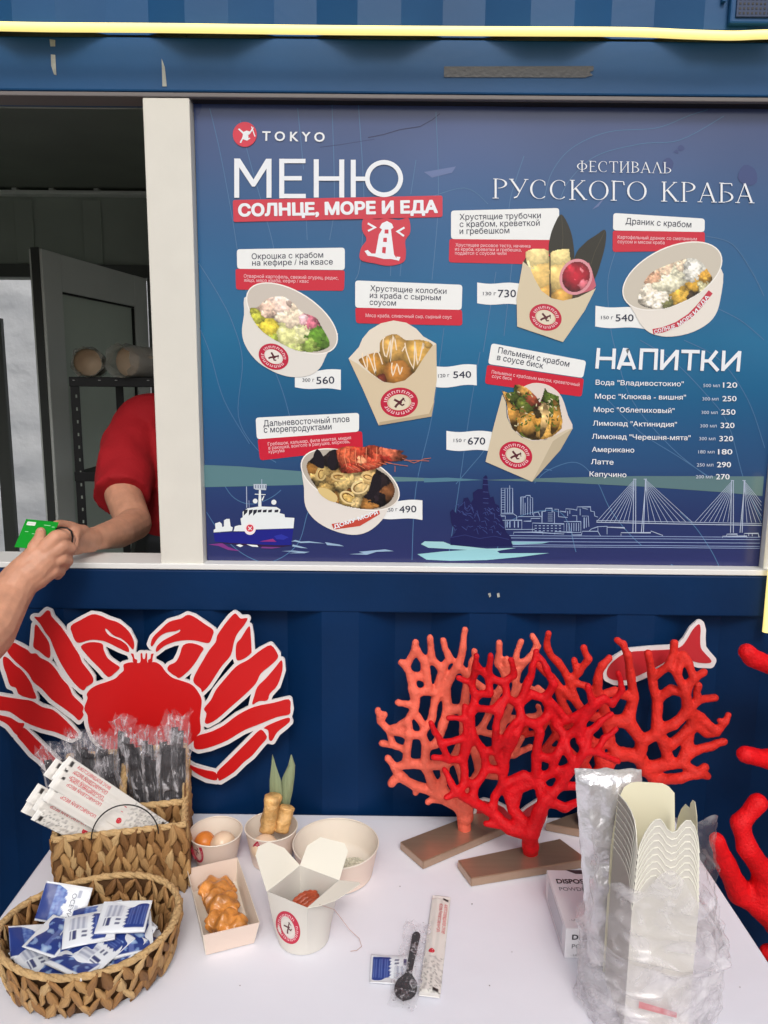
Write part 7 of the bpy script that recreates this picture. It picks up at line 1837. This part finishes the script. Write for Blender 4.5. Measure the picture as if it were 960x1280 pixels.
tag(link('foil_pouch', mk('foil_pouch', vs, fs, None, True), None, MT['foil']), 'crumpled silver foil pouch standing behind the stack of noodle boxes', 'foil pouch')
# clear bag around them
bagm = bpy.data.materials.new('thin_clear_bag'); bagm.use_nodes = True; N_ = bagm.node_tree.nodes; L_ = bagm.node_tree.links
p_ = N_['Principled BSDF']; p_.inputs['Base Color'].default_value = (*C3(236, 232, 238), 1); p_.inputs['Roughness'].default_value = .09; p_.inputs['Specular IOR Level'].default_value = .9
tc = N_.new('ShaderNodeTexCoord'); n1 = N_.new('ShaderNodeTexNoise'); n1.inputs['Scale'].default_value = 16; n1.inputs['Detail'].default_value = 8; n1.inputs['Distortion'].default_value = 2.2
L_.new(tc.outputs['Object'], n1.inputs['Vector']); mr = N_.new('ShaderNodeMapRange'); mr.inputs[1].default_value = .42; mr.inputs[2].default_value = .68; mr.inputs[3].default_value = .14; mr.inputs[4].default_value = .50
L_.new(n1.outputs['Fac'], mr.inputs[0]); L_.new(mr.outputs[0], p_.inputs['Alpha'])
bp_ = N_.new('ShaderNodeBump'); bp_.inputs['Strength'].default_value = .7; bp_.inputs['Distance'].default_value = .004; L_.new(n1.outputs['Fac'], bp_.inputs['Height']); L_.new(bp_.outputs[0], p_.inputs['Normal'])
def bag_mesh(name, zfun, c0, rx, ry, seed, nl=110, nr=150, amp=.008):
    bm = bmesh.new(); rings = []
    for i in range(nl + 1):
        t = i / nl; ring = []
        for k in range(nr):
            a = 2 * math.pi * k / nr; z0, z1 = zfun(a); z = z0 + (z1 - z0) * t
            sx, sy, cx, cy = rx(z), ry(z), *c0(z)
            ca, sa = math.cos(a), math.sin(a); se = 2.6; q = (abs(ca) ** se + abs(sa) ** se) ** (-1 / se)
            p = Vector((cx + sx * q * ca, cy + sy * q * sa, z))
            n_ = Vector((ca, sa, 0)); w = Vector((p.x * 11, p.y * 11, z * 20 + seed))
            cr = max(0, 1 - abs(noise.noise(w)) * 2.6) ** 3 * .75 + max(0, 1 - abs(noise.noise(w * 2.3 + Vector((4, 4, 4)))) * 2.6) ** 3 * .38 + .22 * noise.noise(w * .6) + .05 * noise.noise(w * 5)
            fold = .010 * math.exp(-((z - (.866 + .008 * math.sin(a * 2))) / .006) ** 2)
            ring.append(bm.verts.new(p + n_ * (amp * cr + fold)))
        rings.append(ring)
    for a, b in zip(rings, rings[1:]):
        for k in range(nr): bm.faces.new((a[k], a[(k + 1) % nr], b[(k + 1) % nr], b[k]))
    bm.faces.new(rings[0][::-1])
    for v in bm.verts: v.co.z = max(v.co.z, .7515)
    return from_bm(name, bm, bagm, True)
bx = F0.x + .042; by = F0.y + .052
def topz(a): return .752, .962 + .020 * math.sin(a * 3 + .4) + .012 * math.sin(a * 7) + (.022 if math.cos(a - .9) > .3 else 0)
bag = empty('clear_bag', (bx, by, .75), 'crinkled clear plastic bag pulled down around the noodle box stack', 'plastic bag')
link('bag_film', bag_mesh('bag_film', topz, lambda z: (bx + .012 * (z - .84) / .1 * -.2, by - .004), lambda z: .080 + .008 * math.sin((z - .75) * 26), lambda z: .066, 3.0), bag)
link('bag_film', bag_mesh('bag_film', lambda a: (.752, .872 + .010 * math.sin(a * 2 + 1)), lambda z: (bx - .002, by - .008), lambda z: 0.086 - .02 * (z - .75), lambda z: .072, 9.0, 70, 150, .009), bag)
P = Print(lambda x, y, l: F0 + SX * (.012 + x) - SYv * (.009 + l * .0001) + Vector((0, 0, .795 - F0.z - y)))
P.poly([(0, -.004), (.05, .012), (.05, .020), (0, .006)], (206, 60, 66), 1); P.build('printed_band', bag, MT['paperwrap'])
# ================================================================== PEOPLE
SK1 = mat('warm_skin', C3(206, 150, 122), .5, sss=.15, bump=.25, bscale=160, bdist=.0016, var=.16, vscale=45)
SK2 = mat('attendant_skin', C3(196, 142, 116), .5, sss=.15, bump=.25, bscale=160, bdist=.0016, var=.16, vscale=45)  # attendant's skin, a little darker than the customer's
NAIL = mat('finger_nail', C3(226, 176, 158), .25)
def chain(bm, pts, fr=1.0):
    """pts: [(px,py,Y,r_px)]"""
    W_ = [(at(x, y, Y), r * (at(x, y, Y) - CAM).dot(_fwd) / FPX) for x, y, Y, r in pts]
    for (a, ra), (b, rb) in zip(W_, W_[1:]): capsule_bm(bm, a, ra, b, rb, 16)
    return W_
cus = empty('person', at(-60, 860, -.30), 'person at the left edge reaching in a bare forearm and holding out a green card', 'person')
bm = bmesh.new()
chain(bm, [(-330, 1010, -.62, 44), (-160, 905, -.48, 46), (-75, 845, -.36, 41), (-15, 790, -.25, 33), (12, 745, -.185, 25.5), (24, 726, -.165, 24)])
chain(bm, [(24, 726, -.165, 23), (42, 712, -.15, 21), (56, 700, -.14, 17)])
chain(bm, [(24, 728, -.165, 22), (44, 720, -.15, 18), (62, 712, -.135, 13)])
chain(bm, [(26, 716, -.16, 18), (44, 698, -.145, 16), (60, 688, -.135, 13)])
chain(bm, [(56, 687, -.142, 11), (70, 672, -.135, 9.6), (83, 667, -.12, 8.2), (88, 675, -.105, 7.0)])     # index
chain(bm, [(60, 694, -.142, 11), (77, 683, -.132, 9.4), (87, 685, -.115, 8.2), (84, 694, -.10, 6.8)])     # middle
chain(bm, [(60, 703, -.140, 10.5), (76, 698, -.130, 9), (84, 701, -.113, 7.6), (80, 708, -.10, 6.4)])     # ring
chain(bm, [(56, 713, -.140, 10), (68, 713, -.130, 8.6), (75, 714, -.115, 7), (72, 719, -.10, 6)])         # little
chain(bm, [(34, 706, -.150, 12), (43, 686, -.142, 9.6), (50, 673, -.128, 7.6), (51, 665, -.118, 6.2)])    # thumb
el_ = at(-330, 1010, -.62); shd = Vector((el_.x - .16, el_.y - .05, 1.42)); bx_ = shd.x - .19; by_ = shd.y - .02
capsule_bm(bm, el_, .042, shd, .05, 16)
def cq(a, ra, b, rb): capsule_bm(bm, Vector(a), ra, Vector(b), rb, 16)
cq((bx_, by_, 1.42), .085, (shd.x, shd.y, 1.42), .055); cq((bx_, by_, 1.42), .085, (bx_ - .17, by_, 1.41), .055); cq((bx_, by_, 1.05), .12, (bx_, by_, 1.36), .13)
cq((bx_, by_, 1.46), .052, (bx_ + .01, by_ + .02, 1.60), .052); cq((bx_ + .01, by_ + .02, 1.60), .066, (bx_ + .01, by_ + .01, 1.70), .090)
cq((bx_ + .01, by_ + .10, 1.64), .012, (bx_ + .01, by_ + .105, 1.62), .014)
for s in (-1, 1):
    cq((bx_ + s * .08, by_, .98), .085, (bx_ + s * .09, by_, .52), .058); cq((bx_ + s * .09, by_, .52), .056, (bx_ + s * .09, by_ - .01, .09), .038); cq((bx_ + s * .09, by_, .04), .036, (bx_ + s * .09, by_ + .15, .03), .028)
cq((bx_ - .18, by_, 1.40), .05, (bx_ - .23, by_ + .02, 1.14), .04); cq((bx_ - .23, by_ + .02, 1.14), .038, (bx_ - .22, by_ + .10, .90), .026); cq((bx_ - .22, by_ + .10, .89), .028, (bx_ - .22, by_ + .12, .80), .02)
link('body', blend_mesh('body', bm, .0021, 3, SK1), cus, SK1)
bm = bmesh.new(); cq((bx_, by_, 1.02), .145, (bx_, by_, 1.38), .145); cq((bx_ - .17, by_, 1.42), .072, (shd.x, shd.y, 1.43), .072); cq((shd.x, shd.y, 1.42), .070, tuple(shd.lerp(el_, .55)), .064); cq((bx_ - .18, by_, 1.41), .068, (bx_ - .215, by_ + .01, 1.24), .062)
link('shirt', blend_mesh('shirt', bm, .008, 3), cus, mat('grey_cotton', C3(120, 122, 128), .85, bump=.4, bscale=14, bdist=.01))
bm = bmesh.new(); cq((bx_, by_, .99), .140, (bx_, by_, .95), .14)
for s in (-1, 1): cq((bx_ + s * .08, by_, .98), .10, (bx_ + s * .09, by_, .52), .076); cq((bx_ + s * .09, by_, .52), .076, (bx_ + s * .09, by_, .12), .060)
link('trousers', blend_mesh('trousers', bm, .009, 3), cus, mat('blue_denim', C3(52, 62, 86), .85, bump=.5, bscale=80))
bm = bmesh.new(); cq((bx_ + .01, by_ - .02, 1.70), .094, (bx_ + .01, by_ - .02, 1.73), .092)
link('hair', blend_mesh('hair', bm, .006, 2), cus, mat('brown_hair', C3(60, 44, 34), .6, bump=.8, bscale=90))
w_ = at(51, 663.5, -.124); bm = bmesh.new(); bmesh.ops.create_icosphere(bm, subdivisions=3, radius=1); bm.transform(Matrix.Translation(w_) @ Matrix.Rotation(.5, 4, 'X') @ Matrix.Diagonal((.0042, .0016, .0050, 1))); link('nail', from_bm('nail', bm, NAIL, True), cus)
# bank card
q0 = at(32.6, 648.7, -.095); q1 = at(72.8, 652.7, -.085); e1 = (q1 - q0).normalized(); dn_ = (at(17, 679, -.150) - q0); dn_ = (dn_ - e1 * dn_.dot(e1)).normalized()
q1 = q0 + e1 * .054; q3 = q0 + dn_ * .072; q2 = q1 + dn_ * .072; nrm = e1.cross(dn_).normalized()
if nrm.dot(CAM - q0) < 0: nrm = -nrm
cd = empty('bank_card', (q0 + q2) / 2, 'bright green bank card held out between two hands', 'card')
vs = [q0, q1, q2, q3] + [q - nrm * .0009 for q in (q0, q1, q2, q3)]
CG = mat('green_card', C3(20, 150, 44), .3, var=.06, vscale=20)
link('card_body', mk('card_body', vs, [(0, 1, 2, 3), (7, 6, 5, 4), (0, 4, 5, 1), (1, 5, 6, 2), (2, 6, 7, 3), (3, 7, 4, 0)]), cd, CG)
P = Print(lambda x, y, l: q0 + e1 * (x * .054) + dn_ * (y * .072) + nrm * (.0003 + l * .00005))
P.poly(rrect([(.08, .09), (.34, .09), (.34, .22), (.08, .22)], .02), (226, 232, 224), 1); P.line([(.1, .155), (.32, .155)], .01, (160, 180, 160), 2)
for a in ((.6, .16, .8, .16), (.85, .2, .93, .2), (.12, .45, .22, .45), (.34, .5, .42, .5)): P.line([a[:2], a[2:]], .03, (140, 206, 150), 1)
P.build('card_print', cd, MT['paperwrap'])
# kiosk attendant in a red shirt
att = empty('person', at(215, 700, .5), 'kiosk attendant in a red t-shirt reaching out one hand for the card', 'person')
att_z = ZF
bm = bmesh.new()
xb_ = at(232, 600, .55).x; yb_ = .56
def cap(a, ra, b, rb): capsule_bm(bm, a, ra, b, rb, 18)
hip = Vector((xb_, yb_ + .02, 1.02)); ch_ = Vector((xb_, yb_, 1.36)); nk = Vector((xb_ + .01, yb_ - .01, 1.56)); hd = Vector((xb_ + .085, yb_ - .03, 1.71))
cap(hip, .13, ch_, .125); cap(ch_, .12, Vector((xb_, yb_, 1.46)), .09); cap(Vector((xb_ - .10, yb_, 1.475)), .058, Vector((xb_ + .16, yb_, 1.475)), .058); cap(nk - Vector((0, 0, .06)), .055, hd - Vector((0, 0, .04)), .052)
cap(hd - Vector((0, .01, .06)), .062, hd + Vector((0, .01, .05)), .092)
for s in (-1, 1): cap(hip + Vector((s * .085, 0, -.02)), .095, Vector((xb_ + s * .10, yb_ + .03, .62)), .065); cap(Vector((xb_ + s * .10, yb_ + .03, .62)), .062, Vector((xb_ + s * .10, yb_ + .05, ZF + .06)), .042); cap(Vector((xb_ + s * .10, yb_ + .05, ZF + .04)), .038, Vector((xb_ + s * .10, yb_ - .10, ZF + .035)), .032)
cap(Vector((xb_ + .19, yb_, 1.46)), .055, Vector((xb_ + .25, yb_ - .02, 1.20)), .045); cap(Vector((xb_ + .25, yb_ - .02, 1.20)), .042, Vector((xb_ + .16, yb_ - .20, 1.10)), .03); cap(Vector((xb_ + .16, yb_ - .20, 1.10)), .032, Vector((xb_ + .11, yb_ - .26, 1.085)), .022)
# reaching arm
sh = Vector((xb_ - .13, yb_ - .01, 1.465)); 
W1 = [(sh, .045), (at(154, 618, .335), .042), (at(167, 654, .25), .039)]
for (a, ra), (b, rb) in zip(W1, W1[1:]): cap(a, ra, b, rb)
chain(bm, [(168, 655, .24, 20.5), (148, 666, .14, 19.5), (124, 672, .06, 15.5), (112, 674, .03, 14)])
chain(bm, [(114, 674, .03, 14), (102, 672, .00, 13.5), (94, 672, -.02, 11)]); chain(bm, [(114, 680, .03, 11), (100, 683, .0, 9), (92, 684, -.02, 7)])
chain(bm, [(104, 664, .0, 8.5), (95, 664, -.03, 7.6), (92.5, 674, -.055, 6.6), (93, 683, -.06, 5.8)])      # thumb, pointing down
chain(bm, [(100, 664, .0, 8), (88, 658, -.03, 6.8), (76, 655, -.055, 5.6), (70, 655, -.07, 5)])          # index behind the card
chain(bm, [(98, 672, .0, 8), (86, 668, -.03, 6.8), (78, 668, -.05, 5.6)]); chain(bm, [(98, 680, .0, 7.6), (88, 680, -.025, 6.4), (80, 678, -.045, 5.4)]); chain(bm, [(100, 686, .0, 7), (90, 689, -.02, 6), (83, 688, -.035, 5)])
# nose, ears
cap(hd + Vector((0, -.085, -.02)), .012, hd + Vector((0, -.092, -.035)), .014)
for s in (-1, 1): cap(hd + Vector((s * .085, 0, -.03)), .014, hd + Vector((s * .088, .0, .0)), .018)
link('body', blend_mesh('body', bm, .0034, 2, SK2), att, SK2)
SHIRT = mat('red_cotton', C3(160, 0, 18), .85, bump=.4, bscale=14, bdist=.02, var=.1, vscale=5)
bm = bmesh.new()
cap(Vector((xb_, yb_, 1.29)), .154, ch_, .150); cap(ch_, .146, Vector((xb_, yb_, 1.44)), .110); cap(Vector((xb_ - .10, yb_, 1.475)), .078, Vector((xb_ + .14, yb_, 1.475)), .078)
el = at(152, 622, .33); cap(sh + Vector((.01, 0, -.01)), .070, sh.lerp(el, .35), .072)
tube_bm(bm, [sh.lerp(el, .25), sh.lerp(el, .6), el], [.070, .070, .066], 24)
cap(Vector((xb_ + .15, yb_, 1.47)), .075, Vector((xb_ + .22, yb_ - .01, 1.30)), .066)
sm = blend_mesh('shirt', bm, .006, 3, SHIRT)
NRM = [v.normal.copy() for v in sm.vertices]
for v in sm.vertices:
    v.co += Vector((noise.noise(v.co * 9), noise.noise(v.co * 9 + Vector((4, 0, 0))), 0)) * .008
    f_ = noise.noise(Vector((v.co.x * 22 + v.co.z * 14, v.co.y * 20, v.co.z * 7))); v.co += NRM[v.index] * (.006 * f_)
link('shirt', sm, att, SHIRT)
bm = bmesh.new(); cap(Vector((xb_, yb_ + .01, 1.15)), .150, Vector((xb_, yb_ + .01, .98)), .160)
for s in (-1, 1): cap(hip + Vector((s * .085, 0, -.04)), .112, Vector((xb_ + s * .10, yb_ + .03, .62)), .085); cap(Vector((xb_ + s * .10, yb_ + .03, .62)), .085, Vector((xb_ + s * .10, yb_ + .05, ZF + .09)), .065)
link('trousers', blend_mesh('trousers', bm, .007, 3, MT['black']), att, mat('dark_cloth', C3(30, 30, 36), .8, bump=.5, bscale=60))
bm = bmesh.new(); cap(hd + Vector((0, .025, .015)), .098, hd + Vector((0, .02, .045)), .098)
for v in bm.verts:
    if v.co.y < hd.y - .045: v.co.y = hd.y - .045
link('hair', blend_mesh('hair', bm, .006, 2), att, mat('dark_hair', C3(34, 26, 22), .6, bump=.8, bscale=90))
for s in (-1, 1): 
    bm = bmesh.new(); bmesh.ops.create_icosphere(bm, subdivisions=2, radius=.010); bm.transform(Matrix.Translation(hd + Vector((s * .032, -.080, .0)))); link('eye', from_bm('eye', bm, None, True), att, MT['white_frame'])
bm = bmesh.new(); tube_bm(bm, [hd + Vector((x, -.083 - .004 * math.cos(x * 60), -.068)) for x in (-.022, -.01, 0, .01, .022)], .0035, 8); link('mouth', from_bm('mouth', bm, None, True), att, mat('lips', C3(170, 90, 84), .5))
# thin black band between the hands
bm = bmesh.new(); tube_bm(bm, [at(x, y, Y) for x, y, Y in ((70, 661, -.125), (76, 659.5, -.135), (84, 660, -.142), (89, 664, -.140), (91, 671, -.128), (90, 678, -.115), (88, 686, -.10))], .0016, 8)
tag(link('black_band', from_bm('black_band', bm, None, True), None, MT['black']), 'thin black band curving over the fingertips between the two hands', 'band')

# ---- strip the bookkeeping
for o in bpy.data.objects:
    if 'wm' in o: del o['wm']
